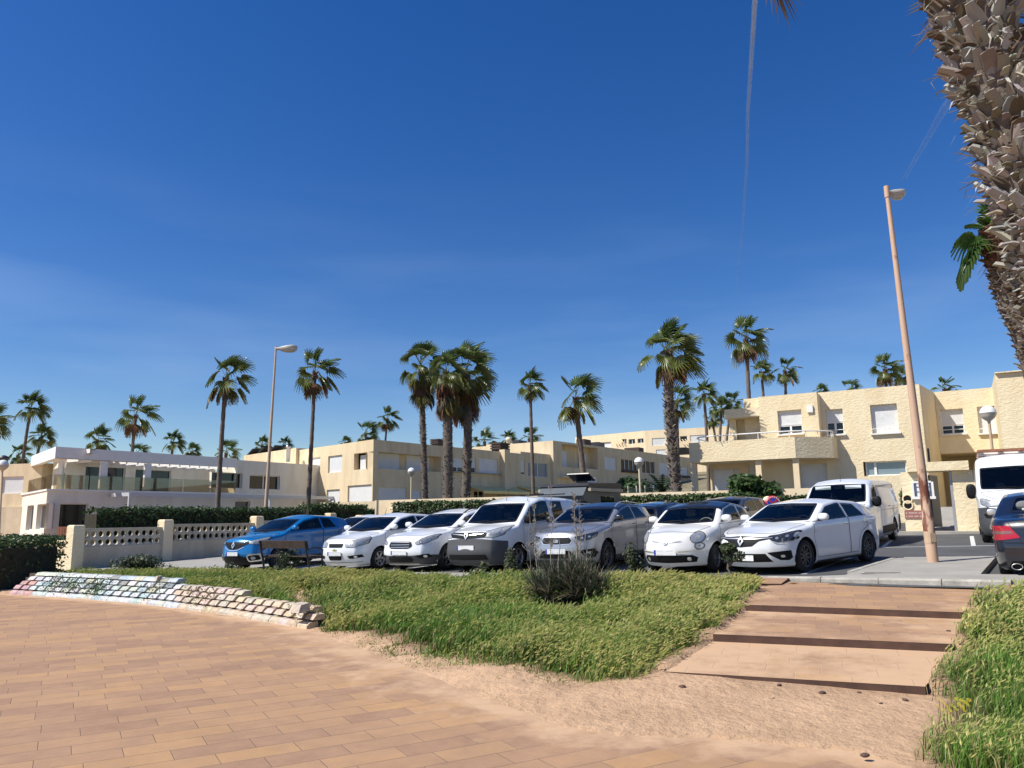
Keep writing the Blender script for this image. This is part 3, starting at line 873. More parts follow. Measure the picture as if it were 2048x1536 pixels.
def inpoly1(x, y, p):
	c = False; j = len(p) - 1
	for i in range(len(p)):
		if (p[i][1] > y) != (p[j][1] > y) and x < (p[j][0] - p[i][0]) * (y - p[i][1]) / (p[j][1] - p[i][1]) + p[i][0]: c = not c
		j = i
	return c
def normal3(ax, dx, dz):
	# normal of the cutting plane whose 2D edge direction is (dx,dz)
	if ax in 'LR': return Vector((dz, 0, -dx))
	if ax in 'FB': return Vector((0, dz, -dx))
	return Vector((dz, -dx, 0))
def pt3(ax, a, b):
	if ax in 'LR': return Vector((a, 0, b))
	if ax in 'FB': return Vector((0, a, b))
	return Vector((a, b, 0))
def cut(bm, poly, ax, cond):
	"""cut the sheet along the outline and return the faces inside"""
	xs = [p[0] for p in poly]; ys = [p[1] for p in poly]; mg = 0.02
	bb = (min(xs) - mg, max(xs) + mg, min(ys) - mg, max(ys) + mg)
	def near(f):
		if not cond(f): return False
		q = [two(v.co, ax) for v in f.verts]
		return not (max(a for a, b in q) < bb[0] or min(a for a, b in q) > bb[1] or max(b for a, b in q) < bb[2] or min(b for a, b in q) > bb[3])
	for i in range(len(poly)):
		a = poly[i]; b = poly[(i + 1) % len(poly)]
		if math.hypot(b[0] - a[0], b[1] - a[1]) < 1e-4: continue
		# restrict to faces close to this edge
		ex = (min(a[0], b[0]) - 0.001, max(a[0], b[0]) + 0.001, min(a[1], b[1]) - 0.001, max(a[1], b[1]) + 0.001)
		fs = []
		for f in bm.faces:
			if not near(f): continue
			q = [two(v.co, ax) for v in f.verts]
			if max(u for u, w in q) < ex[0] or min(u for u, w in q) > ex[1] or max(w for u, w in q) < ex[2] or min(w for u, w in q) > ex[3]: continue
			fs.append(f)
		if not fs: continue
		geom = list({e for f in fs for e in f.edges}) + list({v for f in fs for v in f.verts}) + fs
		bmesh.ops.bisect_plane(bm, geom=geom, dist=1e-5, plane_co=pt3(ax, *a), plane_no=normal3(ax, b[0] - a[0], b[1] - a[1]))
	out = []
	for f in bm.faces:
		if near(f):
			c = two(f.calc_center_median(), ax)
			if inpoly1(c[0], c[1], poly): out.append(f)
	return out
def faces_to_obj(sh, faces, name, mats, parent, tagmat=None, lay=None):
	vm = {}; vs = []; fs = []; mi = []
	for f in faces:
		idx = []
		for v in f.verts:
			if v not in vm: vm[v] = len(vs); vs.append(v.co.copy())
			idx.append(vm[v])
		fs.append(idx); mi.append(tagmat.get(f[lay], 0) if tagmat else 0)
	if not fs: return None
	me = bpy.data.meshes.new(name); me.from_pydata(vs, [], fs)
	for m in (mats if isinstance(mats, (list, tuple)) else [mats]): me.materials.append(m)
	me.polygons.foreach_set('material_index', mi)
	me.polygons.foreach_set('use_smooth', [True] * len(fs)); me.update()
	ns = [sh.normal_at(v) for v in vs]
	me.normals_split_custom_set_from_vertices(ns)
	o = bpy.data.objects.new(name, me); COL.objects.link(o); o.parent = parent
	return o
def patch(sh, poly, ax, off=0.003, step=0.045, hole=None, only='out', rim=0.0):
	"""sheet with the given outline lying on the body; returns verts, normals, faces"""
	bm = bmesh.new(); poly = ccw(poly)
	bm.faces.new([bm.verts.new((p[0], p[1], 0)) for p in poly])
	xs = [p[0] for p in poly]; ys = [p[1] for p in poly]
	for a0, a1, nrm in ((min(xs), max(xs), (1, 0, 0)), (min(ys), max(ys), (0, 1, 0))):
		k = int((a1 - a0) / step) + 1
		for i in range(1, k):
			c = a0 + (a1 - a0) * i / k
			bmesh.ops.bisect_plane(bm, geom=bm.verts[:] + bm.edges[:] + bm.faces[:], dist=1e-6, plane_co=(c, c, 0), plane_no=nrm)
	if hole:
		for i in range(len(hole)):
			a = hole[i]; b = hole[(i + 1) % len(hole)]
			if math.hypot(b[0] - a[0], b[1] - a[1]) < 1e-4: continue
			bmesh.ops.bisect_plane(bm, geom=bm.verts[:] + bm.edges[:] + bm.faces[:], dist=1e-6, plane_co=(a[0], a[1], 0), plane_no=(b[1] - a[1], -(b[0] - a[0]), 0))
		dl = [f for f in bm.faces if inpoly1(f.calc_center_median().x, f.calc_center_median().y, hole) == (only == 'out')]
		bmesh.ops.delete(bm, geom=dl, context='FACES')
	vs = []; ns = []
	bm.verts.ensure_lookup_table(); bm.verts.index_update()
	for v in bm.verts:
		o, d = AX[ax](v.co.x, v.co.y)
		h = sh.bvh.ray_cast(o, d)
		if h[0] is None:
			p2 = pt3(ax, v.co.x, v.co.y)
			if ax == 'F': p2.x = sh.xF
			if ax == 'B': p2.x = sh.xR
			if ax == 'L': p2.y = sh.hw0
			if ax == 'R': p2.y = -sh.hw0
			h = sh.bvh.find_nearest(p2)
		n = sh.normal_at(h[0]); vs.append(h[0] + n * (off + 0.0025)); ns.append(n)
	fs = [[v.index for v in f.verts] for f in bm.faces]
	bm.free()
	if fs:
		a, b, c = vs[fs[0][0]], vs[fs[0][1]], vs[fs[0][2]]
		fl = []
		for f in fs:
			nn = Vector((0, 0, 0))
			for i in range(len(f)): nn += (vs[f[i]] - vs[f[0]]).cross(vs[f[(i + 1) % len(f)]] - vs[f[0]])
			fl.append(f if nn.dot(ns[f[0]]) > 0 else f[::-1])
		fs = fl
	return vs, ns, fs
def patch_obj(sh, specs, name, mats, parent):
	"""specs: list of (poly, ax, off, mat_index[, hole, only])"""
	V_, N_, F_, MI = [], [], [], []
	for sp in specs:
		vs, ns, fs = patch(sh, sp[0], sp[1], sp[2], hole=sp[4] if len(sp) > 4 else None, only=sp[5] if len(sp) > 5 else 'out')
		b = len(V_); V_ += vs; N_ += ns; F_ += [[i + b for i in f] for f in fs]; MI += [sp[3]] * len(fs)
	if not F_: return None
	me = bpy.data.meshes.new(name); me.from_pydata(V_, [], F_)
	for m in (mats if isinstance(mats, (list, tuple)) else [mats]): me.materials.append(m)
	me.polygons.foreach_set('material_index', MI); me.polygons.foreach_set('use_smooth', [True] * len(F_)); me.update()
	me.normals_split_custom_set_from_vertices(N_)
	o = bpy.data.objects.new(name, me); COL.objects.link(o); o.parent = parent
	return o
def ribbon(path, w, closed=False):
	"""thin outline strips along a 2D path"""
	out = []
	n = len(path)
	for i in range(n if closed else n - 1):
		a = Vector(path[i]); b = Vector(path[(i + 1) % n]); d = (b - a)
		if d.length < 1e-4: continue
		d.normalize(); nn = Vector((-d.y, d.x)) * w / 2; e = d * w * 0.4
		out.append([tuple(a - e - nn), tuple(b + e - nn), tuple(b + e + nn), tuple(a - e + nn)])
	return out
def mirror2(p): return [(-a, b) for a, b in p]

_wheels = {}
def wheel_meshes(r, w, style):
	key = (round(r, 3), w, style)
	if key in _wheels: return _wheels[key]
	t = MB(); rr = r * 0.66
	prof = [(rr, -w / 2 + 0.01), (rr + 0.02, -w / 2), (r - 0.03, -w / 2 + 0.005), (r - 0.008, -w / 2 + 0.03), (r, 0), (r - 0.008, w / 2 - 0.03), (r - 0.03, w / 2 - 0.005), (rr + 0.02, w / 2), (rr, w / 2 - 0.01)]
	t.lathe(prof, 36, axis='Y')
	tyre = t.build('tyre', M['rubber'])
	m = MB(); ns, dark = style
	# outer side is +y
	m.lathe([(rr + 0.004, w / 2 - 0.012), (rr - 0.012, w / 2 - 0.004), (rr - 0.022, w / 2 - 0.03), (rr - 0.035, w / 2 - 0.09), (rr - 0.04, -w / 2 + 0.02)], 36, axis='Y', mi=0)
	m.lathe([(rr - 0.03, 0.01), (0.001, 0.01)], 24, axis='Y', mi=1)
	m.lathe([(0.001, w / 2 - 0.022), (0.035, w / 2 - 0.025), (0.06, w / 2 - 0.04), (0.065, 0.0)], 16, axis='Y', mi=0)
	for k in range(ns):
		a = 2 * math.pi * k / ns
		cs, sn = math.cos(a), math.sin(a)
		wid0, wid1 = (0.06, 0.035) if ns <= 6 else ((0.035, 0.022) if ns <= 10 else (0.012, 0.012))
		def P(rad, tx, y): return (rad * cs - tx * sn, y, rad * sn + tx * cs)
		y1 = w / 2 - 0.03; y0 = w / 2 - 0.03
		if ns == 5 and dark:      # split spokes
			for sgn in (-1, 1):
				m.add([P(0.05, sgn * 0.0, y0), P(0.05, sgn * 0.03, y0), P(rr - 0.02, sgn * 0.075, y1), P(rr - 0.02, sgn * 0.04, y1),
					   P(0.05, sgn * 0.0, y0 - 0.04), P(0.05, sgn * 0.03, y0 - 0.04), P(rr - 0.02, sgn * 0.075, y1 - 0.05), P(rr - 0.02, sgn * 0.04, y1 - 0.05)],
					  [(0, 1, 2, 3), (4, 7, 6, 5), (0, 4, 5, 1), (1, 5, 6, 2), (2, 6, 7, 3), (3, 7, 4, 0)], 0)
		else:
			m.add([P(0.05, -wid0 / 2, y0), P(0.05, wid0 / 2, y0), P(rr - 0.02, wid1 / 1.2, y1), P(rr - 0.02, -wid1 / 1.2, y1),
				   P(0.05, -wid0 / 2, y0 - 0.04), P(0.05, wid0 / 2, y0 - 0.04), P(rr - 0.02, wid1 / 1.2, y1 - 0.05), P(rr - 0.02, -wid1 / 1.2, y1 - 0.05)],
				  [(0, 1, 2, 3), (4, 7, 6, 5), (0, 4, 5, 1), (1, 5, 6, 2), (2, 6, 7, 3), (3, 7, 4, 0)], 0)
	rim = m.build('rim', [M['alloy_dark'] if dark else M['alloy'], M['black']])
	res = (tyre.data, rim.data)
	bpy.data.objects.remove(tyre); bpy.data.objects.remove(rim)
	_wheels[key] = res
	return res
def add_wheels(S, root):
	wr = S['wr']; wid = S.get('ww', 0.2); td, rd = wheel_meshes(wr, wid, S.get('rim', (5, False)))
	for x in (S['fx'], S['rx']):
		for sg in (1, -1):
			w = bpy.data.objects.new('wheel', td); COL.objects.link(w); w.parent = root
			w.location = (x, sg * (S['W'] / 2 - wid / 2 - 0.025), wr); w.rotation_euler = (0, 0, 0 if sg > 0 else math.pi)
			rm = bpy.data.objects.new('rim', rd); COL.objects.link(rm); rm.parent = w
def ellipsoid(mb, c, r, mi=0, n=12, m=8, e=1.0, M3=None):
	vs = []; fs = []
	for i in range(m + 1):
		ph = -math.pi / 2 + math.pi * i / m
		for k in range(n):
			a = 2 * math.pi * k / n
			p = [math.cos(ph) * math.cos(a), math.cos(ph) * math.sin(a), math.sin(ph)]
			p = [math.copysign(abs(q) ** e, q) for q in p]
			q = Vector((p[0] * r[0], p[1] * r[1], p[2] * r[2]))
			if M3: q = M3 @ q
			vs.append(q + Vector(c))
	for i in range(m):
		for k in range(n):
			fs.append((i * n + k, i * n + (k + 1) % n, (i + 1) * n + (k + 1) % n, (i + 1) * n + k))
	mb.add(vs, fs, mi, True)

def build_car(name, label, S, pos, heading, group='cars parked in the front row', cat='car'):
	"""pos: ground point under the car's centre; heading: unit xy vector the nose points to"""
	sh = Shell(S); bm = sh.bm; lay = bm.faces.layers.int['tag']
	root = empty(name, (0, 0, 0), 0, label, cat, group)
	body = S['paint']
	H = S['H']; xcowl, zcowl = S['cowl']; wt = S['wt']; rr = S['rr']
	P = []
	side = lambda f: abs(f.calc_center_median().y) > 0.38 * S['W'] / 2 + 0.15
	left = lambda f: f.calc_center_median().y > 0.3
	# --- wheel arches
	ar = S['wr'] + S.get('agap', 0.055)
	for x in (S['fx'], S['rx']):
		pol = [(x + ar * math.cos(2 * math.pi * k / 26), S['wr'] + ar * math.sin(2 * math.pi * k / 26)) for k in range(26)]
		fs = cut(bm, pol, 'L', lambda f: abs(f.calc_center_median().y) > S['W'] / 2 - 0.34)
		bmesh.ops.delete(bm, geom=fs, context='FACES')
	# --- glasshouse outlines
	def clear(x):      # height of the window's upper edge at x
		return sh.zt(x) - S.get('rail', 0.115)
	def bl(x): return sh.belt(x) + 0.025
	side_w = []
	for (x0, x1, slant0, slant1, dark) in S['sidewin']:
		# x0 rear, x1 front at belt; slants move the top corners
		botp = [(x0, bl(x0)), (x1, bl(x1))]
		tops = []
		xa = x1 + slant1; xb = x0 + slant0
		n = 7
		for k in range(n + 1):
			x = xa + (xb - xa) * k / n; tops.append((x, max(clear(x), bl(x) + 0.03)))
		side_w.append((rounded(botp + tops, S.get('wrnd', 0.035)), dark))
	zw0 = zcowl + 0.035; zw1 = wt[1] - 0.045
	def xat(z):        # x on the windscreen centre line at height z
		xs_ = np.linspace(xcowl + 0.1, wt[0] - 0.1, 60); zz = [sh.zt(x) for x in xs_]
		return float(np.interp(z, zz, xs_)) if zz[0] < zz[-1] else xcowl
	ws = []
	for z in np.linspace(zw0, zw1, 5):
		ws.append((sh.hw(xat(z), z) - S.get('apil', 0.10), z))
	wspoly = rounded([(0, zw1 + 0.02)] + [(-a, b) for a, b in ws[::-1]] + [(0, zw0 - 0.03)] + ws, 0.05)
	wins = []
	for pol, dark in side_w:
		for ax, cnd in (('L', lambda f: f.calc_center_median().y > 0.35), ('R', lambda f: f.calc_center_median().y < -0.35)):
			wins.append((pol, ax, cnd, dark, 'side_window'))
	wins.append((wspoly, 'F', lambda f: f.calc_center_median().x > wt[0] - 0.1 and f.calc_center_median().z > zcowl - 0.05 and f.calc_center_median().x < xcowl + 0.15, False, 'windscreen'))
	if S.get('rearwin'):
		zb0, zb1, wb0, wb1 = S['rearwin']
		rp = rounded([(-wb0, zb0), (wb0, zb0), (wb1, zb1), (-wb1, zb1)], 0.07)
		wins.append((rp, 'B', lambda f: f.calc_center_median().x < S['rx'] + 0.75 and f.normal.x < -0.15, S.get('rdark', S['H'] > 1.7), 'rear_window'))
	for pol, ax, cnd, dark, nm in wins:
		inn = inset(pol, S.get('frit', 0.022) if nm == 'side_window' else 0.035)
		fs = cut(bm, inn, ax, cnd)
		g = faces_to_obj(sh, fs, nm, M['glass_dark'] if dark else M['glass'], root)
		if g is None: continue
		bmesh.ops.delete(bm, geom=fs, context='FACES')
		patch_obj(sh, [(pol, ax, 0.002, 0, inn, 'out')], 'window_frame', M['frit'], g)
	# --- doors and bonnet
	seams = []
	for dp in S.get('doors', []):
		dp = ccw(dp)
		for ax, cnd in (('L', lambda f: f.calc_center_median().y > 0.4), ('R', lambda f: f.calc_center_median().y < -0.4)):
			fs = cut(bm, dp, ax, cnd)
			d = faces_to_obj(sh, fs, 'door', body, root)
			if d is None: continue
			bmesh.ops.delete(bm, geom=fs, context='FACES')
			for q in ribbon(dp, 0.009, True): seams.append((q, ax, 0.0015, 0))
			hx, hz = S.get('handle', lambda d_: (min(p[0] for p in d_) + 0.14, sh.belt(0) - 0.09))(dp)
			mb = MB()
			oo, dd = AX[ax](hx, hz); h = sh.bvh.ray_cast(oo, dd)
			if h[0] is not None:
				sg = 1 if ax == 'L' else -1
				mb.tube([(hx - 0.09, h[0].y, hz), (hx - 0.08, h[0].y + sg * 0.03, hz), (hx + 0.06, h[0].y + sg * 0.03, hz + 0.004), (hx + 0.08, h[0].y, hz)], 0.013, 8)
				mb.build('handle', S.get('handlemat', body), d)
	hb = S.get('hood')
	if hb:
		fs = cut(bm, ccw(hb), 'T', lambda f: f.normal.z > 0.15 and f.calc_center_median().x > xcowl - 0.05)
		faces_to_obj(sh, fs, 'bonnet', body, root); bmesh.ops.delete(bm, geom=fs, context='FACES')
		for q in ribbon(hb, 0.010, True): seams.append((q, 'T', 0.0015, 0))
	for path, ax in S.get('seams', []):
		for a in ax:
			for q in ribbon(path, 0.009): seams.append((q, a, 0.0015, 0))
	# --- roof and body
	bm.faces.ensure_lookup_table()
	rf = [f for f in bm.faces if f[lay] == 1]
	faces_to_obj(sh, rf, 'roof', S.get('roofpaint', body), root)
	faces_to_obj(sh, [f for f in bm.faces if f[lay] != 1], 'body', [body, M['black']], root, {0: 0, 2: 1}, lay)
	if seams: patch_obj(sh, seams, 'panel_gaps', M['seam'], root)
	# --- underbody, arches and cabin
	mb = MB(); W2 = S['W'] / 2
	mb.box(((S['fx'] + S['rx']) / 2, 0, sh.zb + 0.14), (S['fx'] - S['rx'] - 2 * ar - 0.02, S['W'] - 0.22, 0.2))
	mb.box((0, 0, sh.zb + 0.16), (S['L'] - 0.7, S['W'] - 0.75, 0.2))
	for x in (S['fx'], S['rx']):
		for sg in (1, -1):
			yy0 = sg * (W2 - 0.35); yy1 = sg * (W2 - 0.045)
			vs = []; n = 18
			for k in range(n + 1):
				a = -0.25 + (math.pi + 0.5) * k / n
				for y in (yy0, yy1): vs.append((x + (ar + 0.012) * math.cos(a), y, S['wr'] + (ar + 0.012) * math.sin(a)))
			mb.add(vs, [(2 * k, 2 * k + 1, 2 * k + 3, 2 * k + 2) for k in range(n)])
			mb.add([vs[2 * k] for k in range(n + 1)], [tuple(range(n + 1))])
	mb.build('underbody', M['black'], root)
	cab = MB(); fl = max(0.32, sh.zb + 0.1)
	x0, x1 = S.get('cabin', (rr[0] + 0.25, xcowl - 0.12)); wI = S['W'] - 0.34; bz = sh.belt(0)
	cab.box(((x0 + x1) / 2, 0, fl), (x1 - x0, wI, 0.06))
	cab.box((x1 - 0.16, 0, (fl + zcowl) / 2 - 0.02), (0.42, wI, zcowl - fl - 0.06))
	cab.box((x0 + 0.2, 0, (fl + bz) / 2 - 0.04), (0.5, wI, bz - fl - 0.06))
	cab.build('cabin', M['cabin'], root)
	stx = S.get('seatx', [wt[0] - 0.42, wt[0] - 1.22])
	for x in stx:
		for y in (0.36, -0.36):
			mb = MB(); sh_ = H - 1.45
			zs = 0.36 + 0.35 * sh_
			mb.box((x + 0.12, y, zs + 0.14), (0.5, 0.48, 0.16))
			mb.tube([(x - 0.13, y, zs + 0.16), (x - 0.20, y, zs + 0.45), (x - 0.27, y, zs + 0.70)], [0.20, 0.22, 0.17], 10, ry=0.35)
			ellipsoid(mb, (x - 0.31, y, zs + 0.83), (0.055, 0.13, 0.09), 0, e=0.8)
			mb.build('seat', S.get('seatmat', M['seat_grey']), root)
	mb = MB()
	sx, sy, sz = S.get('steer', (xcowl - 0.52 if xcowl - wt[0] > 0.7 else xcowl - 0.45, 0.36, zcowl - 0.06))
	ring = [(sx - 0.19 * math.sin(a) * 0.35, sy + 0.19 * math.cos(a), sz + 0.19 * math.sin(a) * 0.93) for a in np.linspace(0, 2 * math.pi, 25)]
	mb.tube(ring, 0.016, 6, cap=False); mb.tube([(sx + 0.0, sy - 0.18, sz), (sx, sy + 0.18, sz)], 0.02, 6)
	mb.build('steering_wheel', S.get('steermat', M['black']), root)
	# rear-view mirror behind the windscreen
	mb = MB(); xm = xat(wt[1] - 0.12); mb.box((xm - 0.07, 0, wt[1] - 0.12), (0.03, 0.22, 0.065)); mb.build('inner_mirror', M['black'], root)
	# --- door mirrors
	mx_, mz_ = S.get('mirror', (xcowl - 0.38, sh.belt(xcowl - 0.4) + 0.08)); ms = S.get('msize', (0.07, 0.11, 0.075))
	for sg in (1, -1):
		yb = sh.hw(mx_, mz_)
		mb = MB(); ellipsoid(mb, (mx_, sg * (yb + 0.115), mz_ + 0.03), ms, 0, n=14, m=10, e=0.75)
		mb.beam((mx_ - 0.0, sg * (yb - 0.03), mz_ - 0.04), (mx_, sg * (yb + 0.07), mz_ - 0.01), 0.05, 0.035, 1)
		o = mb.build('door_mirror', [S.get('mirmat', body), M['black']], root)
		mb = MB(); ellipsoid(mb, (mx_ - ms[0] * 0.8, sg * (yb + 0.115), mz_ + 0.03), (0.018, ms[1] * 0.86, ms[2] * 0.8), 0, e=0.75); mb.build('mirror_glass', M['chrome'], o)
	# --- wipers
	mb = MB()
	for y0, y1 in ((-0.05, 0.55), (-0.6, -0.02)):
		pts = []
		for k in range(6):
			y = y0 + (y1 - y0) * k / 5; z = zcowl + 0.03 + 0.035 * math.sin(k / 5 * 2.2)
			h = sh.bvh.ray_cast(Vector((8, y, z)), Vector((-1, 0, 0)))
			if h[0] is not None and h[0].x < xcowl + 0.3: pts.append(h[0] + sh.normal_at(h[0]) * 0.018)
		if len(pts) > 2: mb.tube(pts, 0.009, 5)
	if mb.v: mb.build('wiper', M['black'], root)
	# --- painted and moulded patches
	for nm, mt, pol, ax, off, mode in S.get('patches', []):
		mats = mt if isinstance(mt, (list, tuple)) else [mt]
		if mode == 'sym':       # half outline with y>=0
			full = list(pol) + [(-a, b) for a, b in pol[::-1] if abs(a) > 1e-6]
			patch_obj(sh, [(full, ax, off, 0)], nm, mats, root)
		elif mode == 'pair':    # left and right, each its own part
			if ax in 'FB':
				for q in (pol, mirror2(pol)): patch_obj(sh, [(q, ax, off, 0)], nm, mats, root)
			else:
				for a_ in 'LR': patch_obj(sh, [(pol, a_, off, 0)], nm, mats, root)
		else:
			patch_obj(sh, [(pol, ax, off, 0)], nm, mats, root)
	# --- lamps: housing with reflector bowls under a clear face
	for L_spec in S.get('lamps', []):
		pol, bowls, mt = L_spec[:3]; ax = L_spec[3] if len(L_spec) > 3 else 'F'; nm = L_spec[4] if len(L_spec) > 4 else 'headlight'
		for sg in (1, -1):
			q = [(a * sg, b) for a, b in pol]
			specs = [(rounded(q, 0.025), ax, 0.004, 0)]
			for q2 in ribbon(rounded(q, 0.025), 0.010, True): specs.append((q2, ax, 0.0045, 3))
			for (cy, cz, rad, kind) in bowls:
				circ = [(sg * cy + rad * math.cos(t), cz + rad * math.sin(t)) for t in np.linspace(0, 2 * math.pi, 17)[:-1]]
				specs.append((circ, ax, 0.006, 1 if kind == 'c' else 2))
				circ = [(sg * cy + rad * 0.6 * math.cos(t), cz + rad * 0.6 * math.sin(t)) for t in np.linspace(0, 2 * math.pi, 15)[:-1]]
				specs.append((circ, ax, 0.0075, 0 if kind == 'c' else 1))
			patch_obj(sh, specs, nm, [mt, M['chrome'], M['lamp_dark'], M['seam']], root)
	# --- plates
	for (ax, zc, wpl) in S.get('plates', []):
		h = sh.bvh.ray_cast(*AX[ax](0, zc)); sg = 1 if ax == 'F' else -1
		x = h[0].x + sg * 0.012
		mb = MB(); mb.box((x, 0, zc), (0.012, wpl, 0.11), mi=0)
		yl = -sg * wpl / 2
		mb.box((x + sg * 0.001, yl + sg * 0.022, zc), (0.012, 0.042, 0.108), mi=1)
		mb.build('number_plate', [M['plate'], M['plate_blue']], root)
		r2 = random.Random(int(S['L'] * 100))
		mb = MB()
		for k in range(8):
			if k == 4: continue
			yy = yl + sg * (0.085 + k * (wpl - 0.12) / 8)
			if S.get('blank_plate', True):
				for dz in (-0.04, 0.034):
					if r2.random() < 0.75: mb.box((x + sg * 0.0065, yy, zc + dz), (0.002, 0.028 * r2.uniform(0.5, 1), 0.007))
		if mb.v: mb.build('plate_marks', M['plate_grey'], root)
	for fn in S.get('extra', []): fn(sh, root)
	add_wheels(S, root)
	bm.free()
	# place on the sloping lot
	hx, hy = heading
	f = Vector((hx, hy, 0.0298 * hx + 0.0155 * hy)).normalized()
	up = Vector((-0.0298, -0.0155, 1)).normalized(); l = up.cross(f).normalized(); up = f.cross(l)
	rot = Matrix((f, l, up)).transposed()
	root.rotation_euler = rot.to_euler()
	root.location = (pos[0], pos[1], lotz(pos[0], pos[1]) + 0.006)
	return root

def hatch(L, W, H, fo, wb, wr, zn, cowl, wt, rr, paint_, **k):
	xF = L / 2 - k.pop('nose', 0.10)
	fx = L / 2 - fo; rx = fx - wb; gc = k.pop('gc', 0.17)
	zn2 = zn
	peak = (wt[0] - 0.55, H)
	bf_, br_ = k.pop('belt_f', cowl[1] - 0.03), k.pop('belt_r', cowl[1] + 0.06)
	S = dict(L=L, W=W, H=H, gc=gc, fx=fx, rx=rx, wr=wr, cowl=cowl, wt=wt, rr=rr, paint=paint_,
			 top=[(rr[0], rr[1]), (rr[0] + 0.5, rr[1] + (H - rr[1]) * 0.6), peak, wt, cowl, ((cowl[0] + xF) / 2, zn + (cowl[1] - zn) * 0.66), (xF - 0.12, zn + 0.045), (xF, zn)],
			 front=[(L / 2 - 0.16, gc), (L / 2 - 0.05, gc + 0.13), (L / 2 - 0.01, 0.42), (L / 2, 0.52), (L / 2 - 0.03, 0.64), (xF, zn), (xF, H + 0.3)],
			 rear=[(-L / 2 + 0.14, gc), (-L / 2 + 0.01, gc + 0.16), (-L / 2, 0.52), (-L / 2 + 0.03, 0.68), (-L / 2 + 0.06, 0.95), (rr[0], rr[1]), (rr[0], H + 0.3)],
			 belt=[(-L / 2, br_), (L / 2, bf_)], rw=0.80)
	S['front'] = sorted(S['front'], key=lambda p: p[1]); S['rear'] = sorted(S['rear'], key=lambda p: p[1])
	xa = cowl[0] - 0.13; xb = k.pop('bpil', wt[0] - 0.72); xc = k.pop('cpil', rr[0] + 0.5)
	S['sidewin'] = [(xb + 0.03, xa - 0.16, 0.05, -(xa - 0.16 - wt[0]) + 0.0, False), (xc, xb - 0.04, k.pop('cs', 0.22), 0.05, k.pop('sdark', False))]
	b = lambda x: float(np.interp(x, [p[0] for p in S['belt']], [p[1] for p in S['belt']])) + 0.012
	fd = cowl[0] - 0.1
	S['doors'] = [[(xb, b(xb)), (fd, b(fd)), (fd + 0.02, 0.62), (fd - 0.08, gc + 0.12), (xb, gc + 0.12)],
				  [(rx + 0.34, b(rx)), (xb - 0.0, b(xb)), (xb - 0.0, gc + 0.12), (rx + wr + 0.16, gc + 0.12), (rx + wr + 0.1, 0.55), (rx + 0.22, 0.72)]]
	S['doors'][1] = [(max(xc - 0.1, rx - 0.02), b(rx)), (xb - 0.012, b(xb)), (xb - 0.012, gc + 0.12), (rx + wr + 0.17, gc + 0.12), (rx + wr + 0.12, 0.50), (rx + wr - 0.02, 0.68), (max(xc - 0.1, rx - 0.02), 0.80)]
	hwn = W / 2
	S['hood'] = [(cowl[0] + 0.02, -hwn + 0.14), (cowl[0] + 0.02, hwn - 0.14), (xF - 0.35, hwn - 0.2), (xF - 0.1, hwn * 0.62), (xF - 0.01, hwn * 0.3), (xF - 0.01, -hwn * 0.3), (xF - 0.1, -hwn * 0.62), (xF - 0.35, -hwn + 0.2)]
	S['rearwin'] = (b(rr[0]) + 0.03, rr[1] - 0.07, W / 2 - 0.22, W / 2 - 0.30)
	S.update(k)
	return S
def diamond(z, h, w, y=0.0): return [(y, z + h / 2), (y + w / 2, z), (y, z - h / 2), (y - w / 2, z)]
def diamond_badge(z, h, w):
	d = diamond(z, h, w);
	def fn(sh, root):
		inn = diamond(z, h * 0.45, w * 0.45)
		patch_obj(sh, [(d, 'F', 0.03, 0, inn, 'out')], 'emblem', M['chrome'], root)
	return fn
def place(name, label, S, px, py, ang, group='cars parked in the front row', cat='car', wheel='F', ext=0.0):
	h = Vector((-math.sin(R(ang)), -math.cos(R(ang)))); l = Vector((-h.y, h.x))
	c = onlot(px, py).xy
	c = c - h * (S['fx'] if wheel == 'F' else S['rx']) - l * (S['W'] / 2 - 0.1)
	return build_car(name, label, S, c, h, group, cat)
BK, DT, CH = M['black'], M['dark_trim'], M['chrome']
LC, LD = M['lamp_clear'], M['lamp_dark']
def rails(z0, x0, x1, y, m=BK):
	def fn(sh, root):
		for sg in (1, -1):
			mb = MB(); pts = []
			for k in range(9):
				x = x0 + (x1 - x0) * k / 8
				h = sh.bvh.ray_cast(Vector((x, sg * y, 5)), Vector((0, 0, -1)))
				if h[0] is not None: pts.append(h[0] + Vector((0, 0, 0.0 if k in (0, 8) else 0.05)))
			mb.tube(pts, 0.016, 6); mb.build('roof_rail', m, root)
	return fn
def antenna(x, y=0.0, ln=0.22):
	def fn(sh, root):
		h = sh.bvh.ray_cast(Vector((x, y, 5)), Vector((0, 0, -1)))
		mb = MB(); mb.tube([h[0], h[0] + Vector((-0.4 * ln, 0, ln))], [0.008, 0.003], 5); mb.build('aerial', BK, root)
	return fn
def repeater(x, z, m=None):
	return ('side_repeater', m or M['lamp_clear'], rounded([(x - 0.06, z - 0.012), (x + 0.06, z - 0.012), (x + 0.06, z + 0.012), (x - 0.06, z + 0.012)], 0.01), 'L', 0.003, 'pair')

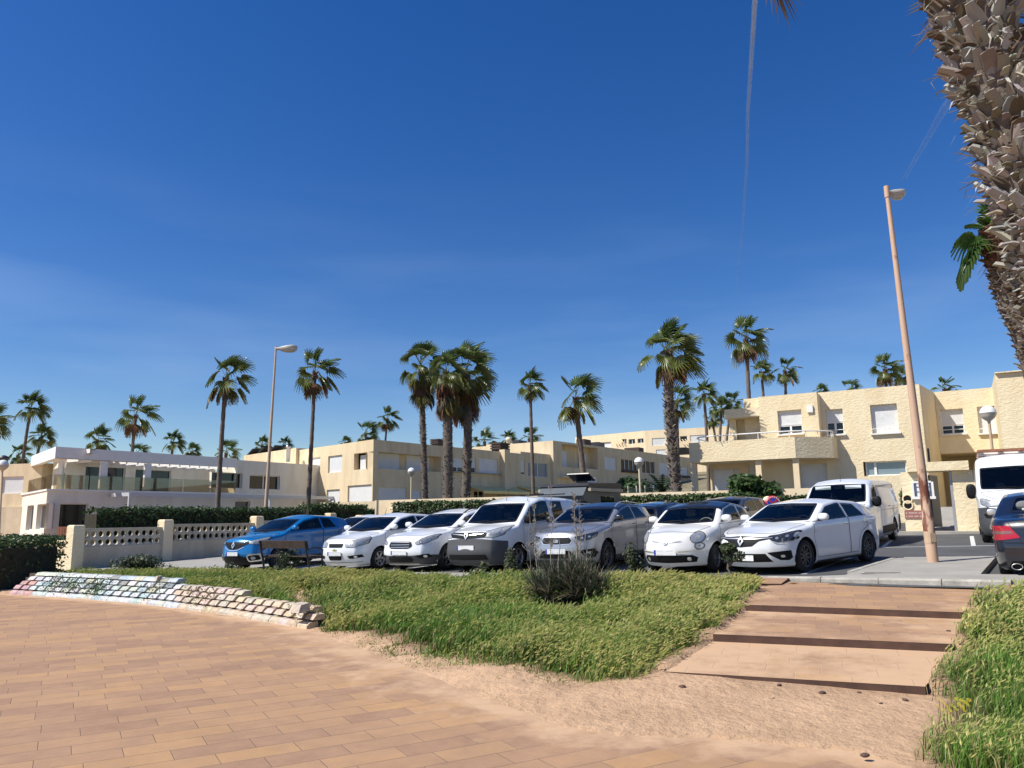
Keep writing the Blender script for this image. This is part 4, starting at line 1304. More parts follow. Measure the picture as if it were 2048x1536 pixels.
# 1 white compact hatch with a diamond badge (rightmost of the row)
s = hatch(4.26, 1.74, 1.45, 0.84, 2.67, 0.325, 0.78, (1.02, 0.98), (0.18, 1.385), (-1.72, 1.30), M['car_white'], nose=0.08, rim=(5, True), gc=0.15,
		  cs=0.30, cpil=-1.32, rw=0.76, kf=0.34, bf=0.17, rdark=False)
s['patches'] = [
	('grille', BK, [(0, 0.765), (0.30, 0.745), (0.60, 0.742), (0.60, 0.715), (0.36, 0.66), (0.24, 0.565), (0, 0.545)], 'F', 0.004, 'sym'),
	('grille_trim', CH, [(0.05, 0.725), (0.34, 0.72), (0.58, 0.728), (0.58, 0.716), (0.34, 0.70), (0.05, 0.70)], 'F', 0.010, 'pair'),
	('lower_intake', BK, [(0, 0.42), (0.47, 0.42), (0.56, 0.26), (0, 0.25)], 'F', 0.004, 'sym'),
	('corner_intake', BK, [(0.50, 0.44), (0.80, 0.47), (0.80, 0.33), (0.76, 0.28), (0.66, 0.29)], 'F', 0.004, 'pair'),
	('fog_light', CH, rounded([(0.68, 0.39), (0.73, 0.39), (0.73, 0.34), (0.68, 0.34)], 0.02), 'F', 0.010, 'pair'),
	('daytime_light', LC, [(0.56, 0.665), (0.64, 0.625), (0.83, 0.66), (0.85, 0.76), (0.87, 0.76), (0.86, 0.65), (0.64, 0.605)], 'F', 0.009, 'pair'),
	('side_sill', DT, [(-1.0, 0.20), (0.85, 0.20), (0.85, 0.155), (-1.0, 0.155)], 'L', 0.004, 'pair'),
	repeater(0.86, 0.78, CH)]
s['lamps'] = [([(0.50, 0.755), (0.64, 0.775), (0.84, 0.845), (0.87, 0.78), (0.84, 0.67), (0.66, 0.64), (0.56, 0.68)], [(0.64, 0.71, 0.038, 'd'), (0.76, 0.745, 0.036, 'd')], LD)]
s['plates'] = [('F', 0.335, 0.52)]
s['extra'] = [diamond_badge(0.655, 0.19, 0.135), antenna(-1.5)]
s['belt'] = [(-2.18, 1.02), (2.18, 0.93)]
place('hatchback_car', 'white hatchback with dark wheels and big diamond badge, rightmost of the front row', s, 1610, 1145, 50)

# 2 cream white bubble-shaped city car with round lamps
s = hatch(3.55, 1.63, 1.49, 0.70, 2.30, 0.295, 0.84, (1.02, 1.00), (0.38, 1.40), (-1.28, 1.30), M['car_white_warm'], nose=0.10, rim=(14, False), gc=0.16,
		  cs=0.30, cpil=-1.0, rw=0.80, roofpaint=M['car_black'], bf=0.18, kf=0.36, lf=0.7, seatmat=M['cream_in'], steermat=M['cream_in'], rc_h=0.13, rdark=False, seatx=[0.0, -0.75], frit=0.018)
s['sidewin'] = [(-0.42, 0.72, 0.04, -0.42, False), (-1.02, -0.50, 0.22, 0.04, False)]
s['doors'] = [[(-0.46, 1.0), (0.86, 0.99), (0.84, 0.6), (0.72, 0.28), (-0.46, 0.28), (-0.5, 0.6)]]
s['patches'] = [
	('chrome_whisker', CH, [(0.08, 0.675), (0.33, 0.69), (0.33, 0.675), (0.08, 0.652)], 'F', 0.012, 'pair'),
	('bumper_trim', CH, [(0.27, 0.475), (0.74, 0.495), (0.74, 0.475), (0.27, 0.452)], 'F', 0.012, 'pair'),
	('lower_intake', BK, [(0, 0.395), (0.52, 0.395), (0.60, 0.34), (0.56, 0.25), (0, 0.235)], 'F', 0.004, 'sym'),
	('fog_light', CH, rounded([(0.42, 0.355), (0.49, 0.355), (0.49, 0.28), (0.42, 0.28)], 0.03), 'F', 0.010, 'pair'),
	('emblem', CH, [(0.062 * math.cos(a), 0.668 + 0.062 * math.sin(a)) for a in np.linspace(0, 2 * math.pi, 17)[:-1]], 'F', 0.016, 'one'),
	('emblem_centre', M['lamp_red'], [(0.042 * math.cos(a), 0.668 + 0.042 * math.sin(a)) for a in np.linspace(0, 2 * math.pi, 17)[:-1]], 'F', 0.020, 'one'),
	('side_sill', BK, [(-0.75, 0.215), (0.6, 0.215), (0.6, 0.165), (-0.75, 0.165)], 'L', 0.004, 'pair')]
s['patches'][5] = ('emblem_centre', M['alloy'], s['patches'][5][2], 'F', 0.020, 'one')
circ = lambda cy, cz, r_: [(cy + r_ * math.cos(a), cz + r_ * math.sin(a)) for a in np.linspace(0, 2 * math.pi, 17)[:-1]]
s['lamps'] = [(circ(0.60, 0.745, 0.115), [(0.60, 0.745, 0.088, 'c')], LC), (circ(0.635, 0.575, 0.072), [(0.635, 0.575, 0.045, 'c')], LC, 'F', 'indicator_lamp')]
s['plates'] = [('F', 0.455, 0.50)]
s['extra'] = []
place('city_car', 'cream white rounded city car with round headlights and a dark fabric roof', s, 1431, 1143.5, 37)

# 3 silver small SUV with black roof
s = hatch(4.14, 1.78, 1.55, 0.86, 2.57, 0.335, 0.90, (1.08, 1.07), (0.22, 1.46), (-1.68, 1.42), M['car_silver'], nose=0.07, rim=(5, True), gc=0.19, agap=0.07,
		  cs=0.34, cpil=-1.25, rw=0.80, roofpaint=M['car_black'], mirmat=M['car_black'])
hexg = [(0, 0.795), (0.33, 0.795), (0.385, 0.72), (0.34, 0.655), (0, 0.64)]
def seat_badge(sh, root):
	specs = [([(-0.07, 0.745), (0.05, 0.745), (0.07, 0.725), (-0.05, 0.725)], 'F', 0.016, 0), ([(-0.07, 0.718), (0.07, 0.718), (0.07, 0.705), (-0.07, 0.705)], 'F', 0.016, 0), ([(-0.05, 0.698), (0.07, 0.698), (0.05, 0.678), (-0.07, 0.678)], 'F', 0.016, 0)]
	patch_obj(sh, specs, 'emblem', CH, root)
	mb = []
	for z in (0.77, 0.745, 0.72, 0.695, 0.67):
		mb.append(([(-0.33, z), (0.33, z), (0.33, z + 0.005), (-0.33, z + 0.005)], 'F', 0.008, 0))
	patch_obj(sh, mb, 'grille_bars', DT, root)
s['patches'] = [
	('grille_surround', CH, [(0, 0.812), (0.35, 0.812), (0.41, 0.72), (0.355, 0.637), (0, 0.62)], 'F', 0.003, 'sym'),
	('grille', BK, hexg, 'F', 0.005, 'sym'),
	('lower_intake', BK, [(0, 0.50), (0.34, 0.50), (0.44, 0.42), (0.50, 0.33), (0, 0.32)], 'F', 0.004, 'sym'),
	('fog_surround', BK, [(0.55, 0.50), (0.80, 0.53), (0.84, 0.44), (0.80, 0.34), (0.70, 0.32)], 'F', 0.004, 'pair'),
	('fog_light', CH, [(0.68, 0.46), (0.76, 0.47), (0.74, 0.40)], 'F', 0.009, 'pair'),
	('bumper_skirt', DT, [(0, 0.28), (0.62, 0.28), (0.78, 0.25), (0.78, 0.19), (0, 0.19)], 'F', 0.004, 'sym'),
	('sill_cladding', DT, [(-1.0, 0.32), (0.8, 0.32), (0.8, 0.2), (-1.0, 0.2)], 'L', 0.004, 'pair')]
s['lamps'] = [([(0.44, 0.80), (0.60, 0.83), (0.84, 0.885), (0.83, 0.80), (0.74, 0.73), (0.58, 0.71)], [(0.62, 0.775, 0.036, 'd'), (0.73, 0.80, 0.036, 'd')], LD)]
s['plates'] = [('F', 0.485, 0.52)]
s['extra'] = [seat_badge, rails(0, -1.45, 0.1, 0.60, CH), antenna(-1.4, 0, 0.1)]
place('small_suv', 'silver small crossover with a black roof, behind the dry flower stalks', s, 1213, 1139.5, 32)

# 4 white small van with big dark bumper
s = hatch(4.28, 1.83, 1.81, 0.88, 2.70, 0.315, 0.98, (1.26, 1.13), (0.62, 1.66), (-1.92, 1.70), M['car_white'], nose=0.10, rim=(5, False), gc=0.17,
		  cs=0.0, rw=0.86, bpil=-0.36, mirmat=BK, msize=(0.08, 0.12, 0.12), rail=0.15, kr=0.05, rc_r=0.10, cr_r=0.06, belt_r=1.15)
s['sidewin'] = [(-0.30, 0.98, 0.06, -0.36, False), (-1.02, -0.46, 0.06, 0.02, True)]
s['doors'] = [[(-0.36, 1.12), (1.02, 1.12), (1.02, 0.62), (0.92, 0.30), (-0.36, 0.30)], [(-1.15, 1.12), (-0.372, 1.12), (-0.372, 0.30), (-1.0, 0.30), (-1.06, 0.6)]]
s['patches'] = [
	('bumper', DT, [(0, 0.82), (0.46, 0.80), (0.66, 0.78), (0.92, 0.72), (0.92, 0.19), (0, 0.18)], 'F', 0.010, 'sym'),
	('grille', BK, [(0, 0.955), (0.44, 0.96), (0.56, 0.93), (0.50, 0.84), (0.20, 0.825), (0, 0.80)], 'F', 0.012, 'sym'),
	('grille_trim', CH, [(0.10, 0.905), (0.48, 0.93), (0.48, 0.917), (0.10, 0.885)], 'F', 0.018, 'pair'),
	('lower_intake', BK, [(0, 0.44), (0.56, 0.44), (0.60, 0.32), (0, 0.31)], 'F', 0.015, 'sym'),
	('side_moulding', DT, [(-1.05, 0.62), (0.72, 0.62), (0.76, 0.54), (-1.05, 0.54)], 'L', 0.008, 'pair'),
	('side_badge', CH, [(0.86, 0.80), (0.96, 0.80), (0.96, 0.785), (0.86, 0.785)], 'L', 0.004, 'pair')]
s['lamps'] = [([(0.47, 0.94), (0.60, 1.03), (0.80, 1.10), (0.87, 1.02), (0.84, 0.88), (0.70, 0.82), (0.52, 0.83)], [(0.60, 0.915, 0.052, 'c'), (0.73, 0.965, 0.062, 'c')], LC)]
s['plates'] = [('F', 0.60, 0.52)]
s['extra'] = [diamond_badge(0.885, 0.20, 0.14), antenna(0.45, 0, 0.30),
			  lambda sh, root: (lambda mb: (mb.beam((-0.2, -0.75, 1.84), (-0.2, 0.75, 1.84), 0.05, 0.03), mb.beam((-1.3, -0.75, 1.83), (-1.3, 0.75, 1.83), 0.05, 0.03), mb.build('roof_bar', BK, root)))(MB())]
place('small_van', 'white small van with big dark plastic bumper and roof bars in the front row', s, 1034, 1140, 35, cat='van')

# 5 white small crossover with grey skirt
s = hatch(4.16, 1.74, 1.55, 0.84, 2.54, 0.325, 0.90, (1.12, 1.06), (0.22, 1.46), (-1.70, 1.44), M['car_white'], nose=0.10, rim=(5, False), gc=0.18, rw=0.80)
def bars(z0, z1, n, hw_, m, off=0.012):
	def fn(sh, root):
		sp = []
		for k in range(n):
			z = z0 + (z1 - z0) * k / (n - 1)
			sp.append(([(-hw_, z), (hw_, z), (hw_, z + 0.012), (-hw_, z + 0.012)], 'F', off, 0))
		patch_obj(sh, sp, 'grille_bars', m, root)
	return fn
s['patches'] = [
	('grille', BK, rounded([(-0.34, 0.78), (0.34, 0.78), (0.40, 0.66), (0.30, 0.60), (-0.30, 0.60), (-0.40, 0.66)], 0.04), 'F', 0.006, 'one'),
	('bumper_skirt', DT, [(0, 0.43), (0.42, 0.43), (0.70, 0.45), (0.84, 0.42), (0.84, 0.20), (0, 0.19)], 'F', 0.006, 'sym'),
	('lower_intake', BK, [(0, 0.40), (0.36, 0.40), (0.42, 0.33), (0.36, 0.27), (0, 0.265)], 'F', 0.010, 'sym'),
	('fog_surround', BK, [(0.48, 0.43), (0.74, 0.46), (0.78, 0.38), (0.60, 0.35)], 'F', 0.011, 'pair'),
	('fog_light', CH, circ(0.69, 0.405, 0.03), 'F', 0.016, 'pair'),
	('skid_trim', M['alloy'], [(0, 0.235), (0.50, 0.235), (0.56, 0.20), (0, 0.20)], 'F', 0.012, 'sym')]
s['lamps'] = [([(0.46, 0.74), (0.58, 0.82), (0.78, 0.93), (0.84, 0.93), (0.82, 0.82), (0.70, 0.72), (0.52, 0.69)], [(0.60, 0.755, 0.042, 'd'), (0.71, 0.81, 0.045, 'c')], LC)]
s['plates'] = [('F', 0.50, 0.52)]
s['extra'] = [bars(0.63, 0.75, 3, 0.31, CH), rails(0, -1.5, 0.2, 0.58, BK), lambda sh, root: patch_obj(sh, [([(-0.03, 0.86), (0.0, 0.89), (0.03, 0.87), (0.02, 0.82), (-0.02, 0.83)], 'F', 0.01, 0)], 'emblem', CH, root)]
place('crossover_car', 'white crossover with grey lower bumper, left of the small van with dark bumper', s, 893, 1140, 34)

# 6 white older hatchback with gold bow emblem
s = hatch(3.92, 1.68, 1.51, 0.80, 2.48, 0.295, 0.86, (1.06, 1.02), (0.20, 1.43), (-1.58, 1.40), M['car_white'], nose=0.10, rim=(6, False), gc=0.15, rw=0.80, rdark=False)
s['patches'] = [
	('grille', BK, rounded([(-0.27, 0.745), (0.27, 0.745), (0.24, 0.645), (-0.24, 0.645)], 0.02), 'F', 0.006, 'one'),
	('lower_intake', BK, rounded([(-0.25, 0.42), (0.25, 0.42), (0.22, 0.31), (-0.22, 0.31)], 0.03), 'F', 0.005, 'one'),
	('fog_surround', BK, [(0.42, 0.42), (0.72, 0.45), (0.74, 0.38), (0.60, 0.35), (0.46, 0.35)], 'F', 0.005, 'pair'),
	('fog_light', CH, circ(0.62, 0.395, 0.032), 'F', 0.010, 'pair'),
	('bumper_line', M['seam'], [(0, 0.245), (0.70, 0.26), (0.70, 0.25), (0, 0.235)], 'F', 0.004, 'sym'),
	('emblem', M['gold'], [(-0.09, 0.592), (-0.03, 0.592), (-0.03, 0.605), (0.03, 0.605), (0.03, 0.592), (0.09, 0.592), (0.08, 0.562), (0.03, 0.562), (0.03, 0.55), (-0.03, 0.55), (-0.03, 0.562), (-0.08, 0.562)], 'F', 0.012, 'one')]
s['lamps'] = [([(0.34, 0.76), (0.50, 0.81), (0.76, 0.90), (0.80, 0.86), (0.78, 0.72), (0.60, 0.64), (0.36, 0.65)], [(0.48, 0.725, 0.05, 'c'), (0.65, 0.77, 0.058, 'c')], LC)]
s['plates'] = [('F', 0.485, 0.50)]
s['extra'] = [antenna(0.05, 0, 0.2)]
place('hatchback_car', 'white older hatchback with gold emblem under a small black grille, beside the blue crossover', s, 757, 1139, 33)

# 7 blue crossover with black grille and diamond badge
s = hatch(4.12, 1.78, 1.57, 0.86, 2.60, 0.33, 0.93, (1.08, 1.08), (0.18, 1.48), (-1.62, 1.44), M['car_blue'], nose=0.10, rim=(5, True), gc=0.19, rw=0.80, bf=0.16)
s['patches'] = [
	('grille', BK, [(0, 0.86), (0.30, 0.85), (0.52, 0.87), (0.52, 0.80), (0.34, 0.72), (0.18, 0.655), (0, 0.645)], 'F', 0.005, 'sym'),
	('bumper_skirt', BK, [(0, 0.48), (0.30, 0.48), (0.46, 0.42), (0.84, 0.42), (0.84, 0.20), (0, 0.19)], 'F', 0.005, 'sym'),
	('fog_surround', CH, rounded([(0.50, 0.49), (0.80, 0.52), (0.82, 0.30), (0.52, 0.28)], 0.06), 'F', 0.010, 'pair'),
	('fog_inner', BK, rounded([(0.54, 0.455), (0.765, 0.48), (0.78, 0.335), (0.555, 0.315)], 0.05), 'F', 0.014, 'pair'),
	('fog_light', LC, circ(0.66, 0.395, 0.045), 'F', 0.018, 'pair'),
	('chin_trim', CH, [(0, 0.625), (0.18, 0.635), (0.40, 0.72), (0.40, 0.70), (0.18, 0.61), (0, 0.60)], 'F', 0.008, 'sym'),
	('sill_cladding', BK, [(-1.0, 0.34), (0.8, 0.34), (0.8, 0.2), (-1.0, 0.2)], 'L', 0.004, 'pair')]
s['lamps'] = [([(0.50, 0.87), (0.66, 0.90), (0.84, 0.97), (0.85, 0.86), (0.74, 0.77), (0.54, 0.79)], [(0.64, 0.84, 0.038, 'c'), (0.75, 0.865, 0.038, 'c')], LC)]
s['plates'] = [('F', 0.52, 0.50)]
s['extra'] = [diamond_badge(0.76, 0.20, 0.14)]
place('crossover_car', 'bright blue crossover with a diamond badge, parked behind the bench', s, 556, 1139, 32)

# 8 white panel van
s = hatch(5.10, 1.92, 1.94, 0.93, 3.10, 0.335, 1.05, (1.78, 1.22), (1.10, 1.80), (-2.42, 1.88), M['car_white'], nose=0.10, rim=(5, False), gc=0.20,
		  rw=0.87, mirmat=BK, msize=(0.07, 0.12, 0.15), kr=0.03, lr=0.3, rc_r=0.14, cr_r=0.05, rail=0.20, lf=0.8, kf=0.24)
s['sidewin'] = [(0.52, 1.42, 0.05, -0.36, False)]
s['belt'] = [(-2.6, 1.18), (2.6, 1.14)]
s['doors'] = [[(0.44, 1.16), (1.5, 1.16), (1.52, 0.7), (1.40, 0.30), (0.44, 0.30)], [(-0.95, 1.70), (0.42, 1.70), (0.42, 0.30), (-0.95, 0.30)]]
s['rearwin'] = None; s['seatx'] = [0.75]; s['cabin'] = (0.2, 1.66)
s['mirror'] = (1.32, 1.22)
s['patches'] = [
	('bumper', DT, [(0, 0.72), (0.50, 0.74), (0.70, 0.80), (0.93, 0.78), (0.93, 0.22), (0, 0.20)], 'F', 0.008, 'sym'),
	('grille', BK, [(0, 1.02), (0.40, 1.01), (0.50, 0.93), (0.40, 0.82), (0, 0.80)], 'F', 0.010, 'sym'),
	('lower_intake', BK, [(0, 0.55), (0.5, 0.55), (0.56, 0.36), (0, 0.34)], 'F', 0.013, 'sym'),
	('side_moulding', BK, [(-1.55, 0.52), (0.42, 0.52), (0.42, 0.30), (-1.55, 0.30)], 'L', 0.006, 'pair'),
	('rear_corner', BK, [(-2.54, 0.78), (-2.22, 0.78), (-2.14, 0.60), (-2.14, 0.28), (-2.54, 0.28)], 'L', 0.008, 'pair'),
	('side_press', M['car_white'], rounded([(-2.2, 1.62), (0.30, 1.64), (0.30, 1.14), (-2.15, 1.12)], 0.08), 'L', 0.004, 'pair')]
s['seams'] = [([(-2.2, 1.64), (0.42, 1.66)], 'LR'), ([(-2.3, 0.98), (0.42, 0.98)], 'LR')]
s['lamps'] = [([(0.50, 0.97), (0.62, 1.06), (0.84, 1.13), (0.92, 1.08), (0.90, 0.93), (0.72, 0.86), (0.54, 0.87)], [(0.64, 0.955, 0.048, 'c'), (0.78, 0.99, 0.058, 'c')], LC)]
s['plates'] = [('F', 0.62, 0.52)]
s['extra'] = [antenna(0.85, 0, 0.2), lambda sh, root: (lambda mb: (mb.box((1.2, 0.42, 1.69), (0.02, 0.44, 0.10)), mb.build('sun_visor', M['paper'], root)))(MB()),
			  lambda sh, root: (lambda mb: (mb.box((1.2, -0.42, 1.69), (0.02, 0.44, 0.10)), mb.build('sun_visor', M['paper'], root)))(MB())]
place('panel_van', 'white panel van with black side mouldings, parked left of the entrance gate', s, 1746, 1094, 36, group='vans', cat='van')

# 9 tall white van at the right edge
s = hatch(5.41, 2.05, 2.45, 0.95, 3.45, 0.35, 1.18, (2.05, 1.42), (1.42, 2.12), (-2.55, 2.42), M['car_white'], nose=0.12, rim=(5, False), gc=0.22,
		  rw=0.90, mirmat=BK, msize=(0.08, 0.13, 0.21), kr=0.02, lr=0.3, rc_r=0.16, cr_r=0.05, rail=0.5, lf=0.9, kf=0.26, roofdrop=0.3)
s['top'] = [(-2.55, 2.40), (0.4, 2.45), (1.0, 2.42), (1.35, 2.22), (1.45, 2.08), (2.05, 1.42), (2.30, 1.30), (2.50, 1.22), (2.585, 1.17)]
s['wt'] = (1.44, 2.10)
s['sidewin'] = [(0.72, 1.66, 0.05, -0.30, False)]; s['belt'] = [(-2.7, 1.36), (2.7, 1.34)]
s['doors'] = [[(0.62, 1.35), (1.82, 1.35), (1.82, 0.8), (1.7, 0.34), (0.62, 0.34)]]
s['rearwin'] = None; s['seatx'] = [0.95]; s['cabin'] = (0.3, 1.93); s['mirror'] = (1.62, 1.38)
s['patches'] = [
	('bumper', DT, [(0, 0.62), (0.44, 0.62), (0.56, 0.78), (0.76, 0.98), (0.99, 0.95), (0.99, 0.24), (0, 0.22)], 'F', 0.012, 'sym'),
	('grille', BK, [(0, 0.90), (0.50, 0.93), (0.56, 0.86), (0.46, 0.68), (0, 0.66)], 'F', 0.010, 'sym'),
	('fog_recess', BK, [(0.60, 0.78), (0.88, 0.80), (0.84, 0.70), (0.66, 0.66)], 'F', 0.016, 'pair'),
	('fog_light', CH, circ(0.74, 0.44, 0.05), 'F', 0.018, 'pair'),
	('front_badge', CH, circ(0.0, 1.06, 0.07), 'F', 0.012, 'one')]
s['lamps'] = [([(0.52, 1.00), (0.60, 1.10), (0.82, 1.20), (0.92, 1.21), (0.92, 1.06), (0.80, 0.99)], [(0.84, 1.10, 0.048, 'c'), (0.71, 1.06, 0.045, 'c')], LC)]
s['plates'] = [('F', 0.5, 0.52)]
def ladder(sh, root):
	pass
h = Vector((-0.50, -0.866)); l = Vector((-h.y, h.x))
c = onlot(1972, 1085).xy + l * 0.92 - h * s['fx']
build_car('tall_van', 'tall white van with timber on its roof, at the right edge of the photo', s, c, h, 'vans', 'van')
vloc = Vector((c.x, c.y, lotz(c.x, c.y))); vh, vl = h.copy(), l.copy()
# timber ladder rack lying on it
mb = MB()
def vp(x, y, z): q = vloc.xy + vh * x + vl * y; return (q.x, q.y, vloc.z + z)
for x in (0.6, -0.3, -1.4): mb.beam(vp(x, -0.85, 2.47), vp(x, 0.85, 2.47), 0.05, 0.04)
rk = tag(mb.build('roof_rack', M['white_paint']), 'low pale cross bars of the rack on the tall white van', 'roof rack')
mb = MB()
for k in range(4): mb.beam(vp(1.0, -0.80 + k * 0.5, 2.52), vp(-2.2, -0.80 + k * 0.5, 2.54), 0.12, 0.05)
for k in range(12): mb.beam(vp(0.9 - k * 0.28, -0.86, 2.555 + 0.001 * k), vp(0.9 - k * 0.28, 0.86, 2.557), 0.07, 0.02)
wp = tag(mb.build('wooden_lattice', mat('reddish timber', (0.30, 0.13, 0.07), 0.8, var=0.3, vscale=12)), 'reddish brown timber lattice lying on the roof of the tall white van', 'timber')

# 10 navy saloon seen from behind at the right edge
S10 = dict(L=4.58, W=1.77, H=1.44, gc=0.16, fx=1.49, rx=-1.27, wr=0.32, cowl=(1.10, 0.98), wt=(0.30, 1.38), rr=(-2.2, 1.0), paint=M['car_navy'],
		   top=[(-2.21, 1.00), (-2.05, 1.03), (-1.62, 1.06), (-0.80, 1.38), (-0.2, 1.44), (0.30, 1.38), (1.10, 0.98), (1.6, 0.90), (2.05, 0.80), (2.18, 0.72)],
		   front=[(0.16, 2.15), (0.35, 2.27), (0.6, 2.28), (0.72, 2.2), (1.7, 2.2)], rear=[(0.16, -2.12), (0.32, -2.27), (0.55, -2.29), (0.72, -2.25), (0.9, -2.23), (1.0, -2.21), (1.7, -2.21)],
		   belt=[(-2.3, 0.98), (2.3, 0.90)], rw=0.76, kr=0.20, lr=0.7, br=0.10, rim=(5, False))
s = S10
s['front'] = [(z, x) if False else (x, z) for z, x in s['front']]; s['rear'] = [(x, z) for z, x in s['rear']]
s['sidewin'] = [(-0.32, 0.80, 0.04, -0.42, False), (-1.22, -0.40, 0.34, 0.04, True)]
s['doors'] = [[(-0.36, 0.94), (1.0, 0.91), (1.0, 0.6), (0.92, 0.28), (-0.36, 0.28)], [(-1.2, 0.96), (-0.372, 0.94), (-0.372, 0.28), (-0.85, 0.28), (-0.95, 0.62), (-1.2, 0.75)]]
s['rearwin'] = (1.08, 1.355, 0.60, 0.50); s['cabin'] = (-1.5, 0.95)
s['patches'] = [('tail_light', [M['lamp_red']], [(0.46, 0.70), (0.60, 0.89), (0.88, 0.89), (0.89, 0.74), (0.86, 0.64)], 'B', 0.006, 'pair'),
				('reversing_light', M['lamp_amber'], [(0.55, 0.765), (0.585, 0.81), (0.86, 0.80), (0.87, 0.745)], 'B', 0.010, 'pair'),
				('boot_gap', M['seam'], [(0.44, 0.62), (0.62, 0.97), (0.628, 0.97), (0.448, 0.61)], 'B', 0.004, 'pair'),
				('bumper_gap', M['seam'], [(0, 0.625), (0.85, 0.625), (0.85, 0.615), (0, 0.615)], 'B', 0.004, 'sym'),
				('diffuser', BK, [(0, 0.32), (0.62, 0.32), (0.70, 0.17), (0, 0.17)], 'B', 0.006, 'sym'),
				('badge', CH, [(0.06 * math.cos(a), 0.90 + 0.06 * math.sin(a)) for a in np.linspace(0, 2 * math.pi, 13)[:-1]], 'B', 0.012, 'one')]
def exhaust(sh, root):
	for sg in (1, -1):
		mb = MB(); prof = [(0.055, -2.30), (0.062, -2.31), (0.066, -2.28), (0.066, -2.15)]
		vs = []; fs = []
		n = 20
		for (r_, x) in prof:
			for k in range(n):
				a = 2 * math.pi * k / n; vs.append((x, sg * 0.56 + r_ * 1.25 * math.cos(a), 0.235 + r_ * 0.8 * math.sin(a)))
		for i in range(3):
			for k in range(n): fs.append((i * n + k, i * n + (k + 1) % n, (i + 1) * n + (k + 1) % n, (i + 1) * n + k))
		mb.add(vs, fs, 0, True); mb.add([(-2.26, sg * 0.56 + 0.066 * math.cos(2 * math.pi * k / n), 0.235 + 0.045 * math.sin(2 * math.pi * k / n)) for k in range(n)], [tuple(range(n))], 1)
		mb.build('exhaust_pipe', [CH, BK], root)
	mb = MB(); mb.box((-1.28, 0.30, 1.12), (0.28, 0.20, 0.06)); mb.build('parcel_shelf_box', M['paper'], root)
s['extra'] = [exhaust]
h = Vector((0.56, 0.828)).normalized(); l = Vector((-h.y, h.x))
c = onlot(2013, 1151).xy - l * 0.77 - h * s['rx']
build_car('saloon_car', 'dark navy saloon seen from behind with red tail light, at the right edge', s, c, h, 'other cars in the lot')

# second row, mostly hidden
s = hatch(4.05, 1.74, 1.46, 0.85, 2.55, 0.31, 0.80, (1.0, 1.0), (0.15, 1.40), (-1.65, 1.36), M['car_white'], rim=(5, False))
s['plates'] = []
p = onlot(735, 1118); build_car('hatchback_car', 'white car mostly hidden behind the tail of the blue crossover', s, at(725, 1060, 30.5).xy, Vector((-0.55, -0.835)), 'cars parked in the back row')
s = hatch(4.3, 1.80, 1.50, 0.85, 2.6, 0.32, 0.82, (1.0, 1.02), (0.15, 1.44), (-1.7, 1.40), M['car_navy'], rim=(5, False))
build_car('hatchback_car', 'dark blue car mostly hidden between the silver crossover and the cream city car', s, at(1325, 1050, 24.5).xy, Vector((0.56, 0.83)), 'cars parked in the back row')
s = hatch(4.3, 1.80, 1.56, 0.85, 2.6, 0.33, 0.86, (1.0, 1.06), (0.15, 1.50), (-1.7, 1.48), M['car_anth'], rim=(5, False))
s['plates'] = [('B', 0.8, 0.52)]; s['patches'] = [('tail_light', M['lamp_red'], [(0.66, 1.0), (0.84, 1.0), (0.86, 0.78), (0.70, 0.80)], 'B', 0.006, 'pair')]
build_car('estate_car', 'dark grey car in the back row behind the cream city car, tail towards the hedge', s, at(1453, 1050, 25.0).xy, Vector((-0.62, -0.78)), 'cars parked in the back row')

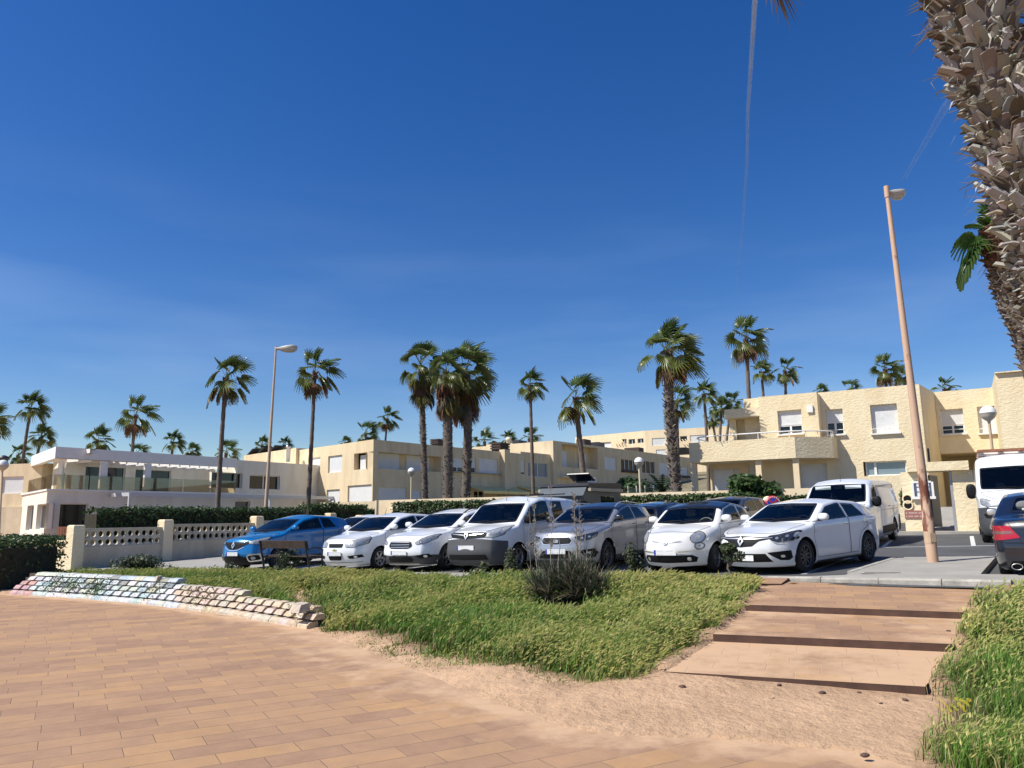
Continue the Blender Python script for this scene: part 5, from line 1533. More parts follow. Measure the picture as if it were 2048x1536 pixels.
# dark grey camper with lift-off roof, in the back row
def camper():
	c = at(1143, 1040, 30.5).xy; root = empty('camper', (c.x, c.y, lotz(c.x, c.y) - 0.12), math.atan2(-0.84, -0.54),
		'dark grey camper with tilted solar panel and white roof air conditioner', 'camper', 'cars parked in the back row')
	g = M['camper'] = mat('camper grey', (0.10, 0.115, 0.13), 0.4, 0.2, var=0.1)
	def sideprof(pts, y0, y1, mb, mi=0):
		n = len(pts); vs = [(p[0], y0, p[1]) for p in pts] + [(p[0], y1, p[1]) for p in pts]
		mb.add(vs, [tuple(range(n)), tuple(range(2 * n - 1, n - 1, -1))] + [(i, n + i, n + (i + 1) % n, (i + 1) % n) for i in range(n)], mi)
	mb = MB(); sideprof([(-2.4, 0.75), (-0.2, 0.75), (-0.2, 1.55), (0.75, 1.75), (0.9, 1.95), (0.55, 2.30), (-2.3, 2.40), (-2.45, 2.30)], -1.0, 1.0, mb)
	b = mb.build('cabin_box', g, root, fixn=True)
	mb = MB(); sideprof([(-2.46, 2.33), (0.5, 2.24), (0.62, 2.32), (0.45, 2.42), (-2.35, 2.50), (-2.50, 2.42)], -1.04, 1.04, mb); mb.build('roof', M['steel_dark'], root, fixn=True)
	mb = MB(); sideprof([(-0.2, 0.35), (2.5, 0.35), (2.55, 0.85), (2.35, 1.0), (1.35, 1.08), (0.85, 1.62), (-0.25, 1.68), (-2.6, 0.95), (-2.6, 0.45)], -0.88, 0.88, mb)
	mb.build('truck_body', M['car_anth'], root, fixn=True)
	mb = MB()
	mb.add([(1.37, -0.72, 1.10), (1.37, 0.72, 1.10), (0.90, 0.62, 1.60), (0.90, -0.62, 1.60)], [(0, 1, 2, 3)]); mb.build('windscreen', M['dark_glass'], root)
	for sg in (1, -1):
		mb = MB(); mb.add([(0.0, sg * 0.885, 1.08), (1.15, sg * 0.885, 1.08), (0.8, sg * 0.885, 1.55), (0.0, sg * 0.885, 1.6)], [(0, 1, 2, 3)]); mb.build('side_window', M['dark_glass'], root)
		mb = MB(); mb.box((-1.2, sg * 1.003, 1.75), (1.2, 0.01, 0.42)); mb.build('cabin_window', M['dark_glass'], root)
		# beige awning box and brackets along the side
		mb = MB(); mb.box((-0.9, sg * 1.10, 2.18), (2.9, 0.12, 0.12)); mb.build('awning_box', mat('beige awning', (0.42, 0.36, 0.26), 0.7), root)
	mb = MB(); Mx = Matrix.Rotation(R(-24), 3, 'Y'); mb.box((-0.05, 0.45, 2.68), (0.62, 0.95, 0.04), M=Mx); mb.tube([(-0.25, 0.1, 2.45), (-0.25, 0.1, 2.75)], 0.015, 5); mb.tube([(-0.25, 0.8, 2.45), (-0.25, 0.8, 2.75)], 0.015, 5)
	mb.build('solar_panel', M['car_navy'], root)
	mb = MB(); ellipsoid(mb, (-1.55, -0.1, 2.60), (0.42, 0.36, 0.16), 0, 16, 8, 0.55); mb.box((-1.13, -0.1, 2.57), (0.03, 0.5, 0.12), mi=1); mb.build('air_conditioner', [M['white_plastic'], BK], root)
	add_wheels(dict(wr=0.38, W=1.86, fx=1.7, rx=-1.5, rim=(5, False)), root)
camper()
# ------------------------------------------------------------------ buildings
def wall(mb, a, b, z0, z1, holes=(), depth=0.16, mi=0, mr=None):
	"""outer face of a wall from a to b (xy, seen left to right from outside) with window holes (s0, z0, s1, z1) and their reveals"""
	a = Vector(a[:2]); b = Vector(b[:2]); d = b - a; L = d.length; d.normalize(); inn = Vector((-d.y, d.x))
	mr = mi if mr is None else mr
	xs = sorted({0.0, L} | {max(0, min(L, v)) for h in holes for v in (h[0], h[2])})
	zs = sorted({z0, z1} | {max(z0, min(z1, v)) for h in holes for v in (h[1], h[3])})
	P = lambda s, z, k=0.0: (a.x + d.x * s + inn.x * k, a.y + d.y * s + inn.y * k, z)
	for i in range(len(xs) - 1):
		for j in range(len(zs) - 1):
			cx = (xs[i] + xs[i + 1]) / 2; cz = (zs[j] + zs[j + 1]) / 2
			if any(h[0] < cx < h[2] and h[1] < cz < h[3] for h in holes): continue
			mb.quad(P(xs[i], zs[j]), P(xs[i + 1], zs[j]), P(xs[i + 1], zs[j + 1]), P(xs[i], zs[j + 1]), mi)
	for h in holes:
		s0, h0, s1, h1 = h[:4]; dp = h[4] if len(h) > 4 else depth
		mb.quad(P(s0, h0), P(s0, h0, dp), P(s0, h1, dp), P(s0, h1), mr)
		mb.quad(P(s1, h0, dp), P(s1, h0), P(s1, h1), P(s1, h1, dp), mr)
		mb.quad(P(s0, h1), P(s0, h1, dp), P(s1, h1, dp), P(s1, h1), mr)
		mb.quad(P(s0, h0, dp), P(s0, h0), P(s1, h0), P(s1, h0, dp), mr)
class House:
	def __init__(s, name, loc, label, cat='house', group=None):
		s.root = empty(name, loc, 0, label, cat, group)
	def part(s, mb, name, mats, fixn=False): return mb.build(name, mats, s.root, world=True, fixn=fixn)
	def px(s, a, b, r):
		"""window rectangle given by photo pixels (x0, y0 top, x1, y1 bottom) on the wall a->b"""
		ym = (r[1] + r[3]) / 2; xm = (r[0] + r[2]) / 2
		s0 = onplane(r[0], ym, a, b)[0]; s1 = onplane(r[2], ym, a, b)[0]
		z0 = onplane(xm, r[3], a, b)[1]; z1 = onplane(xm, r[1], a, b)[1]
		return (s0, z0, s1, z1)
	def fill(s, a, b, h, kind='shutter', depth=0.14, frac=1.0, panes=2, frame=True):
		"""what closes a window hole"""
		a = Vector(a[:2]); b = Vector(b[:2]); d = (b - a).normalized(); inn = Vector((-d.y, d.x))
		s0, z0, s1, z1 = h[:4]
		P = lambda q, z, k: (a.x + d.x * q + inn.x * k, a.y + d.y * q + inn.y * k, z)
		ang = math.atan2(d.y, d.x)
		def bx(mb, q0, q1, y0, y1, k, t, mi=0):
			c = P((q0 + q1) / 2, (y0 + y1) / 2, k + t / 2); mb.box(c, (abs(q1 - q0), t, abs(y1 - y0)), ang, mi)
		zm = z1 - (z1 - z0) * frac
		par = s.root
		if frac < 1.0 or kind == 'glass':
			mb = MB(); zt_ = z1 if kind == 'glass' else zm
			bx(mb, s0 + 0.01, s1 - 0.01, z0 + 0.01, zt_, depth + 0.06, 0.02)
			w = mb.build('window_pane', s.glass if hasattr(s, 'glass') else M['dark_glass'], par, world=True)
			mb = MB(); fw = 0.055
			bx(mb, s0, s0 + fw, z0, zt_, depth, 0.06); bx(mb, s1 - fw, s1, z0, zt_, depth, 0.06)
			bx(mb, s0 + fw, s1 - fw, z0, z0 + fw, depth, 0.06); bx(mb, s0 + fw, s1 - fw, zt_ - fw, zt_, depth, 0.06)
			for k in range(1, panes):
				c = s0 + (s1 - s0) * k / panes; bx(mb, c - 0.045, c + 0.045, z0 + fw, zt_ - fw, depth - 0.005, 0.06)
			mb.build('window_frame', s.frame if hasattr(s, 'frame') else M['white_paint'], par, world=True)
		if kind == 'shutter':
			mb = MB(); nsl = max(3, int((z1 - zm) / 0.055)); dz = (z1 - zm) / nsl
			for k in range(nsl):      # slats, each with a rounded face
				y0 = zm + k * dz; y1 = y0 + dz
				va = [P(s0 + 0.005, y0, depth + 0.012), P(s1 - 0.005, y0, depth + 0.012), P(s1 - 0.005, y0 + dz * 0.25, depth), P(s0 + 0.005, y0 + dz * 0.25, depth),
					  P(s0 + 0.005, y1 - dz * 0.15, depth), P(s1 - 0.005, y1 - dz * 0.15, depth), P(s1 - 0.005, y1, depth + 0.012), P(s0 + 0.005, y1, depth + 0.012)]
				mb.add(va, [(0, 1, 2, 3), (3, 2, 5, 4), (4, 5, 6, 7)])
			bx(mb, s0 + 0.004, s1 - 0.004, zm, zm + 0.06, depth - 0.02, 0.03)
			mb.build('shutter', s.shut if hasattr(s, 'shut') else M['shutter'], par, world=True)
	def sill(s, a, b, h, rail=True):
		a = Vector(a[:2]); b = Vector(b[:2]); d = (b - a).normalized(); inn = Vector((-d.y, d.x)); ang = math.atan2(d.y, d.x)
		s0, z0, s1, z1 = h[:4]; c = a + d * ((s0 + s1) / 2) - inn * 0.03
		mb = MB(); mb.box((c.x, c.y, z0 - 0.035), (s1 - s0 + 0.14, 0.22, 0.07), ang); mb.build('window_sill', M['white_paint'], s.root, world=True)
		if rail:
			mb = MB(); p0 = a + d * (s0 + 0.0) - inn * 0.02; p1 = a + d * s1 - inn * 0.02
			mb.tube([(p0.x, p0.y, z0 + 0.22), (p1.x, p1.y, z0 + 0.22)], 0.02, 6); mb.build('window_rail', M['white_paint'], s.root, world=True)
def xy(p): return (p[0], p[1])
def off(p, d, t): return (p[0] + d[0] * t, p[1] + d[1] * t)
def capbox(mb, poly, z, mi=0):
	mb.add([(p[0], p[1], z) for p in poly], [tuple(range(len(poly)))], mi)

# ---- right yellow house
def right_house():
	ud = (0.866, -0.5); vd = (0.5, 0.866)
	Pa = at(1838, 768, 36); Z1 = Pa.z; A = xy(Pa)
	H = House('house', (A[0], A[1], 1.2), 'two-storey cream stucco house with chamfered balcony and porch columns behind the white panel van')
	g0 = 0.6
	def along(px, py, base=A):     # point on the main wall plane
		s_ = onplane(px, py, base, off(base, ud, 1))[0]; return off(base, ud, s_)
	# main wall from the projecting block to the corner
	a0 = along(1490, 850); a1 = A
	zlow = 2.0
	holes = [H.px(a0, a1, r) for r in ((1742, 808, 1796, 866), (1727, 922, 1814, 951), (1652, 818, 1687, 869), (1468, 930, 1512, 975), (1600, 928, 1655, 975))]
	holes[3] = (holes[3][0], 2.2, holes[3][2], holes[3][3]); holes[4] = (holes[4][0], 2.2, holes[4][2], holes[4][3])
	mb = MB(); wall(mb, a0, a1, g0, Z1, holes, 0.2)
	# right return wall, roof and back
	rt = (0.62, 0.785); k1 = off(a1, rt, 3.6)
	b1 = off(k1, vd, 4); b0 = off(a0, vd, 7.5)
	wall(mb, a1, k1, g0, Z1); wall(mb, k1, b1, g0, Z1); wall(mb, b1, b0, g0, Z1); wall(mb, b0, a0, g0, Z1)
	capbox(mb, [off(off(a0, vd, 0.25), ud, 0.25), off(off(a1, vd, 0.25), ud, -0.2), off(k1, ud, -0.25), off(off(b1, vd, -0.25), ud, -0.25), off(off(b0, vd, -0.25), ud, 0.25)], Z1 - 0.35, 1)
	# parapet top ring
	mb.add([(*a0, Z1), (*a1, Z1), (*k1, Z1), (*b1, Z1), (*b0, Z1), (*off(off(a0, vd, .25), ud, .25), Z1), (*off(off(a1, vd, .25), ud, -.2), Z1), (*off(k1, ud, -.25), Z1), (*off(off(b1, vd, -.25), ud, -.25), Z1), (*off(off(b0, vd, -.25), ud, .25), Z1)],
		   [(0, 1, 6, 5), (1, 2, 7, 6), (2, 3, 8, 7), (3, 4, 9, 8), (4, 0, 5, 9)])
	H.part(mb, 'wall', [M['cream_rough'], M['roof_grey']])
	H.fill(a0, a1, holes[0], 'shutter', 0.2); H.sill(a0, a1, holes[0])
	H.glass = M['grey_glass']
	h = holes[1]; H.fill(a0, a1, (h[0] + 0.08, h[1], h[0] + (h[2] - h[0]) * 0.27, h[3]), 'glass', 0.18, panes=1); H.fill(a0, a1, (h[0] + (h[2] - h[0]) * 0.27, h[1], h[2] - 0.02, h[3]), 'glass', 0.18, panes=1)
	H.glass = M['dark_glass']
	H.fill(a0, a1, holes[2], 'shutter', 0.16, 0.5); H.sill(a0, a1, holes[2])
	H.fill(a0, a1, holes[3], 'shutter', 0.16); H.fill(a0, a1, holes[4], 'shutter', 0.16)
	# projecting block
	q = 0.85
	c0 = off(along(1521, 900), vd, -q); c1 = off(along(1641, 870), vd, -q)
	# correct for parallax: place on the plane itself
	pl = off(A, vd, -q)
	c0 = along(1521, 870, pl); c1 = along(1640, 870, pl)
	zb = 4.9; ztop = onplane(1600, 787, pl, off(pl, ud, 1))[1]
	hh = [H.px(c0, c1, (1556, 820, 1604, 868))]
	mb = MB(); wall(mb, c0, c1, zb - 0.3, ztop, hh, 0.2)
	e0 = off(c0, vd, 6); e1 = off(c1, vd, 6)
	wall(mb, c1, e1, zb - 0.3, ztop); wall(mb, e0, c0, zb - 0.3, ztop); wall(mb, e1, e0, zb, ztop); capbox(mb, [c0, c1, e1, e0], ztop)
	H.part(mb, 'upper_block', M['cream_rough'])
	H.fill(c0, c1, hh[0], 'shutter', 0.16, 0.62); H.sill(c0, c1, hh[0], False)
	# alarm box on the wall
	sA = onplane(1620, 818, c0, c1); mb = MB(); w_ = off(c0, ud, sA[0]); mb.box((w_[0] - vd[0] * 0.05, w_[1] - vd[1] * 0.05, sA[1]), (0.28, 0.1, 0.34), R(-30)); H.part(mb, 'alarm_box', M['white_paint'])
	# left terrace room, recessed door under a lintel
	t0 = along(1450, 850, pl); t1 = c0; zt_ = onplane(1480, 817, pl, off(pl, ud, 1))[1]; zl = onplane(1480, 835, pl, off(pl, ud, 1))[1]
	f0 = off(t0, vd, 5.0)
	mb = MB(); mb.prism([t0, t1, off(t1, vd, 5), f0], zl, zt_); H.part(mb, 'roof_canopy', M['cream_rough'], True)
	rb0, rb1 = off(t0, vd, 1.3), off(t1, vd, 1.3)
	hh = [(0.9, zb, (Vector(rb1) - Vector(rb0)).length - 0.05, zl - 0.55)]
	mb = MB(); wall(mb, rb0, rb1, zb - 0.3, zl, hh, 0.1); wall(mb, f0, off(t0, vd, 0.9), zb - 0.3, zl); wall(mb, off(off(t0, vd, 0.9), ud, 0.35), off(f0, ud, .35), zb - 0.3, zl); wall(mb, off(t0, vd, 0.9), off(off(t0, vd, 0.9), ud, 0.35), zb - .3, zl)
	H.part(mb, 'terrace_room', M['cream_rough']); H.fill(rb0, rb1, hh[0], 'shutter', 0.1)
	# balcony with chamfered corner
	p2 = 2.1; pb = off(A, vd, -p2)
	b0 = along(1378, 900, pb); b1 = along(1590, 890, pb)
	pc = off(A, vd, -0.95); b2 = along(1665, 890, pc); b3 = along(1668, 890)
	b3 = off(off(A, ud, (Vector(b2) - Vector(A)).dot(Vector(ud)) + 0.12), vd, 0.0)
	zp1 = onplane(1480, 880, pb, off(pb, ud, 1))[1]; zp0 = onplane(1480, 921, pb, off(pb, ud, 1))[1]
	back0 = off(b0, vd, 4.5)
	poly = [b0, b1, b2, b3, off(b3, vd, 1.0), back0]
	mb = MB()
	ring = [b0, b1, b2, b3]
	th = 0.22
	def offp(pts, t):
		out = []
		for i, p in enumerate(pts):
			v1 = (Vector(p) - Vector(pts[i - 1])) if i > 0 else (Vector(pts[1]) - Vector(p)); v2 = (Vector(pts[i + 1]) - Vector(p)) if i < len(pts) - 1 else v1
			n1 = Vector((-v1.normalized().y, v1.normalized().x)); n2 = Vector((-v2.normalized().y, v2.normalized().x)); m_ = (n1 + n2).normalized()
			out.append(tuple(Vector(p) + m_ * (t / max(.4, m_.dot(n1)))))
		return out
	inner = offp(ring, th)
	full = [back0] + ring; inn2 = offp(full, th)
	for i in range(len(full) - 1):
		wall(mb, full[i], full[i + 1], zp0, zp1)
		wall(mb, inn2[i + 1], inn2[i], zp0 + 0.4, zp1)
		mb.quad((*full[i], zp1), (*full[i + 1], zp1), (*inn2[i + 1], zp1), (*inn2[i], zp1))
	capbox(mb, poly, zp0 + 0.4); capbox(mb, poly[::-1], zp0)
	H.part(mb, 'balcony', M['cream_rough'])
	mb = MB(); rl = [back0] + ring; rc = offp(rl, 0.11)
	pts = []
	for i, p in enumerate(rc): pts.append((p[0], p[1], zp1 + 0.30))
	# smoothed corner of the handrail
	sm = []
	for i in range(len(pts) - 1):
		for k in range(6): sm.append(tuple(Vector(pts[i]).lerp(Vector(pts[i + 1]), k / 6)))
	sm.append(pts[-1])
	for _ in range(2): sm = [sm[0]] + [tuple((Vector(sm[i - 1]) + Vector(sm[i]) * 2 + Vector(sm[i + 1])) / 4) for i in range(1, len(sm) - 1)] + [sm[-1]]
	mb.tube(sm, 0.035, 6)
	for k in range(0, len(sm), 2): mb.tube([(sm[k][0], sm[k][1], zp1 - 0.02), sm[k]], 0.02, 6)
	H.part(mb, 'balcony_rail', M['white_paint'])
	# porch columns
	for px in (1389, 1519, 1594):
		c = along(px, 950, off(A, vd, -p2 + 0.3)); mb = MB(); mb.box((c[0], c[1], (g0 + zp0) / 2), (0.27, 0.27, zp0 - g0), R(-30)); H.part(mb, 'column', M['cream_far'])
	# porch back wall further left, with wide shutters
	d1 = a0; d0 = along(1420, 950)
	hh = [H.px(d0, d1, (1424, 938, 1480, 980))]; hh[0] = (hh[0][0], 2.0, min(hh[0][2], 5.5), hh[0][3])
	mb = MB(); wall(mb, d0, d1, g0, zp0, hh, 0.15); wall(mb, off(d0, vd, 5), d0, g0, zp0); H.part(mb, 'porch_wall', M['cream']); H.fill(d0, d1, hh[0], 'shutter', 0.12)
	# right part set back over the passage
	r0 = off(k1, vd, -0.05); r1 = along(2010, 850, r0)
	zr = onplane(1920, 780, r0, r1)[1]; zu = onplane(1920, 906, r0, r1)[1]
	hh = [H.px(r0, r1, (1882, 818, 1928, 868)), H.px(r0, r1, (1956, 812, 1998, 866))]
	mb = MB(); wall(mb, r0, r1, zu, zr, hh, 0.2)
	q0, q1 = off(r0, vd, 5), off(r1, vd, 5)
	capbox(mb, [r0, r1, q1, q0], zr - 0.02); capbox(mb, [q0, q1, r1, r0], zu); wall(mb, q0, r0, zu, zr); wall(mb, r1, q1, zu, zr)
	H.part(mb, 'bridge_room', M['cream_rough'])
	H.fill(r0, r1, hh[0], 'shutter', 0.18, 0.62); H.sill(r0, r1, hh[0]); H.fill(r0, r1, hh[1], 'shutter', 0.18); H.sill(r0, r1, hh[1])
	# passage walls behind
	k0, k1 = off(r0, vd, 3.5), off(r1, vd, 3.5)
	mb = MB(); wall(mb, off(k0, ud, -0.3), off(k0, ud, 1.6), g0, zu); wall(mb, off(off(k0, vd, 1.5), ud, 1.6), off(k1, vd, 1.5), g0, zu); H.part(mb, 'passage_wall', M['cream'])
	mb = MB(); c = off(off(k0, ud, 0.55), vd, -0.03); mb.box((c[0], c[1], 2.9), (0.5, 0.06, 0.9), R(-30)); H.part(mb, 'passage_window', M['cream_far'])
	# drain pipe at the corner
	mb = MB(); c = off(off(A, ud, 0.08), vd, 0.35); mb.tube([(c[0], c[1], 3.6), (c[0], c[1], 4.6)], 0.05, 8); H.part(mb, 'drain_pipe', M['steel_dark'])
	# chimney vents on the roof
	return A, ud, vd, r0, r1, Z1
RA, Rud, Rvd, Rr0, Rr1, RZ1 = right_house()

# ---- block at the far right edge
def edge_house():
	P = at(1989, 748, 34.0); a0 = xy(P); Z = P.z; a1 = off(a0, Rud, 14)
	H = House('house', (a0[0] + 4, a0[1], 1.0), 'tall windowless cream stucco house at the right edge of the photo')
	mb = MB(); wall(mb, a0, a1, 0.6, Z); b0, b1 = off(a0, Rvd, 8), off(a1, Rvd, 8)
	wall(mb, a1, b1, 0.6, Z); wall(mb, b1, b0, 0.6, Z); wall(mb, b0, a0, 0.6, Z); capbox(mb, [a0, a1, b1, b0], Z - 0.02); H.part(mb, 'wall', M['cream_rough'])
	mb = MB(); c = off(a0, Rud, 2.5); mb.box((c[0], c[1], Z + 0.03), (5.0, 0.3, 0.05), R(-30)); H.part(mb, 'roof_edge', M['cream_rough'])
edge_house()

# ---- middle terraced houses
def mid_houses():
	A0 = at(590, 902, 74.8); A1 = at(747, 878, 65.0); Z = (A0.z + A1.z) / 2; a0, a1 = xy(A0), xy(A1)
	H = House('house', (a1[0], a1[1], 2.0), 'cream two-storey end house with sunlit shuttered gable, left of the three shaggy palms', group='terraced cream houses')
	dv = (Vector((0.6, 0.8))); dvt = (dv.x, dv.y)
	du = (Vector(a1) - Vector(a0)).normalized()
	g0 = 1.2
	hh = [H.px(a0, a1, r) for r in ((622, 915, 637, 948), (656, 911, 684, 945), (653, 979, 679, 1014), (695, 970, 743, 1012))]
	hh[0] = (hh[0][0], hh[0][1], hh[0][2] + 0.3, hh[0][3])
	# corner loggia opening
	lg = H.px(a0, a1, (708, 905, 747.5, 938)); lg = (lg[0], lg[1], (Vector(a1) - Vector(a0)).length, lg[3])
	mb = MB(); wall(mb, a0, a1, g0, Z, hh + [(lg[0], lg[1], lg[2], lg[3], 0.5)], 0.16)
	H.part(mb, 'wall', M['cream'])
	for h in hh: H.fill(a0, a1, h, 'shutter', 0.14)
	H.fill(a0, a1, (lg[0] + 0.35, lg[1], lg[2] - 0.35, lg[3] - 0.15), 'shutter', 0.42)
	# shaded long side
	b1 = off(a1, dvt, 21.0)
	def rr(r): return H.px(a1, b1, r)
	hs = [rr((757, 975, 813, 1005)), rr((823, 980, 842, 1003)), rr((764, 905, 812, 939)), rr((826, 908, 872, 942))]
	lg2 = (hs[2][0] - 0.9, lg[1], hs[3][2] + 0.7, lg[3], 0.9)
	more = [rr((903, 916, 927, 945)), rr((932, 917, 952, 945)), rr((958, 917, 996, 946))]
	low = [rr((948, 982, 968, 1004))]
	mb = MB(); wall(mb, a1, b1, g0, Z - 0.0, [hs[0], hs[1], lg2] + more + low, 0.16)
	# back wall of the loggia
	bk0 = off(a1, (-dv.y, dv.x), 0.9); bk1 = off(bk0, dvt, lg2[2]); wall(mb, bk0, bk1, lg2[1], lg2[3])
	c0 = off(a0, dvt, 21)
	wall(mb, b1, c0, g0, Z); wall(mb, c0, a0, g0, Z); capbox(mb, [a0, a1, b1, c0], Z - 0.01, 1)
	H.part(mb, 'side_wall', [M['cream'], M['roof_grey']])
	H.fill(a1, b1, hs[0], 'shutter', 0.1); H.fill(a1, b1, hs[1], 'shutter', 0.1)
	H.fill(a1, b1, hs[2], 'shutter', 0.85); H.fill(a1, b1, hs[3], 'shutter', 0.85)
	H.fill(a1, b1, more[0], 'shutter', 0.1, 0.6, 2); H.fill(a1, b1, more[1], 'shutter', 0.1, 0.6, 2); H.fill(a1, b1, more[2], 'shutter', 0.1)
	H.fill(a1, b1, low[0], 'glass', 0.1)
	mb = MB()
	for k in range(3):
		s0 = 11.8; q = off(a1, dvt, s0);
	# pilaster between two houses and ledge under the windows
	q = off(a1, dvt, onplane(1006, 950, a1, b1)[0]); mb.box((q[0] + dv.y * 0.25, q[1] - dv.x * 0.25, (g0 + Z) / 2 + 0.1), (0.9, 0.7, Z - g0 + 0.2), math.atan2(dv.y, dv.x)); H.part(mb, 'pilaster', M['cream'])
	mb = MB(); s0, s1 = onplane(905, 946, a1, b1)[0], onplane(1000, 948, a1, b1)[0]; q = off(a1, dvt, (s0 + s1) / 2); mb.box((q[0] + dv.y * 0.12, q[1] - dv.x * 0.12, more[2][1] - 0.09), (s1 - s0, 0.3, 0.09), math.atan2(dv.y, dv.x)); H.part(mb, 'ledge', M['concrete'])
	# yellow awnings over the ground floor
	for (x0, x1, lab) in ((935, 1030, 'long yellow fabric awning over the ground floor behind the shaggy palms'), (1035, 1095, 'short yellow fabric awning behind the thin palm')):
		s0, z_ = onplane(x0, 976, a1, b1); s1, _ = onplane(x1, 976, a1, b1); p = off(a1, dvt, s0); r_ = off(a1, dvt, s1); on = (dv.y, -dv.x)
		mb = MB(); z_ = onplane((x0 + x1) / 2, 974, a1, b1)[1]
		po, ro = off(p, on, 2.0), off(r_, on, 2.0)
		mb.add([(*p, z_), (*r_, z_), (*ro, z_ - 0.5), (*po, z_ - 0.5), (*p, z_ - 0.04), (*r_, z_ - 0.04), (*ro, z_ - 0.54), (*po, z_ - 0.54)],
			   [(0, 1, 2, 3), (7, 6, 5, 4), (0, 3, 7, 4), (1, 5, 6, 2), (3, 2, 6, 7)])
		mb.add([(*ro, z_ - 0.54), (*po, z_ - 0.54), (*po, z_ - 0.75), (*ro, z_ - 0.75)], [(0, 1, 2, 3)])
		tag(mb.build('awning', mat('yellow awning', (0.80, 0.64, 0.26), 0.8, var=0.08), fixn=True), lab, 'awning', 'yellow awnings')
	# second house of the row
	a2 = b1; b2 = off(a1, dvt, onplane(1101, 950, a1, b1)[0])
	P3 = at(1106, 881, 86.0); a3 = xy(P3); Z3 = P3.z
	H2 = House('house', (b1[0], b1[1], 2.5), 'shaded cream terraced house between the shaggy palms and the thin straight palm', group='terraced cream houses')
	e2 = off(a1, dvt, onplane(1107, 950, a1, b1)[0]); Z2 = onplane(1060, 905, a1, b1)[1]
	hh = [H2.px(b1, e2, r) for r in ((1016, 919, 1050, 948), (1056, 925, 1096, 954))]
	hd = [H2.px(b1, e2, (1028, 985, 1046, 1010)), H2.px(b1, e2, (1060, 982, 1080, 1010))]
	mb = MB(); wall(mb, b1, e2, g0, Z2, hh + hd, 0.16); f2, f1 = off(e2, (-dv.y, dv.x), 9), off(b1, (-dv.y, dv.x), 9); wall(mb, f1, b1, g0, Z2); capbox(mb, [b1, e2, f2, f1], Z2 - 0.01, 1); H2.part(mb, 'wall', [M['cream'], M['roof_grey']])
	H2.fill(b1, e2, hh[0], 'shutter', 0.1, 0.82); H2.glass = M['grey_glass']; H2.fill(b1, e2, hh[1], 'glass', 0.1, panes=2); H2.glass = M['dark_glass']
	for h in hd: H2.fill(b1, e2, h, 'glass', 0.1, panes=2)
	# third house, standing forward
	H3 = House('house', (a3[0], a3[1], 2.5), 'long shaded cream terraced house with recessed balcony and dark gridded windows', group='terraced cream houses')
	dv3 = Vector((0.6, 0.8)); b3 = off(a3, (0.6, 0.8), 38)
	rr3 = lambda r: H3.px(a3, b3, r)
	lg3 = (*rr3((1124, 892, 1196, 936)), 1.2)
	hh = [rr3((1209, 914, 1233, 940)), rr3((1242, 919, 1275, 943)), rr3((1284, 922, 1310, 947)), rr3((1318, 926, 1345, 950)), rr3((1356, 934, 1376, 953))]
	mb = MB(); wall(mb, a3, b3, g0, Z3, hh + [lg3], 0.16)
	f0 = off(a3, (-0.8, 0.6), 16); fb = off(b3, (-0.8, 0.6), 16)
	wall(mb, f0, a3, g0, Z3); capbox(mb, [a3, b3, fb, f0], Z3 - 0.01, 1)
	bk = off(a3, (-0.8, 0.6), 1.2); wall(mb, off(bk, dvt, lg3[0]), off(bk, dvt, lg3[2]), lg3[1], lg3[3])
	H3.part(mb, 'wall', [M['cream'], M['roof_grey']])
	for r in ((1128, 900, 1149, 934), (1173, 907, 1188, 937)): H3.fill(a3, b3, rr3(r), 'shutter', 1.1)
	H3.fill(a3, b3, hh[0], 'shutter', 0.1); H3.fill(a3, b3, hh[1], 'glass', 0.1, panes=4); H3.fill(a3, b3, hh[2], 'glass', 0.1, panes=3); H3.fill(a3, b3, hh[3], 'shutter', 0.1); H3.fill(a3, b3, hh[4], 'shutter', 0.1)
	mb = MB(); s0, z_ = onplane(1116, 954, a3, b3); s1, _ = onplane(1180, 958, a3, b3); q = off(off(a3, dvt, (s0 + s1) / 2), (0.8, -0.6), 0.3); mb.box((*q, z_), (s1 - s0, 0.7, 0.12), math.atan2(.8, .6)); H3.part(mb, 'door_canopy', M['cream_far'])
	# flower boxes
	for r in (hh[1], (hh[4][0] - 1, hh[4][1], hh[4][2], hh[4][3])):
		q = off(off(a3, dvt, (r[0] + r[2]) / 2), (0.8, -0.6), 0.18); mb = MB(); mb.box((*q, r[1] - 0.02), (r[2] - r[0], 0.25, 0.28), math.atan2(.8, .6)); H3.part(mb, 'flower_box', M['wood_dark'])
	# roof terrace boxes and pergolas seen over the parapets
	def roofbox(px0, y0, px1, y1, D, m, lab, cat, slats=0, dep=2.0):
		p0 = at(px0, y1, D); p1 = at(px1, y1, D); z1 = at((px0 + px1) / 2, y0, D).z; z0 = p0.z - 0.5; w = abs(p1.x - p0.x)
		mb = MB(); c = ((p0.x + p1.x) / 2, D + dep / 2)
		if slats:
			n = slats; zz = p0.z
			for k in range(n):
				z = zz + (z1 - zz) * (k + 0.5) / n; mb.box((c[0], c[1], z), (w, dep, (z1 - zz) / n * 0.6), R(-30))
			mb.box((c[0], c[1], (z0 + z1) / 2), (w * 0.86, dep * 0.86, z1 - z0 - 0.02), R(-30))
		else: mb.box((c[0], c[1], (z0 + z1) / 2), (w, dep, z1 - z0), R(-30))
		return tag(mb.build(nm_, m), lab, cat, None)
	nm_ = 'roof_vent'
	roofbox(988, 884, 1012, 899, 80, M['wood_dark'], 'dark slatted box on the parapet just right of the shaggy palms', 'roof vent', 3)
	roofbox(1086, 883, 1109, 896, 90, M['wood_dark'], 'dark slatted box on the roof beside the top of the thin palm trunk', 'roof vent', 3)
	roofbox(867, 877, 887, 888, 81, M['wood_dark'], 'dark slatted box on the roof behind the leftmost shaggy palm', 'roof vent', 3)
	nm_ = 'roof_room'
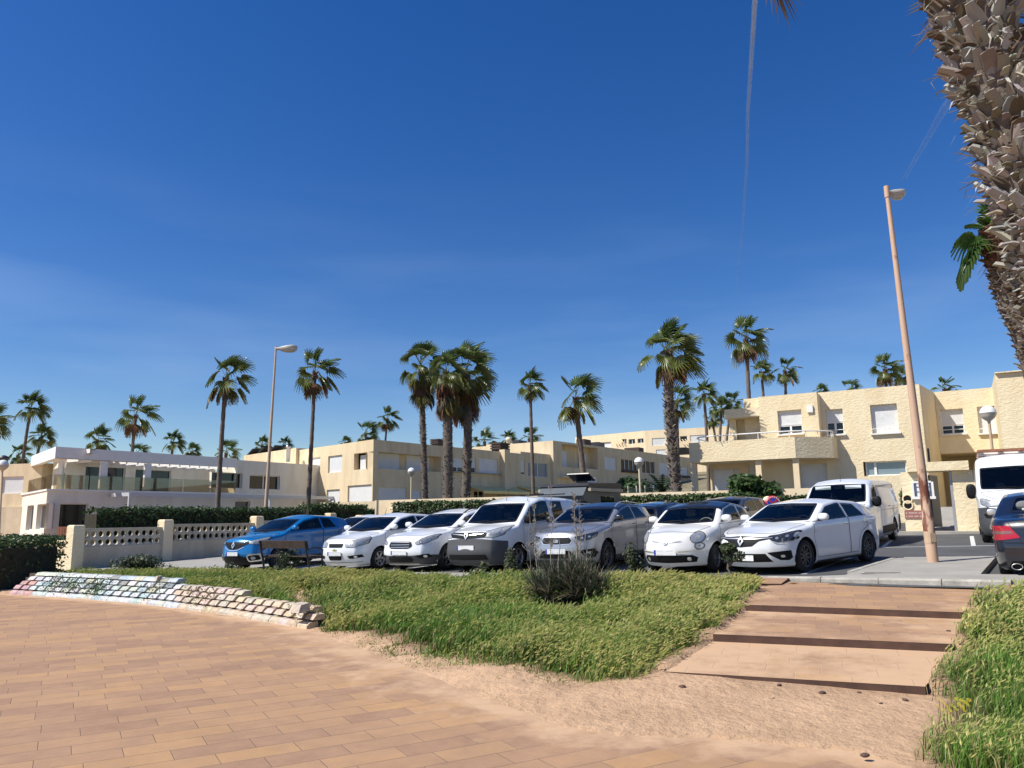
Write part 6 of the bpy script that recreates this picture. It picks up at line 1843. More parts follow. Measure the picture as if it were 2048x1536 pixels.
	roofbox(1160, 878, 1178, 893, 99, M['wood_dark'], 'dark shed on the roof right of the leaning palm trunk', 'roof shed')
	roofbox(1186, 884, 1206, 895, 102, M['steel_dark'], 'low dark shed on the shaded roof under the far apartment block', 'roof shed')
	roofbox(1255, 895, 1286, 905, 114, M['wood_dark'], 'dark reddish shed on the roof left of the big shaggy-trunked palm', 'roof shed')
	roofbox(1350, 895, 1378, 902, 124, M['black'], 'black flat pergola on the roof right of the big shaggy-trunked palm', 'pergola')
	roofbox(975, 887, 1045, 902, 96, M['cream_far'], 'cream stair head with a round chimney seen above the terraced roofs', 'roof room')
	roofbox(1032, 880, 1048, 892, 93, M['steel_dark'], 'small black tank on the roof beside the round chimney', 'tank')
	q = at(1017, 876, 92); mb = MB(); mb.lathe([(0.28, -1.0), (0.28, 0.6), (0.36, 0.65), (0.34, 0.8), (0.16, 1.0), (0.001, 1.02)], 12, (q.x, q.y, q.z - 0.9)); tag(mb.build('chimney', M['cream_far']), 'round cream chimney with a dome cap standing on the terraced roof', 'chimney')
	# second row behind
	for (x0, y0, x1, y1, D0, D1, lab) in ((488, 905, 592, 907, 82, 74, 'low cream house with slanted skylights seen over the white house'),):
		A_, B_ = at(x0, y0 + 6, D0), at(x1, y1, D1); a_, b_ = xy(A_), xy(B_)
		Hh = House('house', (b_[0], b_[1], 1.5), lab, group='terraced cream houses'); mb = MB(); wall(mb, a_, b_, 0.8, A_.z); b2_ = off(b_, dvt, 10); a2_ = off(a_, dvt, 10); wall(mb, b_, b2_, 0.8, A_.z); wall(mb, a2_, a_, 0.8, A_.z); wall(mb, b2_, a2_, 0.8, A_.z); capbox(mb, [a_, b_, b2_, a2_], A_.z - .01); Hh.part(mb, 'wall', M['cream'])
		for k in range(3):
			p = Vector(a_).lerp(Vector(b_), 0.15 + k * 0.22); mb = MB(); mb.box((p.x, p.y + 1, A_.z + 0.25), (1.6, 1.2, 0.08), M=Matrix.Rotation(R(-45), 3, 'Z') @ Matrix.Rotation(R(-25), 3, 'Y')); Hh.part(mb, 'skylight', M['steel_dark'])
		q = at(577, 898, 73); mb = MB(); mb.lathe([(0.2, -1.2), (0.2, 0.1), (0.27, 0.12), (0.27, 0.3), (0.01, 0.35)], 10, (q.x, q.y, q.z)); Hh.part(mb, 'flue', M['alloy'])
	return a1, dvt
MA1, Mdv = mid_houses()

# ---- far apartment block on the hill
def far_block():
	A = at(1150, 874, 150); B = at(1290, 862, 140); C_ = at(1800, 848, 132); Z = (A.z + B.z) / 2
	a, b = xy(A), xy(B); c = (B.x + 32, B.y - 14)
	H = House('apartment_block', (b[0], b[1], 8), 'long sunlit yellow apartment block on the hill beyond the terraced houses', 'apartment block')
	hh = [H.px(a, b, r) for r in ((1181, 881, 1204, 895),)]
	mb = MB(); wall(mb, a, b, 3, Z, hh, 1.0)
	h2 = [H.px(b, c, r) for r in ((1245, 878, 1252, 888), (1256, 878, 1270, 888), (1276, 877, 1287, 886), (1304, 876, 1331, 891), (1360, 872, 1374, 883), (1380, 870, 1412, 884), (1312, 899, 1332, 910))]
	a2 = xy(at(1228, 868, 145))
	h1 = [H.px(a, b, r) for r in ((1244, 878, 1253, 888), (1257, 878, 1270, 888), (1275, 877, 1287, 886), (1205, 884, 1222, 895))]
	mb = MB(); wall(mb, a, b, 3, Z, h1, 0.3); wall(mb, b, c, 3, Z, h2[3:], 0.3)
	e = off(a, (0.4, 0.9), 12); f = off(c, (0.4, 0.9), 12); capbox(mb, [a, b, c, f, e], Z - .02); wall(mb, e, a, 3, Z); wall(mb, c, f, 3, Z)
	H.part(mb, 'wall', M['cream_far'])
	for h in h1[:3]: H.fill(a, b, h, 'glass', 0.2)
	H.fill(a, b, h1[3], 'shutter', 0.25)
	H.fill(b, c, h2[3], 'shutter', 0.1); H.fill(b, c, h2[4], 'glass', 0.3, panes=1); H.fill(b, c, h2[5], 'shutter', 0.1); H.fill(b, c, h2[6], 'shutter', 0.1)
	# slanted pergola beams over two loggias
	for (x0, x1, aa, bb) in ((1226, 1242, a, b), (1359, 1376, b, c)):
		s0, z0 = onplane(x0, 890, aa, bb); s1, z1 = onplane(x1, 878, aa, bb); d = (Vector(bb) - Vector(aa)).normalized(); o_ = Vector((d.y, -d.x))
		mb = MB()
		for k in range(4):
			p = Vector(aa) + d * (s0 + (s1 - s0) * k / 3) + o_ * 0.05; q = p + d * 0.9 + o_ * 0.3
			mb.beam((p.x, p.y, z1), (q.x, q.y, z0), 0.12, 0.12)
		H.part(mb, 'pergola_beams', M['cream_far'])
far_block()

# ---- white modern house on the left
def white_house():
	Pc = at(112, 893, 52.0); Z = Pc.z; c = xy(Pc)
	vW = Vector((0.55, 0.835)).normalized(); lW = Vector((-0.645, 0.764)).normalized(); n = Vector((vW.y, -vW.x)); nl = Vector((-lW.y, lW.x)) * -1
	nl = Vector((-0.764, -0.645))
	H = House('house', (c[0], c[1], 0.7), 'white modern house with glass-railed terrace and slatted pergola roof', 'house')
	g0 = 0.1
	# terrace slab level
	zf = onplane(108, 981, c, off(c, vW, 1))[1]       # terrace floor edge
	zfas = onplane(112, 917, c, off(c, vW, 1))[1]
	e1 = off(c, vW, 14.5)                            # end of the pergola fascia
	l1 = off(c, lW, 9.5)
	W_ = M['white_wall']
	# ground floor body
	gA = off(c, vW, -0.3); gB = off(c, vW, 31); gL = off(gA, lW, 10.5)
	hl = [H.px(gL, gA, r) for r in ((53, 1011, 66, 1060), (73, 1008, 96, 1058))]
	hr = [H.px(gA, gB, r) for r in ((119, 1007, 152, 1055),)]; hr[0] = (hr[0][0], hr[0][1], hr[0][2] + 0.8, hr[0][3])
	mb = MB(); wall(mb, gL, gA, g0, zf, hl, 0.3); wall(mb, gA, gB, g0, zf, hr + [H.px(gA, gB, (470, 1002, 500, 1030))], 0.25)
	bk = [off(gB, (-n.x, -n.y), 14), off(gL, (-n.x, -n.y), 3)]
	wall(mb, gB, bk[0], g0, zf); capbox(mb, [gL, gA, gB, bk[0], bk[1]], zf - 0.02)
	H.part(mb, 'ground_floor_wall', W_)
	H.frame = M['white_paint']
	for h in hl: H.fill(gL, gA, (h[0] + 0.1, h[1], h[2], h[3]), 'glass', 0.24, panes=1)
	H.fill(gA, gB, hr[0], 'glass', 0.2, panes=1)
	H.fill(gA, gB, H.px(gA, gB, (470, 1002, 500, 1030)), 'glass', 0.2, panes=1)
	mb = MB(); q = off(gL, (-0.0, -0.0), 0);
	# terrace edge slab
	sl = [off(off(gL, lW, 0), (nl.x, nl.y), 0.12), off(off(gA, (nl.x, nl.y), 0.10), (n.x, n.y), 0.12), off(gB, (n.x, n.y), 0.12), gB, gA, gL]
	mb = MB(); mb.prism(sl, zf - 0.02, zf + 0.10); H.part(mb, 'terrace_edge', M['white_paint'], True)
	# upper floor wall, set back
	sb = 2.4
	u0 = off(off(c, vW, 2.0), (-n.x, -n.y), sb); u1 = off(u0, vW, 12.2); zc = Z - 0.35
	hu = [H.px(u0, u1, r) for r in ((170, 932, 203, 984), (211, 934, 250, 984), (270, 938, 292, 984), (301, 940, 342, 984))]
	hu = [(h[0], zf + 0.02, h[2], h[3]) for h in hu]
	mb = MB(); wall(mb, u0, u1, zf - 0.02, zc, hu, 0.2)
	# left end wall of the upper floor
	u2 = off(u0, lW, 5.0); hq = [(2.3, zf + 0.02, 4.6, zf + 2.3)]
	wall(mb, u2, u0, zf - 0.02, zc, hq, 0.2)
	# right volume flush with the fascia
	r0 = e1; r1 = off(e1, vW, 17.5)
	hx = [H.px(r0, r1, r) for r in ((423, 945, 485, 976), (499, 951, 560, 979))]
	wall(mb, r0, r1, zf - 0.02, Z - 0.12, hx, 0.3); wall(mb, off(r0, (-n.x, -n.y), sb), r0, zf - 0.02, Z - 0.12)
	q1 = off(r1, (-n.x, -n.y), 10); q0 = off(r0, (-n.x, -n.y), 10); wall(mb, r1, q1, zf - .02, Z - .12); capbox(mb, [r0, r1, q1, q0], Z - 0.14)
	H.part(mb, 'upper_floor_wall', W_)
	for h in hu: H.fill(u0, u1, h, 'glass', 0.15, panes=1)
	H.fill(u2, u0, hq[0], 'shutter', 0.12, 0.35, 1)
	for i, h in enumerate(hx): H.fill(r0, r1, h, 'glass', 0.25, panes=1 + i)
	# flat roof with fascia, open pergola strip in front
	o1 = off(e1, (-n.x, -n.y), sb); mb = MB()
	ro = [l1, c, e1]
	# fascia bands
	wall(mb, l1, c, zfas + 0.02, Z); wall(mb, c, e1, zfas + 0.05, Z)
	inC = off(off(c, vW, 0.6), (-n.x, -n.y), 0.35); inL = off(l1, (-nl.x, -nl.y), 0.35); inE = off(e1, (-n.x, -n.y), 0.3)
	wall(mb, inC, inL, zfas + 0.02, Z); wall(mb, inE, inC, zfas + 0.05, Z)
	mb.add([(*l1, Z), (*c, Z), (*e1, Z), (*inE, Z), (*inC, Z), (*inL, Z)], [(0, 1, 4, 5), (1, 2, 3, 4)])
	mb.add([(*l1, zfas + .02), (*c, zfas + .02), (*e1, zfas + .05), (*inE, zfas + .05), (*inC, zfas + .02), (*inL, zfas + .02)], [(5, 4, 1, 0), (4, 3, 2, 1)])
	# solid roof over the rooms and the left overhang
	lb = off(l1, (-nl.x, -nl.y), 6)
	s0_ = off(off(c, vW, 0.9), (-n.x, -n.y), sb - 0.1)
	mb.prism([inL, off(off(c, (-nl.x, -nl.y), 1.9), vW, 0.2), off(u0, (n.x, n.y), 0.05), off(o1, (n.x, n.y), 0.05), off(o1, (-n.x, -n.y), 7), lb], zc, Z - 0.05)
	H.part(mb, 'roof', M['white_paint'], True)
	# pergola slats between fascia and wall
	k = 0; s_ = 0.9
	while s_ < 14.2:
		p = off(c, vW, s_); mb = MB(); a_ = off(p, (-n.x, -n.y), 0.3); b_ = off(p, (-n.x, -n.y), sb - 0.05)
		mb.beam((*a_, zfas + 0.03), (*b_, zfas + 0.03), 0.10, 0.24); H.part(mb, 'pergola_slat', M['white_paint']); s_ += 0.86
	# posts
	for px in (209, 297):
		s0 = onplane(px, 950, c, off(c, vW, 1))[0]; p = off(off(c, vW, s0), (-n.x, -n.y), 0.18); mb = MB(); mb.box((*p, (zf + zfas) / 2 + 0.05), (0.5, 0.2, zfas - zf - 0.1), math.atan2(vW.y, vW.x)); H.part(mb, 'post', M['white_paint'])
	p = off(off(c, lW, 3.3), (-nl.x, -nl.y), 1.0); mb = MB(); mb.box((*p, (zf + zc) / 2), (0.3, 0.3, zc - zf)); H.part(mb, 'post', M['white_paint'])
	# glass balustrade
	m, nt, b_, N, lk = new_mat('bronze glass'); N.remove(b_)
	t = N.new('ShaderNodeBsdfTransparent'); setc(t.inputs[0], (0.42, 0.36, 0.26)); g = N.new('ShaderNodeBsdfGlossy'); g.inputs['Roughness'].default_value = 0.02
	mx = N.new('ShaderNodeMixShader'); mx.inputs[0].default_value = 0.13; lk(t.outputs[0], mx.inputs[1]); lk(g.outputs[0], mx.inputs[2]); lk(mx.outputs[0], N['Material Output'].inputs['Surface'])
	M['bronze_glass'] = m
	def gpan(a, b, k):
		for i in range(k):
			p = Vector(a).lerp(Vector(b), i / k + 0.003); q = Vector(a).lerp(Vector(b), (i + 1) / k - 0.003); mb = MB()
			mb.add([(p.x, p.y, zf + 0.10), (q.x, q.y, zf + 0.10), (q.x, q.y, zf + 1.08), (p.x, p.y, zf + 1.08)], [(0, 1, 2, 3)]); H.part(mb, 'glass_panel', m)
	gpan(off(l1, (nl.x, nl.y), 0.05), off(c, (nl.x, nl.y), 0.05), 3); gpan(off(c, (n.x, n.y), 0.02), off(e1, (n.x, n.y), 0.02), 6)
	# lower pergola frame in front of the ground floor
	a_ = off(off(gA, vW, 1.0), (n.x, n.y), 0.0); zp = zf - 0.25; mb = MB()
	f0 = off(off(gA, vW, 4.2), (n.x, n.y), 2.6); fw = off(off(gA, vW, 4.2), (n.x, n.y), 0.1)
	mb.beam((*fw, zp), (*f0, zp), 0.12, 0.26); f1 = off(f0, vW, 24); mb.beam((*f0, zp), (*f1, zp), 0.12, 0.26)
	mb.beam((*off(f1, (-n.x, -n.y), 2.5), zp), (*f1, zp), 0.12, 0.26)
	for t_ in (0, 0.5, 1.0):
		p = Vector(f0).lerp(Vector(f1), t_); mb.box((p.x, p.y, (g0 + zp) / 2), (0.14, 0.14, zp - g0), math.atan2(vW.y, vW.x))
	for t_ in range(1, 24):
		p = Vector(f0).lerp(Vector(f1), t_ / 24); mb.beam((p.x, p.y, zp), (p.x - n.x * 2.5, p.y - n.y * 2.5, zp), 0.06, 0.14)
	H.part(mb, 'lower_pergola', mat('grey white frame', (0.5, 0.51, 0.54), 0.4))
	# low yard box at the right end with sloping canopy
	return c
white_house()

# ---- cream house behind the white house, cut off at left
def left_house():
	A = at(-120, 935, 61); B = at(86, 926, 59); Z = B.z; a, b = xy(A), xy(B)
	H = House('house', (b[0], b[1], 0.6), 'cream house with one white roller shutter at the left edge, behind the white globe lamp')
	hh = [H.px(a, b, (3, 953, 46, 987))]
	mb = MB(); wall(mb, a, b, 0.2, Z, hh, 0.15); b2 = off(b, (0.5, 0.86), 12); a2 = off(a, (0.5, 0.86), 12); wall(mb, b, b2, 0.2, Z); wall(mb, a2, a, 0.2, Z); wall(mb, b2, a2, .2, Z); capbox(mb, [a, b, b2, a2], Z - 0.02)
	H.part(mb, 'wall', M['cream']); H.fill(a, b, hh[0], 'shutter', 0.12)
	z = onplane(20, 1014, a, b)[1]; mb = MB(); d = (Vector(b) - Vector(a)).normalized(); m_ = Vector(a).lerp(Vector(b), 0.5)
	mb.box((m_.x + d.y * 0.1, m_.y - d.x * 0.1, z - 1.1), ((Vector(b) - Vector(a)).length, 0.2, 2.2), math.atan2(d.y, d.x)); H.part(mb, 'plinth', M['old_wall'])
	q = at(7, 925, 62); mb = MB(); mb.lathe([(0.3, -0.8), (0.3, 0.0), (0.42, 0.03), (0.36, 0.25), (0.15, 0.35), (0.001, 0.4)], 10, (q.x, q.y, q.z + 0.2)); H.part(mb, 'chimney', M['steel_dark'])
left_house()
# ------------------------------------------------------------------ garden walls with pierced blocks
def pierced_panel(mb, a, b, zlo, rows, bs, slope=0.0, th=0.14):
	"""blocks with a round hole each, from a to b; geometry has real openings"""
	a = Vector(a); b = Vector(b); d = b - a; L = d.length; d.normalize(); nn = Vector((d.y, -d.x))
	k = max(1, round(L / bs)); w = L / k; n = 12
	for i in range(k):
		for j in range(rows):
			cx = (i + 0.5) * w; cz = zlo + slope * cx + (j + 0.5) * bs; r = min(w, bs) * 0.38
			P = lambda s, z, o: (a.x + d.x * s + nn.x * o, a.y + d.y * s + nn.y * o, z)
			hw_, hh = w / 2, bs / 2
			sq = []; ci = []
			for t in range(n):
				an = 2 * math.pi * t / n + math.pi / n; c_, s_ = math.cos(an), math.sin(an); m_ = max(abs(c_), abs(s_))
				sq.append((cx + c_ / m_ * hw_, cz + s_ / m_ * hh)); ci.append((cx + c_ * r, cz + s_ * r))
			vs = [P(*q, th / 2) for q in sq] + [P(*q, th / 2 - 0.02) for q in ci] + [P(*q, -th / 2 + 0.02) for q in ci] + [P(*q, -th / 2) for q in sq]
			fs = []
			for t in range(n):
				u = (t + 1) % n
				fs += [(t, n + t, n + u, u), (n + t, 2 * n + t, 2 * n + u, n + u), (2 * n + t, 3 * n + t, 3 * n + u, 2 * n + u)]
			# corner fillers of the front face
			mb.add(vs, fs)
			base = [(cx - hw_, cz - hh), (cx + hw_, cz - hh), (cx + hw_, cz + hh), (cx - hw_, cz + hh)]
			for q in base:
				# nearest two ring points
				near = sorted(range(n), key=lambda t: (sq[t][0] - q[0]) ** 2 + (sq[t][1] - q[1]) ** 2)[:2]
				for o in (th / 2, -th / 2): mb.add([P(*q, o), P(*sq[near[0]], o), P(*sq[near[1]], o)], [(0, 1, 2)])
def pillar(mb, c, z0, z1, w, ang):
	mb.box((c[0], c[1], (z0 + z1 - 0.08) / 2), (w, w, z1 - 0.08 - z0), ang)
	n = 10; vs = []
	Mx = Matrix.Rotation(ang, 3, 'Z')
	for k, (f, h) in enumerate(((1.0, -0.08), (0.94, -0.03), (0.75, 0.0))):
		for sx, sy in ((-1, -1), (1, -1), (1, 1), (-1, 1)):
			q = Mx @ Vector((sx * w / 2 * f, sy * w / 2 * f, 0)); vs.append((c[0] + q.x, c[1] + q.y, z1 + h))
	fs = [(k * 4 + t, k * 4 + (t + 1) % 4, k * 4 + 4 + (t + 1) % 4, k * 4 + 4 + t) for k in range(2) for t in range(4)] + [(8, 9, 10, 11)]
	mb.add(vs, fs)
M['wall_grey'] = stucco('weathered cream blocks', (0.52, 0.45, 0.35), (0.66, 0.58, 0.46), 0.4, 12, 0.3)
W0 = onlot(153, 1139).xy
Vw = Vector((0.5, 0.866))
pil_px = [(153, 1050), (332, 1039), (514, 1032), (661, 1026), (789, 1030)]
ss = []
for px, py in pil_px:
	s_, z_ = onplane(px, py, W0, W0 + Vw); ss.append((s_, z_))
ss[4] = (ss[4][0], lotz(*(W0 + Vw * ss[4][0])) + 1.75)
wl = empty('garden_wall', (W0.x, W0.y, lotz(*W0)), 0, 'long weathered cream garden wall with round-holed blocks, left of the blue crossover', 'wall')
for i, (s_, z_) in enumerate(ss):
	p = W0 + Vw * s_; mb = MB(); pillar(mb, p, lotz(*p) - 0.3, z_, 0.42, math.atan2(Vw.y, Vw.x)); mb.build('pillar', M['cream_far'] if i else M['cream_rough'], wl, world=True)
	if i < len(ss) - 1:
		s2, z2 = ss[i + 1]; a = p + Vw * 0.2; b = W0 + Vw * (s2 - 0.2)
		zt_ = min(z_, z2) - [0.12, 0.18, 0.2, 0.3][i]; bs = 0.3
		zl = zt_ - 0.06 - 2 * bs
		mb = MB(); pierced_panel(mb, a, b, zl, 2, bs); mb.build('pierced_blocks', M['wall_grey'], wl, world=True)
		mb = MB(); mb.beam((a.x, a.y, zt_ - 0.03), (b.x, b.y, zt_ - 0.03), 0.2, 0.055); mb.build('coping', M['wall_grey'], wl, world=True)
		mb = MB(); g0 = lotz(*a) - 0.3; c = (a + b) / 2
		mb.box((c.x, c.y, (g0 + zl - 0.002) / 2), ((b - a).length, 0.2, zl - 0.002 - g0), math.atan2(Vw.y, Vw.x)); mb.build('wall_base', M['old_wall'], wl, world=True)
# short return wall going left behind the low hedge
a = W0 - Vector((0.2, 0.0)); dl = Vector((-0.80, 0.6)); b = a + dl * 6
rw_ = empty('garden_wall', (a.x, a.y, lotz(*a)), 0, 'short sunlit cream wall with round-holed blocks beside the low hedge', 'wall')
zt_ = onplane(120, 1081, a, b)[1]; zl = onplane(120, 1111, a, b)[1]; bs = (zt_ - 0.05 - zl) / 2
mb = MB(); pierced_panel(mb, b, a, zl, 2, bs); mb.build('pierced_blocks', M['cream'], rw_, world=True)
mb = MB(); mb.beam((a.x, a.y, zt_ - 0.02), (b.x, b.y, zt_ - 0.02), 0.2, 0.05); mb.build('coping', M['cream_far'], rw_, world=True)
mb = MB(); c = (a + b) / 2; mb.box((c.x, c.y, zl / 2 - 0.2), (6, 0.2, zl + 0.39), math.atan2(dl.y, dl.x)); mb.build('wall_base', M['cream_rough'], rw_, world=True)
# small terracotta lattice behind it
p0 = at(117, 1074, 36); p1 = at(139, 1055, 36)
mb = MB()
for k in range(5):
	x = p0.x + (p1.x - p0.x) * k / 4; mb.box((x, 36, (p0.z + p1.z) / 2), (0.10, 0.12, p1.z - p0.z))
for k in range(3): mb.box(((p0.x + p1.x) / 2, 36.01, p0.z + (p1.z - p0.z) * k / 2), (p1.x - p0.x, 0.10, 0.08))
mb.box(((p0.x + p1.x) / 2, 36.2, (p0.z - 1.2)), (p1.x - p0.x + 0.4, 0.3, 2.4))
tag(mb.build('tile_lattice', M['terracotta']), 'small reddish terracotta lattice above the low hedge, beside the first wall pillar', 'lattice')

# wall along the far side of the lot (in front of the right house)
G0 = onlot(1836, 1062, 0.1).xy + Vector((0, 0.6))
def right_wall():
	a = G0.copy(); ub = Vector((-0.866, 0.5))
	w = empty('garden_wall', (a.x, a.y, 1.0), 0, 'cream garden wall with round-holed blocks behind the back row of cars', 'wall')
	pls = [1.15, 5.6, 10.6, 15.4, 20.2, 25.4]
	zt0 = onplane(1590, 987, a, a + ub)[1]
	for i, s_ in enumerate(pls):
		p = a + ub * s_; z = lotz(*p) + 1.42; mb = MB()
		if i: pillar(mb, p, lotz(*p) - 0.3, z, 0.42, R(-30)); mb.build('pillar', M['cream_far'], w, world=True)
		if i < len(pls) - 1:
			q = a + ub * pls[i + 1]; m_ = (p + q) / 2; zc = lotz(*m_); bs = 0.3
			aa = p + ub * 0.2; bb = q - ub * 0.2
			mb = MB(); pierced_panel(mb, bb, aa, zc + 0.56, 2, bs); mb.build('pierced_blocks', M['cream_far'], w, world=True)
			mb = MB(); mb.beam((aa.x, aa.y, zc + 1.19), (bb.x, bb.y, zc + 1.19), 0.22, 0.06); mb.build('coping', M['cream_far'], w, world=True)
			mb = MB(); mb.box((m_.x, m_.y, zc + 0.12), ((bb - aa).length, 0.2, 0.876), R(-30)); mb.build('wall_base', M['cream_rough'], w, world=True)
	# inner higher wall strip behind the hedge
	v_ = Vector((0.5, 0.866)); c0 = a + v_ * 3.0 + ub * 2; c1 = a + v_ * 3.0 + ub * 27
	for nm, k0, k1, y0, y1 in (('a', 2, 12.5, 979, 1000), ('b', 12.5, 25, 985, 1004)):
		pa, pb = a + v_ * 3 + ub * k0, a + v_ * 3 + ub * k1
	za = onplane(1590, 978, c0, c1)[1]; zb = onplane(1300, 984, c0, c1)[1]
	mb = MB(); wall(mb, c1, c0, 0.8, (za + zb) / 2); wall(mb, off(c0, v_, 0.25), off(c1, v_, 0.25), 0.8, (za + zb) / 2)
	z = (za + zb) / 2; mb.quad((*c1, z), (*c0, z), (*off(c0, v_, .25), z), (*off(c1, v_, .25), z));
	tag(mb.build('terrace_wall', M['cream_far']), 'plain sunlit cream wall above the long clipped hedge', 'wall')
	return w
right_wall()
# pale block planter wall at the foot of the shaggy palms
p0, p1 = at(832, 1003, 52), at(952, 1006, 55)
mb = MB(); z = p0.z + 0.1
wall(mb, xy(p0), xy(p1), 0.8, z); mb.box(((p0.x + p1.x) / 2, (p0.y + p1.y) / 2 + 0.2, z - 0.03), ((p1.x - p0.x) + 0.1, 0.5, 0.08), math.atan2(p1.y - p0.y, p1.x - p0.x))
tag(mb.build('block_wall', M['concrete']), 'low pale concrete block wall at the feet of the three shaggy palms', 'wall')
# low cream wall in front of the end house
p0, p1 = at(640, 1022, 56), at(832, 1000, 52)
mb = MB(); wall(mb, xy(p0), xy(p1), 0.6, (p1.z)); wall(mb, off(xy(p1), (0, 1), .2), off(xy(p0), (0, 1), .2), 0.6, p1.z); mb.quad((*xy(p0), p1.z), (*xy(p1), p1.z), (*off(xy(p1), (0, 1), .2), p1.z), (*off(xy(p0), (0, 1), .2), p1.z))
tag(mb.build('low_wall', M['cream']), 'low cream wall under the shutters of the end house, left of the globe lamp', 'wall')

# entrance gate
def gate():
	a = G0.copy(); u = Vector((0.866, -0.5)); v = Vector((0.5, 0.866)); z0 = lotz(*a) - 0.2
	g = empty('entrance_gate', (a.x, a.y, z0 + 0.2), 0, 'cream stucco entrance gate with thick lintel and open dark door', 'gate')
	b = a + u * (onplane(1955, 1000, a, a + u)[0])
	sR = onplane(1909, 1000, a, a + u)[0]; sR2 = onplane(1958, 1000, a, a + u)[0]; sL2 = onplane(1858, 1000, a, a + u)[0]; sL = onplane(1806, 1000, a, a + u)[0]
	zt_ = onplane(1880, 924, a, a + u)[1]; zl = onplane(1880, 942, a, a + u)[1]; s0 = onplane(1813, 930, a, a + u)[0]; s1 = onplane(1937, 930, a, a + u)[0]
	def pier(x0, x1):
		c = a + u * ((x0 + x1) / 2) + v * 0.35; mb = MB(); mb.box((c.x, c.y, (z0 + zl) / 2), (x1 - x0, 0.7, zl - z0 - 0.004), R(-30)); mb.build('pier', M['cream_rough'], g, world=True)
	pier(sL, sL2); pier(sR, sR2 - 0.1)
	c = a + u * ((s0 + s1) / 2) + v * 0.3; mb = MB(); mb.box((c.x, c.y, (zl + zt_) / 2), (s1 - s0, 1.15, zt_ - zl), R(-30)); mb.build('lintel', M['cream_rough'], g, world=True)
	# grey metal jamb and open dark door
	c = a + u * (sR - 0.05) + v * 0.2; mb = MB(); mb.box((c.x, c.y, (z0 + zl) / 2), (0.08, 0.3, zl - z0 - 0.01), R(-30)); mb.build('jamb', mat('grey metal', (0.35, 0.36, 0.38), 0.4, 0.3), g, world=True)
	p = a + u * (sL2 + 0.04) + v * 0.72; q = p + (v * 0.92 + u * 0.22).normalized() * 1.0
	mb = MB(); mb.beam((p.x, p.y, (z0 + zl) / 2 + 0.15), (q.x, q.y, (z0 + zl) / 2 + 0.15), 0.05, zl - z0 - 0.5); dr = mb.build('door', M['steel_dark'], g, world=True)
	mb = MB(); mb.tube([(q.x - 0.03, q.y - 0.1, z0 + 1.25), (q.x + 0.05, q.y - 0.14, z0 + 1.25)], 0.02, 6); mb.build('handle', M['chrome'], dr, world=False)
	# step and kerb
	mb = MB(); c = a + u * 1.6 - v * 0.5; mb.box((c.x, c.y, z0 + 0.17), (9.0, 1.1, 0.22), R(-30)); tag(mb.build('gate_pavement', M['pavement']), kind='structure')
	# notice board on the left pier
	sB0, zB0 = onplane(1828, 996, a, a + u); sB1, zB1 = onplane(1848, 964, a, a + u)
	sB1 = sB0 + 0.62; c = a + u * ((sB0 + sB1) / 2) - v * 0.06
	nb = empty('notice_board', (c.x, c.y, (zB0 + zB1) / 2), R(-30), 'white framed notice board on the left gate pier behind the rusty lamp post', 'notice board')
	mb = MB(); w = sB1 - sB0; h = zB1 - zB0; mb.box((0, 0, 0), (w - 0.08, 0.06, h - 0.08)); mb.build('backing', mat('notice backing', (0.10, 0.12, 0.17), 0.3), nb)
	mb = MB(); mb.box((-w / 2, -0.01, 0), (0.07, 0.1, h)); mb.box((w / 2, -0.01, 0), (0.07, 0.1, h)); mb.box((0, -0.01, h / 2 + 0.0), (w - 0.07, 0.1, 0.07)); mb.box((0, -0.01, -h / 2), (w + 0.14, 0.12, 0.09)); mb.build('frame', M['white_paint'], nb)
	r2 = random.Random(4)
	for k in range(5):
		mb = MB(); mb.box((-0.10 + 0.22 * (k % 2), -0.034, 0.18 - 0.17 * (k // 2)), (0.17, 0.004, 0.13), mi=0); mb.build('notice', M['paper'], nb)
	# reddish name plaque
	sP, zP = onplane(1827, 1029, a, a + u); c = a + u * (sP + 0.05) - v * 0.02
	mb = MB(); mb.box((0, 0, 0), (0.66, 0.03, 0.28)); mb2 = MB()
	pq = tag(mb.build('plaque', mat('reddish plaque', (0.33, 0.13, 0.11), 0.6)), 'small reddish plaque with worn pale lettering on the left gate pier', 'sign'); pq.location = (c.x, c.y, zP); pq.rotation_euler = (0, 0, R(-30))
	rn = random.Random(2)
	for row in (0.055, -0.065):
		x = -0.27
		while x < 0.26:
			wch = rn.uniform(0.02, 0.035); mb2.box((x, -0.017, row), (wch, 0.004, 0.05)); x += wch + (0.012 if rn.random() < 0.8 else 0.05)
	o = mb2.build('lettering', mat('worn lettering', (0.55, 0.42, 0.38), 0.8), pq)
	# pierced round vents left of the pier
	sV, zV = onplane(1815, 997, a, a + u);
	for k, zz in enumerate((onplane(1814, 998, a, a + u)[1], onplane(1816, 1011, a, a + u)[1])):
		c = a + u * sV - v * 0.02; mb = MB(); rr_ = 0.15
		vs = [(c.x + u.x * rr_ * math.cos(t), c.y + u.y * rr_ * math.cos(t), zz + rr_ * math.sin(t)) for t in np.linspace(0, 2 * math.pi, 17)[:-1]]
		mb.add(vs, [tuple(range(16))]); mb.tube([Vector(q) for q in vs + [vs[0]]], 0.03, 6, mi=1, cap=False); mb.build('round_vent', [M['black'], M['cream_far']], g, world=True)
	# white handrail and steps inside
	c = a + u * (sL2 + 0.75) + v * 1.6; hr = MB()
	hz = z0 + 0.35
	for o_ in (0, 0.9): q = c + v * o_; hr.tube([(q.x, q.y, hz), (q.x, q.y, hz + 0.95 + o_ * 0.3)], 0.03, 6)
	hr.tube([(c.x - v.x * 0.2, c.y - v.y * 0.2, hz + 0.9), (c.x + v.x * 1.1, c.y + v.y * 1.1, hz + 1.33)], 0.03, 6)
